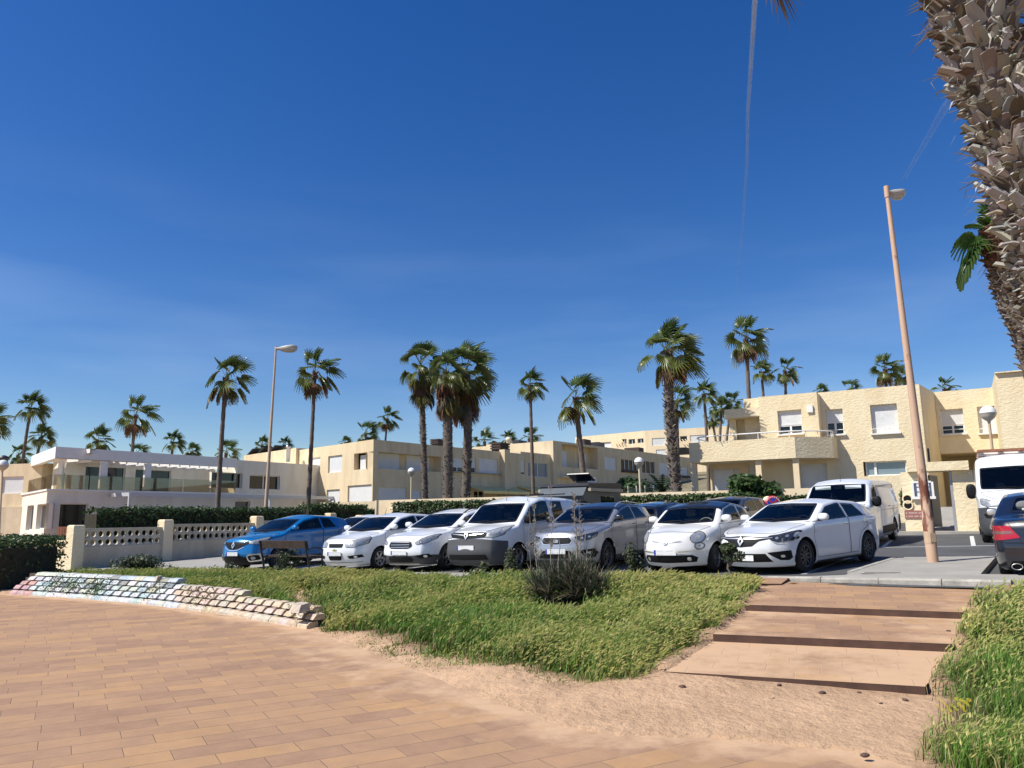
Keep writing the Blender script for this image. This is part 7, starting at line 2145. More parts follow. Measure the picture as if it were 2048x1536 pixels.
	hr.tube([(c.x - v.x * 0.2, c.y - v.y * 0.2, hz + 0.45), (c.x + v.x * 1.1, c.y + v.y * 1.1, hz + 0.88)], 0.025, 6)
	tag(hr.build('handrail', M['white_paint']), 'white tubular handrail inside the open entrance gate', 'handrail')
	ramp = MB(); r0 = a + u * (sL2 - 0.6) + v * 0.8; r1 = a + u * (sR + 1.2) + v * 0.8
	ramp.add([(r0.x, r0.y, z0 + 0.25), (r1.x, r1.y, z0 + 0.25), (r1.x + v.x * 7, r1.y + v.y * 7, z0 + 1.15), (r0.x + v.x * 7, r0.y + v.y * 7, z0 + 1.15)], [(0, 1, 2, 3)])
	tag(ramp.build('entrance_ramp', M['pavement']), kind='structure')
	# low wall right of the gate, mostly behind the tall van
	c = a + u * (sR2 + 2.0) + v * 0.25; mb = MB(); mb.box((c.x, c.y, z0 + 0.95), (4.0, 0.25, 1.9), R(-30)); mb.beam((a + u * sR2 + v * .25).to_3d() + Vector((0, 0, z0 + 1.93)), (a + u * (sR2 + 4) + v * .25).to_3d() + Vector((0, 0, z0 + 1.93)), 0.32, 0.07)
	tag(mb.build('low_wall', M['cream_rough']), 'low cream stucco wall between the gate and the tall white van', 'wall')
gate()
# ------------------------------------------------------------------ vegetation helpers
class LM:
	"""leaf mesh: quads/tris with a colour per face"""
	def __init__(s): s.v = []; s.f = []; s.c = []
	def add(s, vs, fs, col):
		n = len(s.v); s.v += vs; s.c += [col] * len(vs)
		s.f += [tuple(i + n for i in f) for f in fs]
	def build(s, name, m, parent=None, smooth=False):
		me = bpy.data.meshes.new(name); me.from_pydata([tuple(v) for v in s.v], [], s.f); me.materials.append(m)
		a = me.color_attributes.new('Col', 'FLOAT_COLOR', 'POINT')
		a.data.foreach_set('color', np.array([(*c, 1) for c in s.c], np.float32).ravel())
		if smooth: me.polygons.foreach_set('use_smooth', [True] * len(s.f))
		me.update(); o = bpy.data.objects.new(name, me); COL.objects.link(o); o.parent = parent
		return o
M['palm_leaf'] = attr_mat('palm leaf', 0.36, 0.28, 0.55)
M['leaf'] = attr_mat('leaf', 0.5, 0.25, 0.4)
M['dry'] = attr_mat('dry leaf', 0.85, 0.12, 0.2)
M['trunk'] = mat('palm trunk', (0.13, 0.105, 0.085), 0.95, var=0.35, vscale=5, bump=0.8, bscale=25, bdist=0.04)
M['trunk_far'] = mat('thin palm trunk', (0.15, 0.115, 0.09), 0.95, var=0.25, vscale=4, bump=0.6, bscale=12, bdist=0.05)
def vary(c, rnd, a=0.25):
	k = 1 + rnd.uniform(-a, a); return (c[0] * k * rnd.uniform(0.9, 1.1), c[1] * k, c[2] * k * rnd.uniform(0.85, 1.15))
def fan_leaf(lm, o, dirv, L, Rf, rnd, col, wind, droop=0.5, nseg=22, stemcol=(0.12, 0.13, 0.04), spread=115):
	d = Vector(dirv).normalized(); up = Vector((0, 0, 1))
	sd = d.cross(up)
	if sd.length < 0.1: sd = Vector((1, 0, 0))
	sd.normalize(); pts = []; p = Vector(o); dd = d.copy()
	for k in range(5):
		pts.append(p.copy()); dd = (dd + Vector((0, 0, -0.07 - 0.10 * (1 - abs(d.z)))) + wind * 0.06).normalized(); p = p + dd * (L / 4)
	w = 0.022
	for k in range(4):
		a, b = pts[k], pts[k + 1]; lm.add([a - sd * w, a + sd * w, b + sd * w * 0.8, b - sd * w * 0.8], [(0, 1, 2, 3)], stemcol)
	dd = (dd + Vector((0, 0, -1)) * (0.42 * max(0.0, droop - 0.35))).normalized()
	hub = pts[-1]; sd = dd.cross(up)
	if sd.length < 0.15: sd = Vector((rnd.uniform(-1, 1), rnd.uniform(-1, 1), 0))
	sd.normalize(); nn = sd.cross(dd).normalized()
	roll = rnd.uniform(-0.9, 0.9); sd2 = sd * math.cos(roll) + nn * math.sin(roll); nn2 = nn * math.cos(roll) - sd * math.sin(roll)
	for k in range(nseg):
		th = R(-spread + 2 * spread * (k + 0.5) / nseg) + rnd.uniform(-0.02, 0.02)
		r_ = Rf * (0.72 + 0.28 * math.cos(th * 0.8)) * rnd.uniform(0.9, 1.06)
		sg = (dd * math.cos(th) + sd2 * math.sin(th) + nn2 * 0.18 * abs(math.sin(th))).normalized()
		per = sg.cross(nn2).normalized()
		wd = Rf * 0.072
		q = [hub]
		fr = (0.0, 0.4, 0.72, 1.0); g = (0, 0.04, 0.16, 0.42)
		P = [hub + sg * (r_ * f) + Vector((0, 0, -1)) * (droop * r_ * gg) + wind * (r_ * gg * 0.8) for f, gg in zip(fr, g)]
		ww = (0.012, wd, wd * 0.55, 0.004); fold = nn2 * 0.02
		vs = []
		for a, w_ in zip(P, ww): vs += [a - per * w_ + fold, a - fold, a + per * w_ + fold]
		c = vary(col, rnd, 0.2)
		n = len(lm.v); lm.v += vs
		tipc = (c[0] * 1.6, c[1] * 1.25, c[2] * 1.1)
		lm.c += [c] * 9 + [tipc] * 3
		for t in range(3):
			for e in range(2): lm.f.append((n + t * 3 + e, n + t * 3 + e + 1, n + t * 3 + 4 + e, n + t * 3 + 3 + e))
def make_crown(seed, n=22, L=1.0, Rf=0.85, lean=(1.0, 0, 0), wind=0.55, spread_low=-25, gcol=(0.08, 0.14, 0.04), nseg=20, skirt=0, skirt_len=1.4):
	rnd = random.Random(seed); lm = LM(); dry = LM(); W = Vector(lean) * wind
	for k in range(n):
		t = (k + 0.5) / n; el = R(86 - (86 - spread_low) * t ** 1.25 + rnd.uniform(-10, 10)); az = k * 2.39996 + rnd.uniform(-0.25, 0.25)
		d = Vector((math.cos(az) * math.cos(el), math.sin(az) * math.cos(el), math.sin(el))) + W * 0.35 * (0.3 + math.cos(el))
		c = (gcol[0] * (1 + 0.9 * t), gcol[1] * (1 + 0.25 * t), gcol[2])
		fan_leaf(lm, (0, 0, 0.05 - 0.12 * t), d, L * rnd.uniform(0.8, 1.12), Rf * rnd.uniform(0.85, 1.1), rnd, c, W, droop=0.3 + 0.72 * t, nseg=nseg)
	for k in range(skirt):
		az = rnd.uniform(0, 2 * math.pi); el = R(rnd.uniform(-80, -48)); z = rnd.uniform(-skirt_len, -0.1)
		d = Vector((math.cos(az) * math.cos(el), math.sin(az) * math.cos(el), math.sin(el)))
		fresh = (k / max(1, skirt)) < 0.3
		c = (0.16, 0.15, 0.05) if fresh else (0.17 * rnd.uniform(0.6, 1.2), 0.125 * rnd.uniform(0.6, 1.1), 0.07)
		fan_leaf(dry, (math.cos(az) * 0.15, math.sin(az) * 0.15, z), d, L * 0.55, Rf * 0.85, rnd, c, W * 0.4, droop=0.9, nseg=14, stemcol=(0.16, 0.11, 0.06), spread=70)
	return lm, dry
CROWNS = {}
def crown_mesh(kind):
	if kind in CROWNS: return CROWNS[kind]
	v = kind
	if v < 6: lm, dry = make_crown(100 + v, n=[14, 17, 13, 18, 15, 15][v], L=[0.85, 0.75, 0.95, 0.7, 0.85, 0.75][v], Rf=[0.85, 0.8, 0.85, 0.8, 0.9, 0.8][v], wind=[0.6, 0.45, 0.65, 0.4, 0.5, 0.6][v], spread_low=[-30, -22, -38, -18, -28, -28][v], nseg=16, skirt=[3, 0, 4, 0, 5, 2][v], skirt_len=0.3)
	elif v == 6: lm, dry = make_crown(206, n=21, L=1.0, Rf=0.88, wind=0.55, spread_low=-25, skirt=20, skirt_len=1.6, nseg=18)
	elif v == 7: lm, dry = make_crown(207, n=24, L=1.0, Rf=0.9, wind=0.5, spread_low=-35, skirt=70, skirt_len=2.2, nseg=18)
	elif v == 8: lm, dry = make_crown(208, n=25, L=1.15, Rf=0.92, wind=0.75, spread_low=-35, skirt=34, skirt_len=1.8, nseg=18)
	elif v == 9: lm, dry = make_crown(209, n=25, L=1.0, Rf=0.88, wind=0.6, spread_low=-22, skirt=5, skirt_len=0.4, nseg=18)
	elif v == 10: lm, dry = make_crown(210, n=16, L=0.9, Rf=0.85, lean=(1, 0.2, 0), wind=0.5, spread_low=-40, nseg=20)
	o = lm.build('crown', M['palm_leaf']); m1 = o.data; bpy.data.objects.remove(o); m2 = None
	if dry.v: o = dry.build('dead_fronds', M['dry']); m2 = o.data; bpy.data.objects.remove(o)
	CROWNS[kind] = (m1, m2); return CROWNS[kind]
def trunk_mesh(path, r0, r1, style, seed=1, n=10, res=None):
	"""tapered trunk; style 0 ringed, 1 with leaf-base stubs; path is a list of points"""
	rnd = random.Random(seed); mb = MB()
	pts = [Vector(p) for p in path]; tot = sum((pts[i + 1] - pts[i]).length for i in range(len(pts) - 1))
	k = max(8, int(tot / (res or 0.28))); out = []; rad = []
	for i in range(k + 1):
		t = i / k * (len(pts) - 1); j = min(int(t), len(pts) - 2); f = t - j
		p0 = pts[max(0, j - 1)]; p1 = pts[j]; p2 = pts[j + 1]; p3 = pts[min(len(pts) - 1, j + 2)]
		q = 0.5 * ((2 * p1) + (p2 - p0) * f + (2 * p0 - 5 * p1 + 4 * p2 - p3) * f * f + (3 * p1 - p0 - 3 * p2 + p3) * f ** 3)
		out.append(q); r = r0 + (r1 - r0) * (i / k) ** 0.8
		rad.append(r * (1 + (0.06 if style == 0 else 0.03) * (1 if i % 2 else -1)) + (0.05 * r0 / 0.2 if i == 0 else 0))
	mb.tube(out, rad, n, mi=0)
	return mb, out, rad
def stubs(lm, out, rad, t0, t1, dens, size, rnd, cols, upw=0.9):
	"""cut leaf bases wrapped round the trunk"""
	k = len(out) - 1
	for i in range(int(dens)):
		t = t0 + (t1 - t0) * (i + 0.5) / dens; f = t * k; j = min(int(f), k - 1); fr = f - j
		c = out[j].lerp(out[j + 1], fr); r = rad[j] * (1 - fr) + rad[j + 1] * fr; ax = (out[j + 1] - out[j]).normalized()
		a = i * 2.39996 + rnd.uniform(-0.6, 0.6); s1 = ax.cross(Vector((0, 1, 0))).normalized(); s2 = ax.cross(s1)
		o_ = (s1 * math.cos(a) + s2 * math.sin(a)); tn = ax.cross(o_)
		ln = size * rnd.uniform(0.6, 1.35); w = size * rnd.uniform(0.32, 0.5); up = upw * rnd.uniform(0.4, 1.3)
		base = c + o_ * (r * 0.86); d = (o_ + ax * up + tn * rnd.uniform(-0.38, 0.38)).normalized(); tip = base + d * ln
		th = o_ * (size * 0.13) - ax * size * 0.10
		split = rnd.random() < 0.3
		vs = [base - tn * w - ax * ln * 0.25, base + tn * w - ax * ln * 0.25, base + d * ln * 0.5 + tn * w * 0.72 + o_ * w * 0.12, base + d * ln * 0.5 - tn * w * 0.72 + o_ * w * 0.12,
			  tip + tn * w * rnd.uniform(0.3, 0.7) + ax * rnd.uniform(-.25, .25) * w, tip - tn * w * rnd.uniform(0.3, 0.7) + ax * rnd.uniform(-.25, .25) * w]
		vi = [v - th for v in vs]
		mid = base + d * ln * 0.5 + o_ * w * 0.42; midt = tip + o_ * w * 0.22
		n = 12
		allv = vs + vi + [mid, midt, base - ax * ln * 0.25 + o_ * w * 0.25]
		fs = [(0, 14, 12, 3), (14, 1, 2, 12), (3, 12, 13, 5), (12, 2, 4, 13), (7, 6, 9, 8), (8, 9, 11, 10), (1, 7, 8, 2), (2, 8, 10, 4), (6, 0, 3, 9), (9, 3, 5, 11), (5, 13, 11), (13, 4, 10), (13, 10, 11)]
		lm.add(allv, fs, vary(cols[rnd.randrange(len(cols))], rnd, 0.25))
STUBC = [(0.24, 0.20, 0.16), (0.17, 0.13, 0.10), (0.30, 0.26, 0.22), (0.12, 0.085, 0.06)]
# px of the crown centre, crown width px, trunk foot px, ground?, style, kind, label
def palm(label, cx, cy, cw, foot, kind, style=0, dist=None, size=3.0, seed=None, tr=None, ground=None, lean=None, group='fan palms', name='palm_tree', bend=None):
	seed = seed if seed is not None else int(cx * 7 + cy)
	rnd = random.Random(seed)
	D = dist or (size * 1560 / cw)
	C_ = at(cx, cy + cw * 0.10, D)
	F = at(foot[0], foot[1], D)
	zb = ground if ground is not None else F.z
	# foot of the trunk on the ground below the visible part
	if F.z > zb + 0.2:
		k = (zb - F.z) / (C_.z - F.z); F = F + (C_ - F) * k * (1.0 if abs(k) < 0.6 else 0.6 / abs(k)); F.z = zb
	sc = D * cw / 1560 / 3.0 * 0.93
	t = empty(name, F, 0, label, 'palm tree', group)
	top = C_ - F
	r0, r1 = tr or ((0.17 * sc ** 0.3, 0.12 * sc ** 0.3) if style == 0 else (0.30, 0.20))
	bd = bend if bend is not None else rnd.uniform(-0.02, 0.02)
	path = [(0, 0, -0.3), (top.x * 0.33 + bd * top.z, top.y * 0.33, top.z * 0.33), (top.x * 0.68 + bd * top.z, top.y * 0.68, top.z * 0.68), tuple(top)]
	mb, out, rad = trunk_mesh(path, r0, r1, style, seed, res=0.22 if style else 0.3)
	tk = mb.build('trunk', M['trunk'] if style else M['trunk_far'], t)
	if style:
		lm = LM(); stubs(lm, out, rad, 0.03, 1.0, int(top.z * (46 if style == 1 else 30)), 0.17 if style == 1 else 0.13, rnd, STUBC); lm.build('leaf_bases', M['dry'], tk)
	else:
		# reddish leaf bases just below the crown
		lm = LM(); stubs(lm, out, rad, 0.93 if top.z > 6 else 0.85, 1.0, 40, 0.14, rnd, [(0.16, 0.07, 0.045), (0.12, 0.06, 0.04), (0.2, 0.13, 0.08)], 1.1); lm.build('leaf_bases', M['dry'], tk)
	m1, m2 = crown_mesh(kind); rz = rnd.uniform(-0.45, 0.45)
	for m_, nm in ((m1, 'crown'), (m2, 'dead_fronds')):
		if m_ is None: continue
		o = bpy.data.objects.new(nm, m_); COL.objects.link(o); o.parent = t; o.location = top; o.rotation_euler = (rnd.uniform(-.06, .06), rnd.uniform(-.06, .06), rz); s_ = sc * rnd.uniform(0.95, 1.05); o.scale = (s_, s_, s_)
	return t
PALMS = [
 ('palm with its crown half cut off by the left edge of the photo', -22, 835, 85, (-20, 905), 0, 0),
 ('taller palm of the pair at the far left, above the cream house', 62, 808, 80, (51, 905), 1, 0),
 ('shorter palm of the pair at the far left, leaning beside the taller one', 82, 868, 68, (67, 905), 3, 0),
 ('small palm low between the globe lamp and the white house roof corner', 36, 905, 52, (35, 925), 2, 0),
 ('round palm crown just above the roof corner of the white house', 196, 874, 76, (190, 902), 5, 0),
 ('medium palm standing free above the white house roof, left of the tall thin palm', 272, 822, 92, (267, 905), 4, 0),
 ('flat dark palm crown barely above the white house roof, behind the medium palm', 272, 905, 56, (272, 920), 2, 0),
 ('small palm above the middle of the white house roof', 346, 879, 56, (345, 910), 1, 0),
 ('low palm tuft just left of the tall thin palm behind the white house roof', 384, 898, 46, (384, 915), 3, 0),
 ('low palm crown directly behind the trunk of the tall thin palm', 452, 900, 62, (450, 915), 0, 0),
 ('small palm crown left of the left lamp post, above the skylight roof', 524, 886, 48, (525, 905), 5, 0),
 ('small palm crown between the left lamp post and the second tall thin palm', 569, 886, 42, (568, 905), 1, 0),
 ('flat dark palm top just above the left end of the cream end house roof', 690, 882, 34, (690, 895), 3, 0),
 ('palm crown half hidden behind the corner of the cream end house roof', 731, 862, 66, (733, 890), 2, 0),
 ('small upright palm above the cream end house, left of the shaggy palms', 775, 832, 54, (770, 885), 4, 0),
 ('palm crown just right of the shaggy palms above the terraced roofs', 969, 877, 66, (972, 905), 5, 0),
 ('small palm crown behind the round chimney', 1016, 874, 44, (1016, 900), 1, 0),
 ('palm crown behind the thin palm trunk above the terraced roofs', 1058, 872, 58, (1058, 900), 0, 0),
 ('palm half hidden behind the thick trunk of the big shaggy palm', 1352, 796, 82, (1352, 870), 2, 0),
 ('slender palm left of the palm clump beside the porch house', 1408, 782, 70, (1412, 880), 1, 0),
 ('palm in the middle of the clump beside the porch house', 1443, 812, 62, (1440, 880), 3, 0),
 ('darker palm at the right of the clump beside the porch house', 1462, 802, 58, (1450, 880), 0, 0),
 ('shortest palm of the clump beside the porch house', 1424, 832, 52, (1432, 880), 5, 0),
 ('tallest palm behind the porch house, its crown high above the roof', 1492, 668, 104, (1498, 815), 4, 0),
 ('left palm of the pair directly above the projecting block of the porch house', 1523, 738, 66, (1528, 800), 1, 0),
 ('right palm of the pair directly above the projecting block of the porch house', 1570, 735, 66, (1573, 795), 0, 0),
 ('low palm top peeping over the porch house roof, right of the palm pair', 1642, 779, 44, (1642, 795), 3, 0),
 ('low palm top peeping over the middle of the porch house roof', 1699, 774, 48, (1699, 790), 2, 0),
 ('palm with reddish trunk top above the roof, just left of the rusty lamp post', 1770, 732, 72, (1777, 785), 4, 0),
 ('dark dense palm behind the rusty lamp post above the porch house roof', 1800, 748, 56, (1800, 785), 5, 0),
 ('palm top between the porch house and the tall right-edge wall', 1889, 772, 64, (1890, 800), 0, 0)]
GZ = {0: 1.0}
for lab, cx, cy, cw, foot, kind, st in PALMS:
	D = max(3.0 * 1560 / cw, 74 if cx < 640 else (104 if cx < 1100 else 52))
	palm(lab, cx, cy, cw, foot, kind, st, dist=D, ground=min(at(foot[0], foot[1], D).z, 2.0 + max(0, D - 45) * 0.05))
palm('tall thin palm in front of the white house', 452, 745, 112, (436, 1018), 2, 0, dist=44, tr=(0.15, 0.11), ground=0.6, bend=-0.004)
palm('tall thin palm between the left lamp post and the cream end house', 630, 735, 108, (615, 1040), 4, 0, dist=46, tr=(0.15, 0.10), ground=0.8, bend=0.0)
palm('thin straight palm with reddish crown base in front of the wide two-pane window', 1060, 762, 84, (1067, 1000), 5, 0, dist=56, tr=(0.16, 0.11), ground=1.6, bend=0.0)
palm('leaning palm with a broad crown in front of the recessed balcony', 1151, 784, 114, (1172, 985), 2, 0, dist=50, tr=(0.23, 0.15), ground=1.6, bend=-0.004, size=3.4)
palm('left one of the three shaggy palms, with a hanging brown collar of dead fronds', 842, 722, 100, (851, 1008), 6, 2, dist=50, tr=(0.21, 0.18), ground=1.3, group='shaggy palms')
palm('middle one of the three shaggy palms, with the thickest skirt of dead fronds', 893, 736, 94, (893, 1035), 7, 2, dist=42, tr=(0.29, 0.25), ground=0.9, group='shaggy palms')
palm('right one of the three shaggy palms, its crown swept to the right', 932, 734, 106, (925, 1030), 8, 2, dist=43, tr=(0.27, 0.23), ground=0.9, group='shaggy palms')
palm('big palm with a thick shaggy grey trunk left of the porch house', 1335, 692, 136, (1356, 990), 9, 1, dist=39, tr=(0.26, 0.22), ground=1.4, bend=-0.012, group='shaggy palms')
# ---- near palm at the upper right: thick trunk wrapped in cut leaf bases, crown above the frame
NP = empty('palm_tree', (4.75, 5.65, 0.35), 0, 'huge close palm trunk covered in grey leaf bases at the upper right corner', 'palm tree', 'fan palms')
def nearpt(px, py, D=5.5): p = at(px, py, D); return p - NP.location
pth = [(0, 0, -0.3), (-0.28, -0.02, 1.5), tuple(nearpt(2140, 620)), tuple(nearpt(2070, 400)), tuple(nearpt(2004, 200)), tuple(nearpt(1938, 0)), tuple(nearpt(1898, -150)), tuple(nearpt(1860, -330))]
mb, out, rad = trunk_mesh(pth, 0.23, 0.245, 1, 5, n=18, res=0.1)
tk = mb.build('trunk', M['trunk'], NP)
rnd = random.Random(11)
lm = LM(); NB = [(0.33, 0.31, 0.275), (0.21, 0.185, 0.155), (0.44, 0.415, 0.375), (0.13, 0.10, 0.07), (0.28, 0.26, 0.23), (0.37, 0.345, 0.31)]
stubs(lm, out, rad, 0.22, 1.0, 720, 0.145, rnd, NB, 1.35)
stubs(lm, out, rad, 0.24, 1.0, 700, 0.10, rnd, NB, 0.1)
stubs(lm, out, rad, 0.0, 0.24, 160, 0.07, rnd, NB, 0.8)
# torn fibre curls
for i in range(600):
	t = rnd.uniform(0.28, 1.0); j = min(int(t * (len(out) - 1)), len(out) - 2); c = out[j]; a = rnd.uniform(0, 6.28); r_ = rad[j] * rnd.uniform(0.95, 1.35)
	p = c + Vector((math.cos(a) * r_, math.sin(a) * r_, 0)); d = Vector((math.cos(a), math.sin(a), rnd.uniform(-1.2, 0.8))).normalized(); s_ = d.cross(Vector((0, 0, 1))).normalized() * rnd.uniform(0.004, 0.014)
	l_ = rnd.uniform(0.05, 0.16); q = p + d * l_; q2 = q + (d + Vector((rnd.uniform(-1, 1), rnd.uniform(-1, 1), rnd.uniform(-1, .4)))).normalized() * l_ * 0.7
	lm.add([p - s_, p + s_, q + s_, q - s_, q2], [(0, 1, 2, 3), (3, 2, 4)], vary((0.36, 0.33, 0.29), rnd, 0.45))
lm.build('leaf_bases', M['dry'], tk)
top = Vector(pth[-1])
lm = LM(); rnd = random.Random(8); W = Vector((0.5, 0, 0))
for k in range(30):
	az = k * 2.4; el = R(82 - k * 1.4)
	if math.cos(az) < -0.1 and el < R(66): continue
	d = Vector((math.cos(az) * math.cos(el), math.sin(az) * math.cos(el), math.sin(el)))
	fan_leaf(lm, top, d, 1.1, 0.95, rnd, (0.05, 0.09, 0.025), W, 0.6, 26)
# one frond droops into the top of the picture
tgt = at(1500, -150, 5.2) - NP.location
d = (tgt - top); L0 = d.length
fan = at(1520, -70, 5.2) - NP.location
for k in range(15):
	e = at(1545 + k * 4.6 + rnd.uniform(-6, 6), 62 - abs(k - 8) * 6 + rnd.uniform(-12, 6), 5.1 + k * 0.02) - NP.location; m_ = fan.lerp(e, 0.5) + Vector((0.02, 0, 0.04 + 0.02 * rnd.random()))
	if k < 3: e = at(1532 + k * 13, 15 + k * 18, 5.15) - NP.location; m_ = fan.lerp(e, 0.55) + Vector((0.03, 0, 0.03))
	s_ = Vector((0.009, 0, 0.004)); c = vary((0.17, 0.12, 0.05), rnd, 0.4)
	lm.add([fan - s_ * 0.5, fan + s_ * 0.5, m_ + s_, m_ - s_, e], [(0, 1, 2, 3), (3, 2, 4)], c)
lm.add([top + Vector((0, 0, -.02)), top + Vector((0, 0, .02)), fan + Vector((0, 0, .02)), fan + Vector((0, 0, -.02))], [(0, 1, 2, 3)], (0.1, 0.1, 0.04))
lm.build('crown', M['palm_leaf'], NP)
# ---- two palms behind it at the right edge
def edgepalm(label, pts, D, r0, r1, seed, green=True):
	P = [at(x, y, D) for x, y in pts]; g = Vector((P[0].x + 0.35, D, 0.35))
	t = empty('palm_tree', g, 0, label, 'palm tree', 'fan palms'); path = [(0, 0, -0.3)] + [tuple(p - g) for p in P]
	mb, out, rad = trunk_mesh(path, r0, r1, 1, seed, n=14, res=0.12); tk = mb.build('trunk', M['trunk'], t); rnd = random.Random(seed)
	lm = LM(); stubs(lm, out, rad, 0.3, 0.82, 420, 0.085, rnd, STUBC, 1.0)
	stubs(lm, out, rad, 0.82, 1.0, 150, 0.14, rnd, [(0.16, 0.07, 0.05), (0.22, 0.12, 0.08), (0.13, 0.08, 0.05)], 1.2); lm.build('leaf_bases', M['dry'], tk)
	return t, Vector(path[-1])
t, tp = edgepalm('palm with a green fan crown just left of the huge close trunk', [(2100, 820), (2062, 690), (2025, 600), (2005, 540), (1993, 470)], 11.0, 0.24, 0.15, 21)
lm = LM(); rnd = random.Random(31)
for (x, y, L, Rf, dr) in ((1988, 420, 0.8, 0.36, 0.3), (2008, 405, 0.8, 0.38, 0.3), (1976, 432, 0.8, 0.34, 0.5), (1985, 448, 0.8, 0.3, 0.5), (1945, 458, 0.9, 0.36, 1.2), (1942, 482, 0.9, 0.46, 1.2), (2030, 430, 0.8, 0.36, 0.6), (2000, 436, 0.8, 0.34, .4), (1968, 446, 0.8, 0.28, .6)):
	e = at(x, y, 11.0) - t.location; d = e - tp; fan_leaf(lm, tp, d + Vector((0, rnd.uniform(-.15, .15), 0)), d.length * L, Rf, rnd, (0.06, 0.12, 0.03), Vector((0.05, 0, 0)), dr, 20)
lm.build('crown', M['palm_leaf'], t)
t, tp = edgepalm('palm with a drooping brown skirt of dead fronds at the right edge', [(2150, 800), (2100, 690), (2062, 600), (2045, 530), (2030, 440)], 11.6, 0.25, 0.19, 22)
lm = LM(); dry = LM(); rnd = random.Random(32)
for k in range(120):
	az = rnd.uniform(0, 6.28); z = rnd.uniform(-0.5, 0.35); d = Vector((math.cos(az) * 0.8, math.sin(az) * 0.8, rnd.uniform(-1.4, -0.3)))
	o_ = tp + Vector((math.cos(az) * 0.16, math.sin(az) * 0.16, z)); d.normalize(); l_ = rnd.uniform(0.35, 0.8); sd = d.cross(Vector((0, 0, 1))).normalized() * rnd.uniform(0.008, 0.03)
	m_ = o_ + d * l_ * 0.5 + Vector((0, 0, 0.06)); e = o_ + d * l_ + Vector((0, 0, -0.08)); dry.add([o_ - sd * .6, o_ + sd * .6, m_ + sd, m_ - sd, e + sd * .3, e - sd * .3], [(0, 1, 2, 3), (3, 2, 4, 5)], vary((0.26, 0.19, 0.12), rnd, 0.4))
for k in range(16):
	az = k * 2.4; el = R(70 - k * 4); d = Vector((math.cos(az) * math.cos(el), math.sin(az) * math.cos(el), math.sin(el)))
	if d.x > -0.1: fan_leaf(lm, tp + Vector((0, 0, 0.35)), d, 0.5, 0.5, rnd, (0.05, 0.09, 0.025), Vector((0.3, 0, 0)), 0.7, 18)
lm.build('crown', M['palm_leaf'], t); dry.build('dead_fronds', M['dry'], t)
# ------------------------------------------------------------------ hedges and shrubs
def leaf_cloud(name, label, cat, pts_fn, n, size, cols, seed, group=None, core=None, loc=(0, 0, 0), stem=None, kind=None, mat_=None, elong=1.7):
	"""n leaves at points from pts_fn(rnd) -> (point, outward)"""
	rnd = random.Random(seed); V_ = np.zeros((n * 4, 3), np.float32); C_ = np.zeros((n * 4, 4), np.float32); C_[:, 3] = 1
	for i in range(n):
		p, o = pts_fn(rnd); o = Vector(o) + Vector((rnd.gauss(0, .6), rnd.gauss(0, .6), rnd.gauss(0.25, .6)))
		if o.length < 0.01: o = Vector((0, 0, 1))
		o.normalize(); s = o.cross(Vector((rnd.gauss(0, 1), rnd.gauss(0, 1), rnd.gauss(0, 1))))
		if s.length < 1e-3: s = Vector((1, 0, 0))
		s.normalize(); u = o.cross(s); k = size * rnd.uniform(0.6, 1.3); p = Vector(p) - Vector(loc)
		V_[i * 4:i * 4 + 4] = [p - u * k * elong * 0.5, p + s * k * 0.5, p + u * k * elong * 0.5 + o * k * 0.15, p - s * k * 0.5]
		c = vary(cols[rnd.randrange(len(cols))], rnd, 0.3); C_[i * 4:i * 4 + 4, :3] = c
	me = bpy.data.meshes.new(name); me.vertices.add(n * 4); me.vertices.foreach_set('co', V_.ravel())
	me.loops.add(n * 4); me.loops.foreach_set('vertex_index', np.arange(n * 4, dtype=np.int32)); me.polygons.add(n); me.polygons.foreach_set('loop_start', (np.arange(n) * 4).astype(np.int32))
	a = me.color_attributes.new('Col', 'FLOAT_COLOR', 'POINT'); a.data.foreach_set('color', C_.ravel()); me.update(calc_edges=True); me.materials.append(mat_ or M['leaf'])
	return me
GREEN = [(0.035, 0.065, 0.018), (0.05, 0.09, 0.022), (0.03, 0.05, 0.015), (0.07, 0.11, 0.03)]
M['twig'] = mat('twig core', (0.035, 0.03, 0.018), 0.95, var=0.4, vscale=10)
M['dry_twig'] = mat('dry twigs', (0.16, 0.13, 0.10), 0.95)
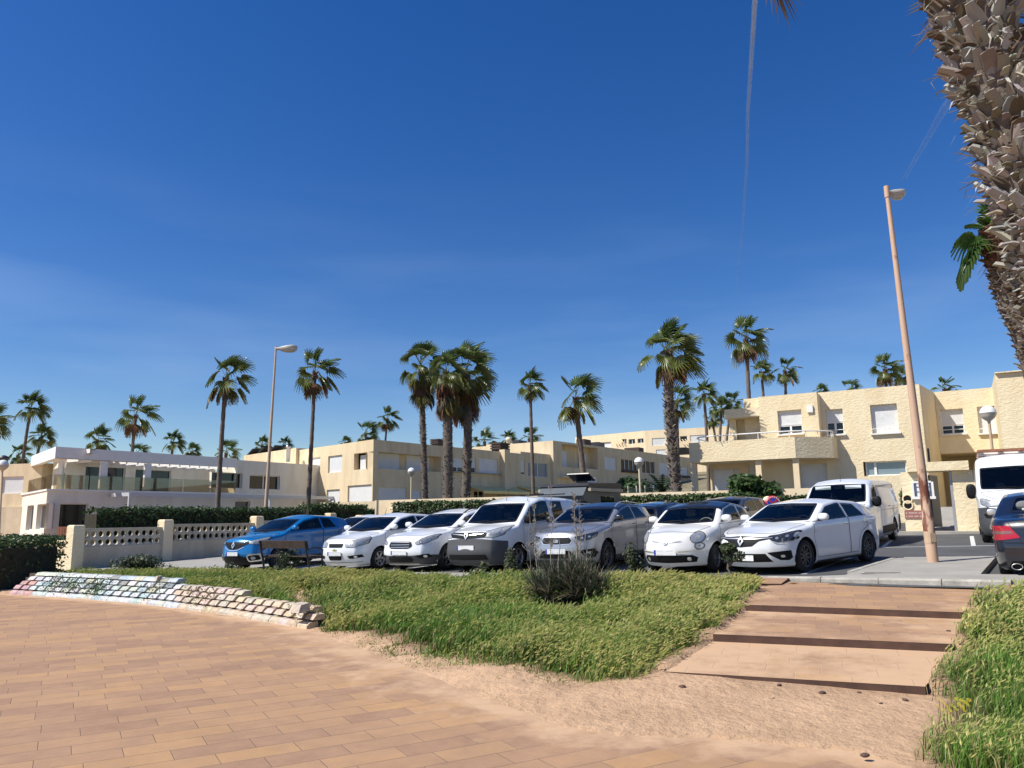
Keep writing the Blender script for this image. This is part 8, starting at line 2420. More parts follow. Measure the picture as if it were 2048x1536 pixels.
def hedge(label, a, b, z0, z1, th, n, size, seed, cols=GREEN, group='clipped hedges', rag=0.12, name='hedge'):
	"""hedge running from a to b (xy)"""
	a = Vector(a[:2]); b = Vector(b[:2]); L = (b - a).length; d = (b - a) / L; nn = Vector((-d.y, d.x)); rs = random.Random(seed)
	root = empty(name, ((a.x + b.x) / 2, (a.y + b.y) / 2, z0), 0, label, 'hedge', group)
	def surf(s, q):   # bumpy profile
		return 0.5 + 0.5 * noise.noise(Vector((s * 0.9 + seed, q * 3.1, seed * 1.7)))
	def pf(r):
		s = r.uniform(0, L); t = r.random(); bump = (surf(s, t) - 0.5) * 2 * rag + r.gauss(0, rag * 0.25)
		per = (z1 - z0) * 2 + th; q = r.uniform(0, per); H_ = z1 - z0
		dep = abs(r.gauss(0, 0.10))
		if q < H_ * 1.2: w = -th / 2; z = z0 + H_ * (q / (H_ * 1.2)); o = (-nn.x, -nn.y, 0.2); p = a + d * s + nn * (w - bump + dep)
		elif q < H_ * 1.2 + th: w = -th / 2 + (q - H_ * 1.2) ; z = z1 + bump - dep; o = (0, 0, 1); p = a + d * s + nn * w
		elif r.random() < 0.55 + 0.45 * (L > 8):
			w = th / 2; z = z0 + H_ * r.random(); o = (nn.x, nn.y, 0.2); p = a + d * s + nn * (w + bump - dep)
		else:
			e = r.choice((-1, 1)); z = z0 + H_ * r.random(); o = (d.x * e, d.y * e, 0.2); p = (a if e < 0 else b) + d * e * (bump - dep) + nn * r.uniform(-th / 2, th / 2)
		return (p.x, p.y, z), o
	me = leaf_cloud('foliage', None, None, pf, n, size, cols, seed, loc=root.location)
	o = bpy.data.objects.new('foliage', me); COL.objects.link(o); o.parent = root
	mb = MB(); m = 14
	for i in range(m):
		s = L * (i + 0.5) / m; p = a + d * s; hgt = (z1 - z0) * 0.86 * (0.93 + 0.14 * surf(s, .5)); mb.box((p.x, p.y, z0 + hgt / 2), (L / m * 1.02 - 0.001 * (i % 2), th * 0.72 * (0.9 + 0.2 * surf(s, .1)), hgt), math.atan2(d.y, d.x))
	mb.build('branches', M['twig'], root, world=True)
	return root
# hedge behind the long left wall
za = at(200, 1012, 31.5); p0 = W0 + Vw * 1.0 + Vector((-0.9, 0.55)); p1 = W0 + Vw * 11.5 + Vector((-0.9, 0.55))
hedge('wide dark hedge behind the long weathered wall, in front of the white house', p0, p1, 0.9, at(300, 1018, 33).z, 1.0, 9000, 0.085, 3, rag=0.16)
hedge('dark hedge behind the wall between the left lamp post and the second tall thin palm', W0 + Vw * 11.9 + Vector((-0.9, 0.5)), W0 + Vw * 16.2 + Vector((-0.9, 0.5)), 1.0, at(560, 1012, 42).z, 1.0, 3500, 0.09, 4, rag=0.22)
a_ = at(640, 1028, 47); b_ = at(800, 1020, 49.5); c_ = at(960, 1022, 50)
hedge('clipped hedge in front of the cream end house, behind the white hatchbacks', a_.xy, b_.xy, 0.9, at(720, 1019, 47).z, 1.1, 5000, 0.10, 5)
hedge('lighter green hedge at the feet of the shaggy palms', at(805, 1025, 46).xy, at(975, 1022, 46).xy, 0.9, at(880, 1019, 46).z, 1.0, 4000, 0.10, 6, cols=[(0.06, 0.10, 0.03), (0.05, 0.08, 0.02), (0.09, 0.12, 0.04)], rag=0.25)
# hedge in front of the porch house
ub = Vector((-0.866, 0.5)); vb = Vector((0.5, 0.866))
h0 = G0 + ub * 5.6 + vb * 1.3; h1 = G0 + ub * 24 + vb * 1.3
zt_ = onplane(1420, 989, h0, h0 + ub)[1]
hedge('long clipped hedge under the porch house, behind the back row of cars', h1, h0, 1.2, zt_, 1.2, 12000, 0.10, 7, rag=0.10)
hedge('clipped hedge strip left of the gate, behind the white panel van', G0 + ub * 1.0 + vb * 0.9, G0 + ub * 5.4 + vb * 0.9, 1.2, onplane(1600, 992, G0 + vb * .9, G0 + ub + vb * .9)[1], 0.8, 3500, 0.09, 8)
# low hedge at the far left, in front of the white house
q0 = onlot(-70, 1150);
hedge('dense dark low hedge at the left edge, beside the painted block wall', (-17.8, 22.0), (-12.55, 20.4), -0.1, at(40, 1080, 21).z, 2.2, 15000, 0.06, 9, rag=0.2, cols=GREEN + [(0.09, 0.13, 0.04)])
hw0 = W0 + Vector((-1.2, 1.6)); hedge('dark hedge behind the short sunlit wall with round-holed blocks', hw0, hw0 + Vector((-4.8, 3.6)), 0, at(110, 1073, 30).z, 1.0, 4000, 0.07, 10, rag=0.15)
def shrub(label, c, rx, rz_, n, size, seed, cols=GREEN, name='shrub', group='small shrubs', cat='shrub', trunk=0.0, ry=None, dry=False, clumps=7):
	c = Vector(c); rnd = random.Random(seed); root = empty(name, c, 0, label, cat, group)
	if c.z < 1: rx *= 1.3; rz_ *= 1.35; n = int(n * 1.4)
	cl = []
	for k in range(clumps):
		a = rnd.uniform(0, 6.28); r_ = rnd.uniform(0.1, 0.62); cl.append((Vector((math.cos(a) * r_ * rx, math.sin(a) * r_ * (ry or rx), trunk + rz_ * rnd.uniform(0.35, 1.45))), rnd.uniform(0.35, 0.6)))
	def pf(r):
		cc, q = cl[r.randrange(len(cl))]; o = Vector((r.gauss(0, 1), r.gauss(0, 1), r.gauss(0, 1))).normalized(); k = q * r.uniform(0.55, 1.08)
		return c + cc + Vector((o.x * rx * k, o.y * (ry or rx) * k, o.z * rz_ * k)), o
	me = leaf_cloud('foliage', None, None, pf, n, size, cols, seed, loc=c); o = bpy.data.objects.new('foliage', me); COL.objects.link(o); o.parent = root
	mb = MB()
	for cc, q in cl:
		b0 = Vector((0, 0, trunk * 0.8)) if trunk else Vector((rnd.uniform(-.05, .05), 0, -0.05)); mb.tube([b0, (b0 + cc) / 2 + Vector((rnd.uniform(-.05, .05), 0, 0.03)), cc], [0.018, 0.012, 0.006], 5)
	if trunk: mb.tube([(0, 0, -0.1), (0.03, 0, trunk * 0.4), (-0.04, 0, trunk * 0.7), (0.0, 0, trunk + 0.1)], [0.028, 0.024, 0.022, 0.016], 6)
	mb.build('stems', M['dry_twig'], root)
	return root
def soil(p): return (p[0], p[1], float(bankz(np.array([[p[0], p[1]]]))[0]))
GREY_G = [(0.07, 0.09, 0.045), (0.10, 0.12, 0.06), (0.05, 0.065, 0.03), (0.13, 0.13, 0.08)]
def on_strip(px, t=-0.25):
	"""point on the strip of soil just in front of the pavement, seen at column px"""
	d = ray(px, 1140); d2 = Vector((d.x, d.y)).normalized()
	o = K1 + V * t; n = V.normalized(); k = o.dot(n) / d2.dot(n); return d2 * k
shrub('straggly grey-green bush at the foot of the long weathered wall', soil(on_strip(282, -0.5)), 0.85, 0.27, 1500, 0.05, 41, GREY_G, ry=0.4)
shrub('low dark plant leaning on the shaded foot of the weathered wall', soil(onlot(230, 1128).xy - Vector((0, .3))), 0.75, 0.14, 500, 0.06, 42, [(0.04, 0.04, 0.03), (0.06, 0.05, 0.04)], ry=0.3)
shrub('small green shrub in front of the nose of the blue crossover', soil(on_strip(467)), 0.24, 0.16, 600, 0.04, 43, GREY_G, ry=0.3)
shrub('grey-green shrub standing between the legs of the dark bench', soil(on_strip(575, -0.5)), 0.33, 0.28, 900, 0.04, 44, GREY_G, ry=0.3)
shrub('pale leafy shrub in front of the white van bumper', soil(on_strip(957)), 0.24, 0.18, 450, 0.055, 45, [(0.16, 0.17, 0.09), (0.10, 0.12, 0.05)], ry=0.2)
shrub('small bushy conical shrub in front of the white van wheel', soil(on_strip(1019, -0.3)), 0.17, 0.27, 900, 0.035, 46, GREY_G)
shrub('dark round shrub in front of the cream city car left headlight', soil(on_strip(1273, -0.3)), 0.20, 0.30, 1300, 0.04, 47, [(0.045, 0.055, 0.025), (0.07, 0.08, 0.04), (0.10, 0.11, 0.06)])
shrub('small tree with pale bare stem and round crown in front of the city car', soil(on_strip(1460, -0.9)), 0.20, 0.15, 800, 0.04, 48, [(0.05, 0.07, 0.03), (0.09, 0.11, 0.05)], trunk=0.38, name='small_tree', cat='tree')
# bush, cycad and tree behind the hedge
bz = at(1508, 985, 33.2); shrub('bright green bush rising above the long clipped hedge under the porch house', (bz.x, bz.y, 1.95), 1.15, 0.75, 2600, 0.14, 51, [(0.05, 0.10, 0.02), (0.07, 0.13, 0.03), (0.04, 0.07, 0.02)])
bz = at(1808, 985, 31.5); shrub('spiky green plant behind the right wall between the white panel van and the gate', (bz.x, bz.y, 1.7), 0.35, 0.5, 500, 0.14, 52, [(0.05, 0.10, 0.03), (0.07, 0.12, 0.03)])
bz = at(1256, 965, 58); shrub('broad leafy fig tree in front of the gridded windows', (bz.x, bz.y, 1.6), 2.0, 1.35, 4200, 0.22, 53, [(0.04, 0.08, 0.02), (0.06, 0.11, 0.03), (0.03, 0.055, 0.015)], name='tree', cat='tree', group=None, trunk=0.5, clumps=12)
def cycad(label, p, rr, seed):
	t = empty('cycad', p, 0, label, 'palm plant'); lm = LM(); rnd = random.Random(seed)
	for k in range(34):
		az = k * 2.4; el = R(rnd.uniform(15, 70)); d = Vector((math.cos(az) * math.cos(el), math.sin(az) * math.cos(el), math.sin(el))); sd = d.cross(Vector((0, 0, 1))).normalized(); q = Vector((0, 0, 0.3)); dd = d.copy()
		c = vary((0.03, 0.05, 0.02), rnd)
		for j in range(10):
			q2 = q + dd * rr / 10; dd = (dd + Vector((0, 0, -0.13))).normalized(); w = rr * 0.16 * math.sin(math.pi * (j + 1) / 11.5)
			for sg in (-1, 1): lm.add([q, q2, q + sd * sg * w + dd * w * 0.5, ], [(0, 1, 2)], c)
			q = q2
	lm.build('fronds', M['palm_leaf'], t); mb = MB(); mb.tube([(0, 0, -0.5), (0, 0, 0.35)], [0.2, 0.16], 8); mb.build('trunk', M['trunk'], t)
pz = at(1325, 985, 42); cycad('dark feathery cycad left of the big shaggy palm trunk', (pz.x, pz.y, pz.z - 0.35), 1.5, 61)
# flower box greenery
# glass fence panels near the fig tree
fc = at(1240, 985, 52); mb = MB()
fe = empty('glass_fence', (fc.x, fc.y, 1.6), 0, 'clear glass fence panels on thin posts in front of the fig tree', 'fence')
for k in range(6):
	x = at(1222 + k * 17, 985, 52).x; mb = MB(); mb.box((x, 52, 2.4), (0.06, 0.06, 2.5)); mb.build('post', M['white_paint'], fe, world=True)
for k in range(5):
	x0 = at(1222 + k * 17, 985, 52).x; x1 = at(1239 + k * 17, 985, 52).x; mb = MB(); mb.box(((x0 + x1) / 2, 52, 2.5), (x1 - x0 - 0.1, 0.02, 2.0)); mb.build('glass_panel', M['glass'], fe, world=True)

# ---- yucca clump with dry flower stalks
yp = soil(onz(1130, 1204, 0.24).xy)
yc = empty('yucca', yp, 0, 'spiky dark yucca clump with tall dry flower stalks in the grass', 'plant')
lm = LM(); rnd = random.Random(71)
def blade(lm, o, d, L, w, c, droop=0.3, tw=None):
	d = Vector(d).normalized(); sd = d.cross(Vector((0, 0, 1)))
	sd = sd.normalized() if sd.length > .05 else Vector((1, 0, 0)); nn = sd.cross(d); q = Vector(o); vs = []
	for j in range(5):
		f = j / 4; ww = w * (0.75 + 0.5 * f if f < 0.5 else (1 - f) * 2); vs += [q - sd * ww + nn * ww * 0.5, q, q + sd * ww + nn * ww * 0.5]
		q = q + d * L / 4; d = (d + Vector((0, 0, -droop * (0.2 + f)))).normalized()
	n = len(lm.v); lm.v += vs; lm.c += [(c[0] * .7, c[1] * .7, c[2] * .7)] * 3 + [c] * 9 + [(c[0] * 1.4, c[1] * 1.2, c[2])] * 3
	for j in range(4):
		for e in range(2): lm.f.append((n + j * 3 + e, n + j * 3 + 1 + e, n + j * 3 + 4 + e, n + j * 3 + 3 + e))
heads = [(-0.45, 0.0, 0.12), (-0.15, 0.1, 0.25), (0.05, -0.1, 0.30), (0.30, 0.05, 0.28), (0.50, 0.0, 0.15), (-0.3, -0.15, 0.1), (0.15, -0.2, 0.12), (-0.05, 0.2, 0.2), (0.4, -0.2, 0.1)]
for hx_, hy_, hz_ in heads:
	for k in range(150):
		az = rnd.uniform(0, 6.28); el = R(rnd.triangular(-5, 88, 50)); d = (math.cos(az) * math.cos(el), math.sin(az) * math.cos(el), math.sin(el)); dead = rnd.random() < (0.28 if el > 0.5 else 0.75)
		c = vary((0.24, 0.205, 0.16) if dead else (0.075, 0.095, 0.055), rnd, 0.45)
		blade(lm, (hx_ + rnd.uniform(-.04, .04), hy_ + rnd.uniform(-.04, .04), hz_ + rnd.uniform(-0.08, 0.05)), d, rnd.uniform(0.36, 0.70), rnd.uniform(0.006, 0.012), c, droop=0.32 if dead else 0.06)
lm.build('leaves', M['leaf'], yc)
M['stalk'] = mat('dry stalk', (0.30, 0.26, 0.22), 0.9, var=0.2)
def stalk(px0, px1, py1, dd, br=26, seed=1, thick=0.014):
	rnd = random.Random(seed); base = Vector((at(px0, 1150, yp[1] + dd).x, yp[1] + dd, yp[2] + 0.1)); top = at(px1, py1, yp[1] + dd)
	loc = Vector(yp); mb = MB(); pts = [base.lerp(top, t) + Vector((rnd.uniform(-.02, .02), 0, 0)) * (0 < t < 1) for t in np.linspace(0, 1, 8)]; pts = [p - loc for p in pts]
	mb.tube(pts, [thick * (1 - 0.65 * t) for t in np.linspace(0, 1, 8)], 6)
	for k in range(br):
		t = rnd.uniform(0.38, 0.98); i = min(int(t * 7), 6); p = pts[i].lerp(pts[i + 1], t * 7 - i); a = rnd.uniform(0, 6.28); l_ = rnd.uniform(0.06, 0.22) * (1.25 - t)
		d = Vector((math.cos(a), math.sin(a) * 0.7, rnd.uniform(0.3, 1.1))).normalized(); e = p + d * l_; mb.tube([p, p.lerp(e, .5) + Vector((0, 0, -.01)), e], [0.0045, 0.0035, 0.002], 4)
		for q in range(3): f = rnd.uniform(0.4, 1); pp = p.lerp(e, f); mb.tube([pp, pp + Vector((rnd.uniform(-.03, .03), rnd.uniform(-.03, .03), rnd.uniform(.0, .05)))], [0.003, 0.0045], 4)
	mb.build('flower_stalk', M['stalk'], yc)
stalk(1075, 1068, 1010, 0.1, 40, 1); stalk(1104, 1101, 962, 0.0, 26, 2, 0.009); stalk(1155, 1150, 985, 0.0, 44, 3); stalk(1118, 1118, 1078, -0.1, 0, 4, 0.016); stalk(1172, 1172, 1062, 0.1, 0, 5, 0.016); stalk(1062, 1058, 985, 0.2, 14, 6, 0.006); stalk(1162, 1160, 1000, 0.25, 30, 7, 0.01)

# ------------------------------------------------------------------ grass
def grass(name, label, poly, n, hmin, hmax, seed, wid, heads=0.5, kind='stuff', cat='grass', xr=None, boost=None, colf=None):
	rs = np.random.RandomState(seed); P = np.zeros((0, 2)); xs = [p[0] for p in poly]; ys = [p[1] for p in poly]
	while len(P) < n:
		c = rs.rand(n * 2, 2) * [max(xs) - min(xs), max(ys) - min(ys)] + [min(xs), min(ys)]
		if xr: c = c[(c[:, 0] > xr[0]) & (c[:, 0] < xr[1]) & (c[:, 1] > xr[2])]
		k = in_poly(c, poly); c = c[k]
		# denser close to the camera, patchy
		dist = np.hypot(c[:, 0], c[:, 1]); pr = np.clip((7.5 / dist) ** 1.3, 0.10, 1) * (0.4 + 0.6 * (vnoise(c[:, 0], c[:, 1], 0.5) > 0.3)); de = seg_dist(c, poly, True); pr *= np.clip(de / 0.35 + 0.15, 0, 1)
		sd_ = np.where(in_poly(c, STAIRPOLY), 0, 1); pr *= sd_; pr *= np.clip(np.hypot(c[:, 0] - 0.84, (c[:, 1] - 12.95) / 1.4) / 0.55 - 0.45, 0, 1) if name == 'grass' and heads == 0.38 else 1.0
		pr *= np.clip(de / 1.1 + vnoise(c[:, 0] + 5, c[:, 1], 0.35) * 1.3 - 0.35, 0.02, 1) * np.clip((vnoise(c[:, 0] + 13, c[:, 1] + 7, 0.8) - 0.10) * 6, 0.12, 1)
		P = np.vstack([P, c[rs.rand(len(c)) < pr]])
	P = P[:n]; z = bankz(P) - 0.01; dist = np.hypot(P[:, 0], P[:, 1])
	patch_ = vnoise(P[:, 0] + 9, P[:, 1], 1.7); p2 = vnoise(P[:, 0], P[:, 1] + 31, 0.6)
	is_head = rs.rand(n) < heads * np.clip(2.0 * patch_ - 0.25, 0.08, 1.3)
	h = (hmin + (hmax - hmin) * rs.rand(n) ** 1.2) * (0.45 + 0.95 * p2); h = np.where(is_head, h * 1.2 + 0.03, h)
	de = seg_dist(P, poly, True); h *= np.clip(0.45 + de / 0.8, 0.45, 1)
	dk = seg_dist(P, [KR, K2, K1, KL]); h *= np.clip(0.4 + dk / 3.5, 0.4, 1)
	w = wid * (0.7 + 0.6 * rs.rand(n)) * np.clip(dist / 8.0, 0.9, 2.2)
	az = rs.rand(n) * 2 * np.pi; wx, wy = np.cos(az), np.sin(az)
	la = rs.rand(n) * 2 * np.pi; ln = 0.15 + 0.45 * rs.rand(n); lx = np.cos(la) * ln + 0.28; ly = np.sin(la) * ln
	B = np.column_stack([P, z]); W_ = np.column_stack([wx * w, wy * w, np.zeros(n)])
	mid = B + np.column_stack([lx * h * 0.28, ly * h * 0.28, h * 0.55]); tip = B + np.column_stack([lx * h, ly * h, h * (1 - 0.25 * ln)])
	vs = np.stack([B - W_, B + W_, mid + W_ * 0.8, mid - W_ * 0.8, tip], 1).reshape(-1, 3)
	tri = np.array([[0, 1, 2], [0, 2, 3], [3, 2, 4]]); F_ = (np.arange(n)[:, None, None] * 5 + tri).reshape(-1, 3)
	g1 = np.array([0.065, 0.175, 0.018]); g2 = np.array([0.16, 0.27, 0.035]); dryc = np.array([0.34, 0.27, 0.12])
	mix = np.clip(0.15 + 0.9 * (rs.rand(n) * 0.55 + 0.5 * patch_), 0, 1)[:, None]; col = g1 * (1 - mix) + g2 * mix
	isdry = (rs.rand(n) < 0.12 + 0.28 * np.clip(1 - de / 0.5, 0, 1))[:, None]; col = np.where(isdry, dryc * (0.7 + 0.5 * rs.rand(n))[:, None], col); col *= ((0.6 + 0.7 * rs.rand(n)) * (0.7 + 0.55 * vnoise(P[:, 0] + 50, P[:, 1] + 3, 0.9)))[:, None]
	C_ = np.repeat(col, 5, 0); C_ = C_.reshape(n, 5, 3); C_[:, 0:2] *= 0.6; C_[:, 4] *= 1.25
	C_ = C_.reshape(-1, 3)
	# seed heads: tapered bristly spikes at the tips
	hi = np.where(is_head)[0]; m = len(hi); hl = (0.042 + 0.032 * rs.rand(m)) * np.clip(dist[hi] / 9, 0.9, 1.5); hw_ = (0.0048 + 0.003 * rs.rand(m)) * np.clip(dist[hi] / 7.0, 0.9, 2.0)
	T = tip[hi] - (tip[hi] - mid[hi]) * 0.15; dr = (tip[hi] - mid[hi]); dr /= np.linalg.norm(dr, axis=1)[:, None]; dr += np.column_stack([0.45 * np.ones(m), 0 * hl, -0.35 * rs.rand(m)]); dr /= np.linalg.norm(dr, axis=1)[:, None]
	s1 = np.cross(dr, [0, 0, 1.0]); s1 /= np.linalg.norm(s1, axis=1)[:, None] + 1e-6; s2 = np.cross(dr, s1)
	hv = []; k1 = T + dr * hl[:, None] * 0.4; k2 = T + dr * hl[:, None]
	for s in (s1, s2):
		hv += [T, k1 + s * hw_[:, None], k2, k1 - s * hw_[:, None]]
	hv = np.stack(hv, 1).reshape(-1, 3); ht = np.array([[0, 1, 2], [0, 2, 3], [4, 5, 6], [4, 6, 7]]); HF = (np.arange(m)[:, None, None] * 8 + ht).reshape(-1, 3) + len(vs)
	hm = np.clip(rs.rand(m) * 0.75 + 0.45 * patch_[hi] - 0.05, 0, 1)[:, None]; hc = np.array([0.27, 0.38, 0.075]) * (1 - hm) + np.array([0.66, 0.58, 0.24]) * hm; hc *= (0.75 + 0.45 * rs.rand(m))[:, None]
	V_ = np.vstack([vs, hv]); F_ = np.vstack([F_, HF]); C_ = np.vstack([C_, np.repeat(hc, 8, 0)])
	me = bpy.data.meshes.new(name); me.vertices.add(len(V_)); me.vertices.foreach_set('co', V_.astype(np.float32).ravel()); me.loops.add(F_.size); me.loops.foreach_set('vertex_index', F_.astype(np.int32).ravel())
	me.polygons.add(len(F_)); me.polygons.foreach_set('loop_start', (np.arange(len(F_)) * 3).astype(np.int32))
	a = me.color_attributes.new('Col', 'FLOAT_COLOR', 'POINT'); a.data.foreach_set('color', np.column_stack([C_, np.ones(len(C_))]).astype(np.float32).ravel()); me.update(calc_edges=True)
	me.materials.append(M['leaf']); o = bpy.data.objects.new(name, me); COL.objects.link(o); tag(o, label, cat, None, kind); return o
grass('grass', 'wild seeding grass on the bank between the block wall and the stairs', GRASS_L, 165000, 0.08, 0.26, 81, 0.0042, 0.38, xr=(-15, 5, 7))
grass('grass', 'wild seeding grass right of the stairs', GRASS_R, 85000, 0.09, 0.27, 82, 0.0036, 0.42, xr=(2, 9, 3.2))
# loose straw and thin growth on the sand edge
EDGEG = [(-3.3, 13.3), (-3.15, 12.45)] + [tuple(onz(x, y, 0.03).xy) for x, y in ((640, 1268), (720, 1300), (840, 1338), (960, 1360), (1100, 1385), (1250, 1390), (1400, 1345), (1440, 1300), (1350, 1310), (1100, 1330), (850, 1290), (700, 1262))]
grass('sparse_grass', 'thin dry grass tufts on the sandy edge of the bank', EDGEG, 5000, 0.02, 0.07, 83, 0.004, 0.05)
# yellow flowers
fl = soil(onz(1905, 1428, 0.15).xy); rt = empty('yellow_flowers', fl, 0, 'small patch of yellow daisies in the grass right of the stairs', 'flowers'); rnd = random.Random(5)
lm = LM(); st = MB()
for px, py in [(1878, 1399), (1886, 1405), (1893, 1412), (1900, 1421), (1912, 1398), (1922, 1400), (1930, 1404), (1936, 1410), (1918, 1408), (1905, 1412), (1886, 1420), (1894, 1428), (1925, 1414), (1912, 1418), (1938, 1400), (1876, 1412), (1902, 1434), (1929, 1421)]:
	p = at(px, py, fl[1] + rnd.uniform(-.25, .1)); q = p - Vector(fl); nrm = Vector((rnd.uniform(-.4, .3), -0.6, 0.7)).normalized(); s = nrm.cross(Vector((1, 0, 0))).normalized(); u = nrm.cross(s)
	lm = LM()
	for k in range(9):
		a = 2 * math.pi * k / 9; d = s * math.cos(a) + u * math.sin(a); e = s * math.cos(a + .3) + u * math.sin(a + .3); lm.add([q, q + d * 0.014, q + (d + e) * 0.009 + nrm * .002, q + e * 0.014], [(0, 1, 2, 3)], (0.75, 0.60, 0.02))
	lm.add([q + Vector((-.002, 0, 0)), q + Vector((.002, 0, 0)), q + Vector((.002, 0, -0.2)), q + Vector((-.002, 0, -0.2))], [(0, 1, 2, 3)], (0.08, 0.12, 0.03))
	lm.build('flower', M['leaf'], rt)
# weeds along the kerb
for i, (px, py, w, c) in enumerate(((1549, 1166, 0.10, (0.25, 0.21, 0.10)), (1684, 1170, 0.20, (0.16, 0.12, 0.08)), (1746, 1174, 0.09, (0.2, 0.16, 0.08)), (1762, 1172, 0.07, (0.14, 0.12, 0.06)), (1922, 1178, 0.11, (0.18, 0.13, 0.08)), (1855, 1176, 0.06, (0.2, 0.17, 0.09)), (1587, 1169, 0.07, (0.22, 0.17, 0.1)))):
	p = onz(px, py, 0.43); lm = LM(); rnd = random.Random(i)
	for k in range(int(160 * w / 0.1)):
		a = rnd.uniform(0, 6.28); r_ = rnd.uniform(0, w); d = Vector((math.cos(a) * 0.6, math.sin(a) * 0.6, rnd.uniform(0.1, 0.9))).normalized(); blade(lm, (math.cos(a) * r_, math.sin(a) * r_ * 0.4, 0), d, rnd.uniform(0.02, 0.07), 0.003, vary(c, rnd, .4))
	places = ['first dry weed tuft at the left end of the kerb', 'largest dry brown weed tuft under the middle of the kerb', 'small dry weed tuft under the kerb, below the drain cover', 'tiny green-brown weed tuft beside the drain cover tuft under the kerb', 'dry weed tuft under the right end of the kerb', 'tiny dry weed tuft under the kerb in line with the rusty lamp post', 'small dry weed tuft between the first and the largest tuft under the kerb']
	o = lm.build('weed', M['leaf']); o.location = p; tag(o, places[i], 'weed', 'weeds along the kerb')
# climbing weeds on the painted blocks, pebbles and bark scraps on the sand
rnd = random.Random(15); mbp = None
for i, (px, py, sz, lab) in enumerate(((1366, 1393, 0.035, 'dark brown pebble on the sand at the left foot of the stairs'), (1646, 1403, 0.034, 'largest dark pebble on the sand before the middle of the lowest step'), (1665, 1387, 0.026, 'dark pebble on the sand close to the lowest riser'), (1560, 1392, 0.028, 'flat brown scrap on the sand before the lowest step'), (1548, 1410, 0.012, 'tiny black pebble on the sand before the lowest step'), (1730, 1513, 0.036, 'brown pebble on the sandy pavers near the right grass'), (1897, 1263, 0.028, 'dark pebble at the right end of the middle step'), (1812, 1416, 0.03, 'brown bark scrap on the sand near the yellow flowers'), (1720, 1401, 0.02, 'small flat twig scrap on the sand right of the largest pebble'), (1763, 1421, 0.018, 'thin dark twig scrap on the sand right of the middle'))):
	z = 0.30 if py < 1300 else 0.03; p = onz(px, py, z); mb = MB(); ellipsoid(mb, (0, 0, 0), (sz, sz * 0.7, sz * 0.45), 0, 9, 6, 1.2, Matrix.Rotation(rnd.uniform(0, 3), 3, 'Z')); o = mb.build('pebble', mat('pebble', (0.10, 0.06, 0.045), 0.8, var=0.4, vscale=60) if i == 0 else bpy.data.materials['pebble']); o.location = (p.x, p.y, max(z, float(bankz(np.array([[p.x, p.y]]))[0])) + sz * 0.25); tag(o, lab, 'pebble', 'pebbles on the sand')
# ------------------------------------------------------------------ street furniture
def rust_mat():
	m, nt, b, N, lk = new_mat('rusty tan pole'); geo = N.new('ShaderNodeNewGeometry'); sp = N.new('ShaderNodeSeparateXYZ'); lk(geo.outputs['Position'], sp.inputs[0])
	n1 = N.new('ShaderNodeTexNoise'); n1.inputs['Scale'].default_value = 9; n1.inputs['Detail'].default_value = 6; mp_ = N.new('ShaderNodeMapping'); mp_.inputs['Scale'].default_value = (1, 1, 0.35); lk(geo.outputs['Position'], mp_.inputs[0]); lk(mp_.outputs[0], n1.inputs['Vector'])
	mr = N.new('ShaderNodeMapRange'); mr.inputs['From Min'].default_value = 2.9; mr.inputs['From Max'].default_value = 2.3; mr.inputs['To Min'].default_value = -0.12; mr.inputs['To Max'].default_value = 0.05; lk(sp.outputs['Z'], mr.inputs['Value'])
	mr2 = N.new('ShaderNodeMapRange'); mr2.inputs['From Min'].default_value = 1.2; mr2.inputs['From Max'].default_value = 0.9; mr2.inputs['To Min'].default_value = 0; mr2.inputs['To Max'].default_value = -0.2; lk(sp.outputs['Z'], mr2.inputs['Value'])
	ad = N.new('ShaderNodeMath'); ad.operation = 'ADD'; lk(n1.outputs['Fac'], ad.inputs[0]); lk(mr.outputs[0], ad.inputs[1]); ad2 = N.new('ShaderNodeMath'); ad2.operation = 'ADD'; lk(ad.outputs[0], ad2.inputs[0]); lk(mr2.outputs[0], ad2.inputs[1])
	r = N.new('ShaderNodeValToRGB'); r.color_ramp.elements[0].position = 0.50; r.color_ramp.elements[1].position = 0.62; r.color_ramp.elements[0].color = (0.54, 0.36, 0.25, 1); r.color_ramp.elements[1].color = (0.17, 0.055, 0.03, 1); lk(ad2.outputs[0], r.inputs[0]); lk(r.outputs[0], b.inputs['Base Color']); b.inputs['Roughness'].default_value = 0.65
	return m
M['rust'] = rust_mat()
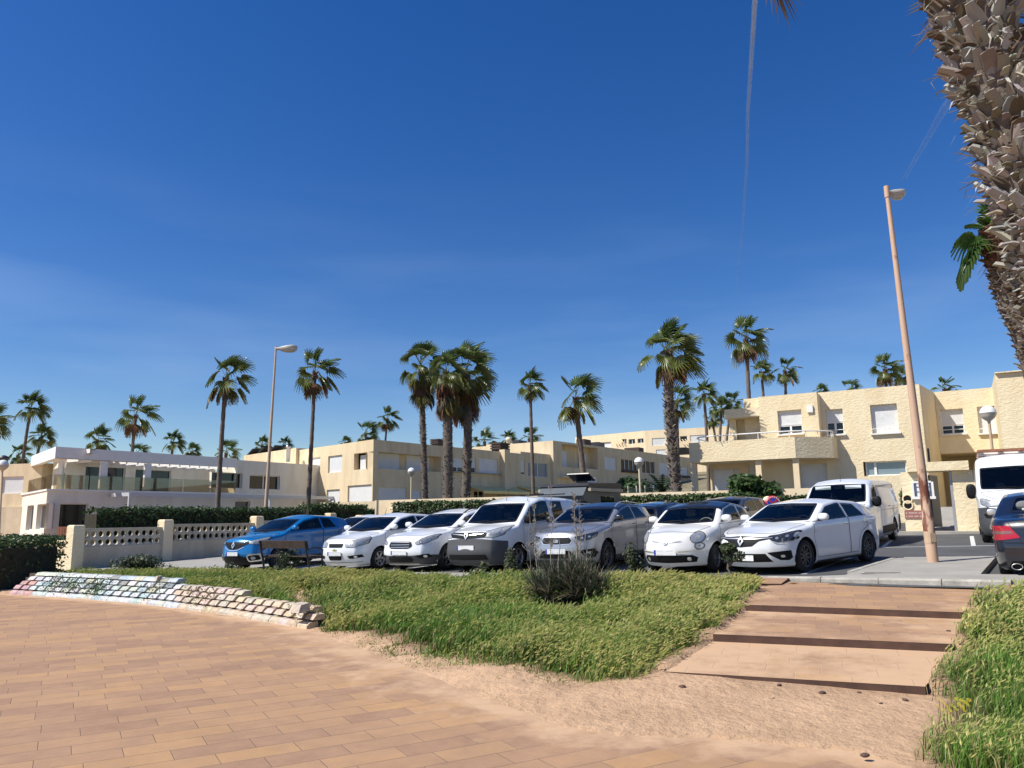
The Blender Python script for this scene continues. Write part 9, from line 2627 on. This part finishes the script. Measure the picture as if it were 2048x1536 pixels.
def street_lamp(label, px, py, tx, ty, r0, r1, side, m, base, hl=0.6):
	p = onlot(px, py, base); D = p.y; t = at(tx, ty, D); root = empty('street_lamp', (p.x, p.y, p.z), 0, label, 'street lamp', 'tall street lamps')
	v = t - p; mb = MB(); mb.tube([(0, 0, -0.1), (0, 0, 0.02), v * 0.11, v * 0.112, v * 0.16, v * 0.5, v], [r0 * 1.12, r0 * 1.12, r0 * 1.1, r0, r0 * 0.95, (r0 + r1) / 2, r1], 14); mb.build('pole', m, root)
	mb = MB(); mb.tube([v * 0.046, v * 0.076], [r0 * 1.16, r0 * 1.13], 14); mb.box((v * 0.061) - Vector((0, r0 * 1.08, 0)), (r0 * 1.1, 0.03, v.z * 0.022)); mb.build('hatch', M['tan_paint'], root)
	s = side; hd = MB(); c = v
	# head: flattened teardrop reaching sideways
	n = 12; vs = []; fs = []
	kk = (hl / 0.62) ** 0.75; prof = [(l_, w_ * kk, h_ * kk) for l_, w_, h_ in ((0.0, 0.045, 0.05), (0.12, 0.06, 0.06), (0.22, 0.11, 0.11), (0.40, 0.15, 0.15), (0.55, 0.16, 0.16), (0.66, 0.13, 0.12), (0.72, 0.04, 0.05))]
	for (l, w, h) in prof:
		for k in range(n):
			a = 2 * math.pi * k / n; zz = math.sin(a) * h * (0.35 if math.sin(a) > 0 else 0.9); vs.append((s[0] * l * hl - s[1] * math.cos(a) * w * 1.1, s[1] * l * hl + s[0] * math.cos(a) * w * 1.1, zz + s[2] * l * hl))
	for i in range(len(prof) - 1):
		for k in range(n): fs.append((i * n + k, i * n + (k + 1) % n, (i + 1) * n + (k + 1) % n, (i + 1) * n + k))
	o_ = v + Vector((0, 0, -0.08)); hd.add([Vector(q_) + o_ for q_ in vs], fs, 0, True); hd.add([Vector(q_) + o_ for q_ in vs[-n:]], [tuple(range(n))]); h = hd.build('lamp_head', mat('lamp head grey', (0.48, 0.46, 0.42), 0.4, var=0.1), root, fixn=True)
	mb = MB(); ellipsoid(mb, o_ + Vector((s[0] * 0.45 * hl, s[1] * 0.45 * hl, s[2] * .45 * hl - 0.10)), (0.13, 0.10, 0.07), 0, 12, 8); mb.build('lens', mat('lamp lens', (0.5, 0.48, 0.42), 0.2), h)
	mb = MB(); mb.tube([v - Vector((0, 0, 0.22)), v + Vector((0, 0, 0.04))], r1 * 1.25, 12); mb.build('cap', m, root)
street_lamp('tall street lamp with rusty tan pole on the grey pavement', 1866, 1124, 1773, 376, 0.098, 0.045, (0.92, 0.25, 0.0), M['rust'], 0.10, 0.62)
street_lamp('tall street lamp with a tan pole beside the left wall, behind the blue crossover', 527, 1092, 552, 694, 0.11, 0.05, (0.95, 0.0, 0.06), M['tan_paint'], 0.0, 1.75)
def globe_lamp(label, cx, cy, fx_, fy, D, rad, ground):
	c = at(cx, cy, D); f = at(fx_, fy, D); f = Vector((f.x, f.y, ground)); root = empty('globe_lamp', f, 0, label, 'globe lamp', 'white globe lamps'); v = c - f
	mb = MB(); mb.tube([(0, 0, -0.3), v - Vector((0, 0, rad * 1.45))], 0.055, 10); mb.build('pole', M['tan_paint'] if cx > 1900 else mat('cream pole', (0.62, 0.53, 0.36), 0.6), root)
	mb = MB(); mb.lathe([(0.001, 1.0), (0.38, 0.93), (0.71, 0.71), (0.92, 0.38), (1.0, 0.02)], 20, (0, 0, 0)); mb.v = [(x * rad + v.x, y * rad + v.y, z * rad + v.z) for x, y, z in mb.v]; g = mb.build('globe_top', mat('white globe', (0.80, 0.80, 0.78), 0.25), root)
	mb = MB(); mb.lathe([(1.0, 0.02), (1.03, 0.0), (1.0, -0.03), (0.93, -0.35), (0.72, -0.70), (0.42, -0.95), (0.22, -1.1), (0.14, -1.5), (0.001, -1.5)], 20, (0, 0, 0)); mb.v = [(x * rad + v.x, y * rad + v.y, z * rad + v.z) for x, y, z in mb.v]; mb.build('globe_bowl', mat('globe bowl', (0.50, 0.47, 0.40), 0.3), root)
globe_lamp('white globe lamp on a cream post in front of the cream end house', 823, 943, 822, 1015, 50, 0.25, 1.2)
globe_lamp('white globe lamp on a cream post behind the hedge, left of the big shaggy palm', 1278, 924, 1282, 1000, 40, 0.25, 1.4)
globe_lamp('white globe lamp standing above the gate, in front of the right edge wall', 1976, 826, 1989, 935, 31.5, 0.31, 1.1)
globe_lamp('white globe lamp cut off by the left edge of the photo', 6, 930, 0, 1070, 46, 0.31, 0.3)

# ---- bench seen from behind
def bench():
	pL = on_strip(524, -0.55); pR = on_strip(615, -0.55)
	c = Vector(((pL.x + pR.x) / 2, (pL.y + pR.y) / 2)); z = lotz(c.x, c.y) + 0.09
	d = (pR - pL); L = d.length; ang = math.atan2(d.y, d.x)
	b = empty('bench', (c.x, c.y, z), ang, 'dark bench seen from behind, in front of the blue crossover', 'bench')
	k = L / 2; f = MB
	# legs: curved cast frames (local y+ is away from the camera = front of the seat)
	for sx in (-k, k):
		mb = MB()
		mb.tube([(sx, 0.02, -0.05), (sx, 0.06, 0.12), (sx, 0.02, 0.36), (sx, -0.06, 0.58), (sx, -0.12, 0.84)], [0.032, 0.028, 0.032, 0.028, 0.026], 8); mb.build('rear_leg', M['steel_dark'], b)
		mb = MB(); mb.tube([(sx, 0.02, 0.42), (sx, 0.28, 0.40), (sx, 0.50, 0.43), (sx, 0.52, 0.20), (sx, 0.58, -0.05)], 0.026, 8); mb.build('front_leg', M['steel_dark'], b)
		mb = MB(); mb.tube([(sx, -0.06, 0.60), (sx, 0.15, 0.66), (sx, 0.42, 0.65), (sx, 0.52, 0.60), (sx, 0.50, 0.43)], 0.02, 8); mb.build('armrest', M['steel_dark'], b)
	for zz, yy, hh, t in ((0.745, -0.075, 0.20, 0.03),):
		mb = MB(); mb.box((0, yy, zz), (L + 0.10, t, hh), M=Matrix.Rotation(R(12), 3, 'X')); mb.build('backrest', M['wood_dark'], b)
	for yy in (0.10, 0.22, 0.34, 0.46):
		mb = MB(); mb.box((0, yy, 0.445), (L + 0.06, 0.10, 0.035)); mb.build('seat_slat', M['wood_dark'], b)
bench()

# ---- no-parking sign behind the right-hand hatchback, partly hidden
p = at(1546, 1004, 26); rt = empty('road_sign', (p.x, p.y, lotz(p.x, p.y)), 0, 'round red and blue parking prohibition sign half hidden behind the right-hand white hatchback', 'road sign')
r_ = 0.27; zc = p.z - lotz(p.x, p.y) - 0.06
def disc(r0, r1, y, m, nm):
	mb = MB(); mb.lathe([(r0, y), (r1, y)], 28, (0, 0, zc), axis='Y');
	return mb.build(nm, m, rt)
mb = MB(); mb.lathe([(0.001, 0.02), (r_, 0.02), (r_, 0.0), (0.001, 0.0)], 28, (0, 0, zc), axis='Y'); mb.build('sign_plate', mat('sign red', (0.55, 0.02, 0.03), 0.4), rt)
mb = MB(); mb.lathe([(0.001, -0.004), (r_ * 0.70, -0.004)], 28, (0, 0, zc), axis='Y'); mb.build('sign_field', mat('sign blue', (0.01, 0.06, 0.42), 0.4), rt)
mb = MB()
for a in (R(45), R(-45)): mb.box((0, -0.009, zc), (r_ * 1.4, 0.004, 0.055), M=Matrix.Rotation(a, 3, 'Y'))
mb.build('sign_bars', bpy.data.materials['sign red'], rt)
mb = MB()
for k in range(9): a = R(25 + k * 16); mb.box((math.cos(a) * r_ * 0.85, -0.006, zc + math.sin(a) * r_ * 0.85), (0.035, 0.004, 0.035), M=Matrix.Rotation(-a, 3, 'Y'))
mb.build('sign_marks', M['paper'], rt)
mb = MB(); mb.tube([(0, 0.04, 0), (0, 0.04, zc + 0.2)], 0.03, 8); mb.build('post', M['alloy'], rt)
q = at(1536, 1000, 26.2); mb = MB(); ellipsoid(mb, (0, 0, 0), (0.17, 0.17, 0.13), 0, 12, 8); o = mb.build('pillar_cap', M['cream_far'])
o.location = (q.x, q.y, q.z); tag(o, 'round cream knob on top of the wall behind the parking sign', 'pillar top')

# ---- stepped block retaining wall
def block_mat():
	m, nt, b, N, lk = new_mat('concrete blocks'); a = N.new('ShaderNodeAttribute'); a.attribute_name = 'Col'; geo = N.new('ShaderNodeNewGeometry')
	n1 = N.new('ShaderNodeTexNoise'); n1.inputs['Scale'].default_value = 12; n1.inputs['Detail'].default_value = 6; lk(geo.outputs['Position'], n1.inputs['Vector'])
	mr = N.new('ShaderNodeMapRange'); mr.inputs['From Min'].default_value = 0.3; mr.inputs['From Max'].default_value = 0.75; mr.inputs['To Min'].default_value = 0.62; mr.inputs['To Max'].default_value = 1.1; lk(n1.outputs['Fac'], mr.inputs['Value'])
	mx = N.new('ShaderNodeMixRGB'); mx.blend_type = 'MULTIPLY'; mx.inputs[0].default_value = 1; lk(a.outputs['Color'], mx.inputs[1]); lk(mr.outputs[0], mx.inputs[2]); lk(mx.outputs[0], b.inputs['Base Color']); b.inputs['Roughness'].default_value = 0.9
	bp = N.new('ShaderNodeBump'); bp.inputs['Strength'].default_value = 0.5; bp.inputs['Distance'].default_value = 0.01; lk(n1.outputs['Fac'], bp.inputs['Height']); lk(bp.outputs[0], b.inputs['Normal'])
	return m
M['blocks'] = block_mat()
BL = [Vector(p) for p in [(-12.05, 18.9), (-9.6, 17.5), (-7.29, 16.0), (-5.2, 14.25), (-3.24, 12.32)]]
def path_at(path, s):
	for a, b in zip(path[:-1], path[1:]):
		l = (b - a).length
		if s <= l: return a.lerp(b, s / l), (b - a) / l
		s -= l
	return path[-1], (path[-1] - path[-2]).normalized()
def bw(mp):   # arc length along the wall nearest to a photo column at the wall foot
	best = 0; bd = 1e9
	for s in np.linspace(0, TOT, 300):
		p, d = path_at(BL, s); c = CROT.transposed() @ (Vector((p.x, p.y, 0)) - Vector((0, 0, EYE))); px = 1024 + FPX * c.x / -c.z
		if abs(px - mp) < bd: bd = abs(px - mp); best = s
	return best
TOT = sum((b - a).length for a, b in zip(BL[:-1], BL[1:]))
wallb = empty('block_retaining_wall', (BL[2].x, BL[2].y, 0), 0, 'stepped low wall of tilted concrete blocks, painted pastel on the left half', 'wall')
rnd = random.Random(91)
ends = [605, 600, 592, 455, 310]; starts = [15, 18, 22, 30, 36]
hts = [(0.0, 0.10), (0.10, 0.20), (0.20, 0.30), (0.30, 0.40), (0.40, 0.49)]
PAINT = [(0.62, 0.64, 0.62), (0.55, 0.58, 0.57), (0.66, 0.66, 0.62), (0.47, 0.57, 0.59), (0.60, 0.60, 0.52), (0.30, 0.31, 0.30), (0.50, 0.58, 0.54)]
for row in range(5):
	lm = LM(); s = bw(starts[row]); e = bw(ends[row]) ; pitch = 0.33 if 0 < row < 4 else 0.30
	z0, z1 = hts[row]; bk = row * 0.085; gap = 0.085 if 0 < row < 4 else (0.008 if row == 0 else 0.01)
	if row == 3: pass
	sc_lift = 0.0
	while s < e:
		p, d = path_at(BL, s); nn = Vector((-d.y, d.x)); q = p + nn * bk; w = pitch - gap; t = s / TOT
		if rnd.random() < 0.02 and 0 < row < 4: s += pitch; continue
		px_ = 0; painted = s < bw(330) + rnd.uniform(-0.3, 0.3)
		if painted:
			c = PAINT[rnd.choices(range(7), [6, 5, 5, 0.9, 1.0, 0.8, 0.6])[0]]
			if s < 0.7 and rnd.random() < 0.6: c = (0.55, 0.36, 0.33)
		else: c = (0.60, 0.49, 0.38)
		c = vary(c, rnd, 0.08); jit = rnd.uniform(-0.008, 0.008); dn = z0 - 0.01
		# trapezoid profile leaning back, sloped bright top
		tilt = rnd.uniform(-0.006, 0.006)
		prof = [(0.05, z0 + 0.022), (0.0 + jit, z0 + 0.03), (0.062 + jit, z1 + tilt), (0.20, z1 + 0.008 + tilt), (0.22, z0 + 0.022)] if row else [(0.0, -0.03), (0.01 + jit, 0.045), (0.06 + jit, z1 - 0.01), (0.20, z1), (0.22, 0.0)]
		skew = 0.035 if 0 < row < 4 else 0.0
		va = [(q.x + nn.x * o_ + d.x * (0 + skew * (zz - z0) * 10 * 0.35), q.y + nn.y * o_ + d.y * (skew * (zz - z0) * 10 * .35), zz + sc_lift) for o_, zz in prof]; vb = [(a_[0] + d.x * w, a_[1] + d.y * w, a_[2]) for a_ in va]
		L0 = wallb.location; vs = [Vector(v_) - L0 for v_ in va + vb]
		lm.add(vs, [(i, 5 + i, 6 + i, 1 + i) for i in range(4)] + [(0, 1, 2, 3, 4), (9, 8, 7, 6, 5)], c)
		s += pitch
	lm.build('block_course', M['blocks'], wallb)
# dark joint backing behind the blocks
mb = MB()
for s in np.arange(0, TOT - 0.25, 0.25):
	p, d = path_at(BL, s); p2, d2 = path_at(BL, s + 0.25); nn = Vector((-d.y, d.x)); nn2 = Vector((-d2.y, d2.x))
	rmax = 4 if s < bw(300) else (3 if s < bw(445) else (2 if s < bw(580) else 1))
	for r in range(rmax + 1):
		o1 = r * 0.085 + 0.10; z = hts[r][1] - 0.03; zb_ = hts[r][0] - 0.02
		a0 = p + nn * o1; a1 = p2 + nn2 * o1; mb.quad((a0.x, a0.y, zb_), (a1.x, a1.y, zb_), (a1.x, a1.y, z), (a0.x, a0.y, z)); b0 = p + nn * (o1 + 0.1); b1 = p2 + nn2 * (o1 + .1); mb.quad((a0.x, a0.y, z), (a1.x, a1.y, z), (b1.x, b1.y, z), (b0.x, b0.y, z))
mb.build('joint_backing', mat('dirt joint', (0.10, 0.07, 0.045), 0.95, var=0.3, vscale=8), wallb, world=True)
# loose blocks at the wall end
for i, (px, py, lab) in enumerate(((598, 1216, 'single loose block lying on the grass above the right end of the block wall'), (316, 1156, 'small loose pale block just right of the top painted course'))):
	p = onz(px, py, 0.30 if i == 0 else 0.50); lm = LM(); w = 0.26 if i == 0 else 0.12; vs = [Vector(v_) for v_ in ((-w / 2, -0.1, -0.05), (w / 2, -0.1, -0.05), (w / 2, 0.12, -0.05), (-w / 2, 0.12, -0.05), (-w / 2 + .01, -0.03, 0.06), (w / 2 - .03, -0.03, 0.06), (w / 2 - .03, 0.12, 0.07), (-w / 2, 0.12, 0.06))]
	lm.add(vs, [(3, 2, 1, 0), (4, 5, 6, 7), (0, 1, 5, 4), (1, 2, 6, 5), (2, 3, 7, 6), (3, 0, 4, 7)], (0.56, 0.46, 0.37)); o = lm.build('loose_block', M['blocks']); o.location = p; o.scale = (1, 1, 1) if i == 0 else (1, 0.6, 0.6); o.rotation_euler = (0.1, 0.05, -0.7); tag(o, lab, 'block')
# weeds growing through the blocks
rnd = random.Random(95)
for i, (px, pyy, n, lab) in enumerate(((178, 1165, 420, 'tallest green weed growing out of the painted part of the block wall'), (90, 1180, 260, 'green weed trailing over the left end of the block wall'), (130, 1178, 300, 'green weed between the left and the tallest weed on the block wall'), (290, 1192, 130, 'brownish weed at the change from painted to bare blocks'), (372, 1203, 110, 'small dry weed low on the bare blocks'), (585, 1240, 200, 'dry weed at the right end of the block wall'), (400, 1180, 90, 'thin weed near the middle of the bare blocks'))):
	s = bw(px); p, d = path_at(BL, s); nn = Vector((-d.y, d.x)); base = Vector((p.x, p.y, 0)); lm = LM()
	for k in range(n):
		t = rnd.gauss(0, 0.22); r = rnd.triangular(0, 4.2, 2.2); o_ = r * 0.085 + 0.0; z = 0.06 + r * 0.10 + rnd.uniform(-0.02, 0.05); q = d * t + nn * (o_ - 0.02); u = Vector((rnd.gauss(0, 1), rnd.gauss(-0.5, 1), rnd.gauss(0.5, 1))).normalized(); s_ = u.cross(Vector((0, 0, 1))).normalized() if abs(u.z) < .95 else Vector((1, 0, 0)); l_ = rnd.uniform(0.015, 0.035)
		c = (0.06, 0.12, 0.03) if i < 3 else (0.20, 0.17, 0.07); P0 = Vector((q.x, q.y, z)); lm.add([P0 - s_ * l_ * .5, P0 + u * l_, P0 + s_ * l_ * .5, P0 - u * l_ * .6], [(0, 1, 2, 3)], vary(c, rnd, .4))
	o = lm.build('wall_weed', M['leaf']); o.location = base; tag(o, lab, 'weed', 'weeds on the block wall')

# ------------------------------------------------------------------ contrails: thin real trails high in the sky
m, nt, b, N, lk = new_mat('contrail'); N.remove(b)
geo = N.new('ShaderNodeNewGeometry'); n1 = N.new('ShaderNodeTexNoise'); n1.inputs['Scale'].default_value = 0.004; n1.inputs['Detail'].default_value = 5; lk(geo.outputs['Position'], n1.inputs['Vector'])
a = N.new('ShaderNodeAttribute'); a.attribute_name = 'Dens'; mr = N.new('ShaderNodeMapRange'); mr.inputs['From Min'].default_value = 0.25; mr.inputs['From Max'].default_value = 0.75; mr.inputs['To Min'].default_value = 0.55; mr.inputs['To Max'].default_value = 1.1; lk(n1.outputs['Fac'], mr.inputs['Value'])
ml = N.new('ShaderNodeMath'); ml.operation = 'MULTIPLY'; lk(a.outputs['Fac'], ml.inputs[0]); lk(mr.outputs[0], ml.inputs[1])
lw = N.new('ShaderNodeVectorMath'); lw.operation = 'DOT_PRODUCT'; lk(geo.outputs['Normal'], lw.inputs[0]); lk(geo.outputs['Incoming'], lw.inputs[1]); ab = N.new('ShaderNodeMath'); ab.operation = 'ABSOLUTE'; lk(lw.outputs['Value'], ab.inputs[0]); sb = N.new('ShaderNodeMath'); sb.operation = 'POWER'; sb.inputs[1].default_value = 2.5; lk(ab.outputs[0], sb.inputs[0]); ml2 = N.new('ShaderNodeMath'); ml2.operation = 'MULTIPLY'; lk(ml.outputs[0], ml2.inputs[0]); lk(sb.outputs[0], ml2.inputs[1])
t = N.new('ShaderNodeBsdfTransparent'); df = N.new('ShaderNodeBsdfDiffuse'); setc(df.inputs[0], (0.9, 0.92, 0.95)); mx = N.new('ShaderNodeMixShader'); lk(ml2.outputs[0], mx.inputs[0]); lk(t.outputs[0], mx.inputs[1]); lk(df.outputs[0], mx.inputs[2]); lk(mx.outputs[0], N['Material Output'].inputs['Surface'])
def trail(label, pts, rad, dens):
	ALT = 3200.0; P = []
	for px, py in pts: d = ray(px, py); k = ALT / d.z; P.append(Vector((0, 0, EYE)) + d * k)
	out = []; rr = []; dn = []
	for i in range(len(P) - 1):
		for j in range(8): t_ = j / 8; out.append(P[i].lerp(P[i + 1], t_)); f = (i + t_) / (len(P) - 1); rr.append(rad[0] + (rad[1] - rad[0]) * f); dn.append(dens[0] + (dens[1] - dens[0]) * f)
	mb = MB(); mb.tube(out, rr, 10, cap=False); o = mb.build('contrail', m); at_ = o.data.attributes.new('Dens', 'FLOAT', 'POINT'); at_.data.foreach_set('value', np.repeat(np.array(dn, np.float32), 10)); tag(o, label, 'contrail')
	o.visible_shadow = True
trail('long thin white aircraft trail running almost straight down the sky', [(1514, -300), (1510, 0), (1505, 80), (1496, 220), (1494, 330), (1486, 440), (1477, 530), (1474, 600)], (20, 13), (2.8, 1.8))
trail('short faint aircraft trail between the lamp head and the huge palm trunk', [(1960, 120), (1890, 215), (1850, 285), (1802, 368)], (46, 18), (0.6, 0.6))
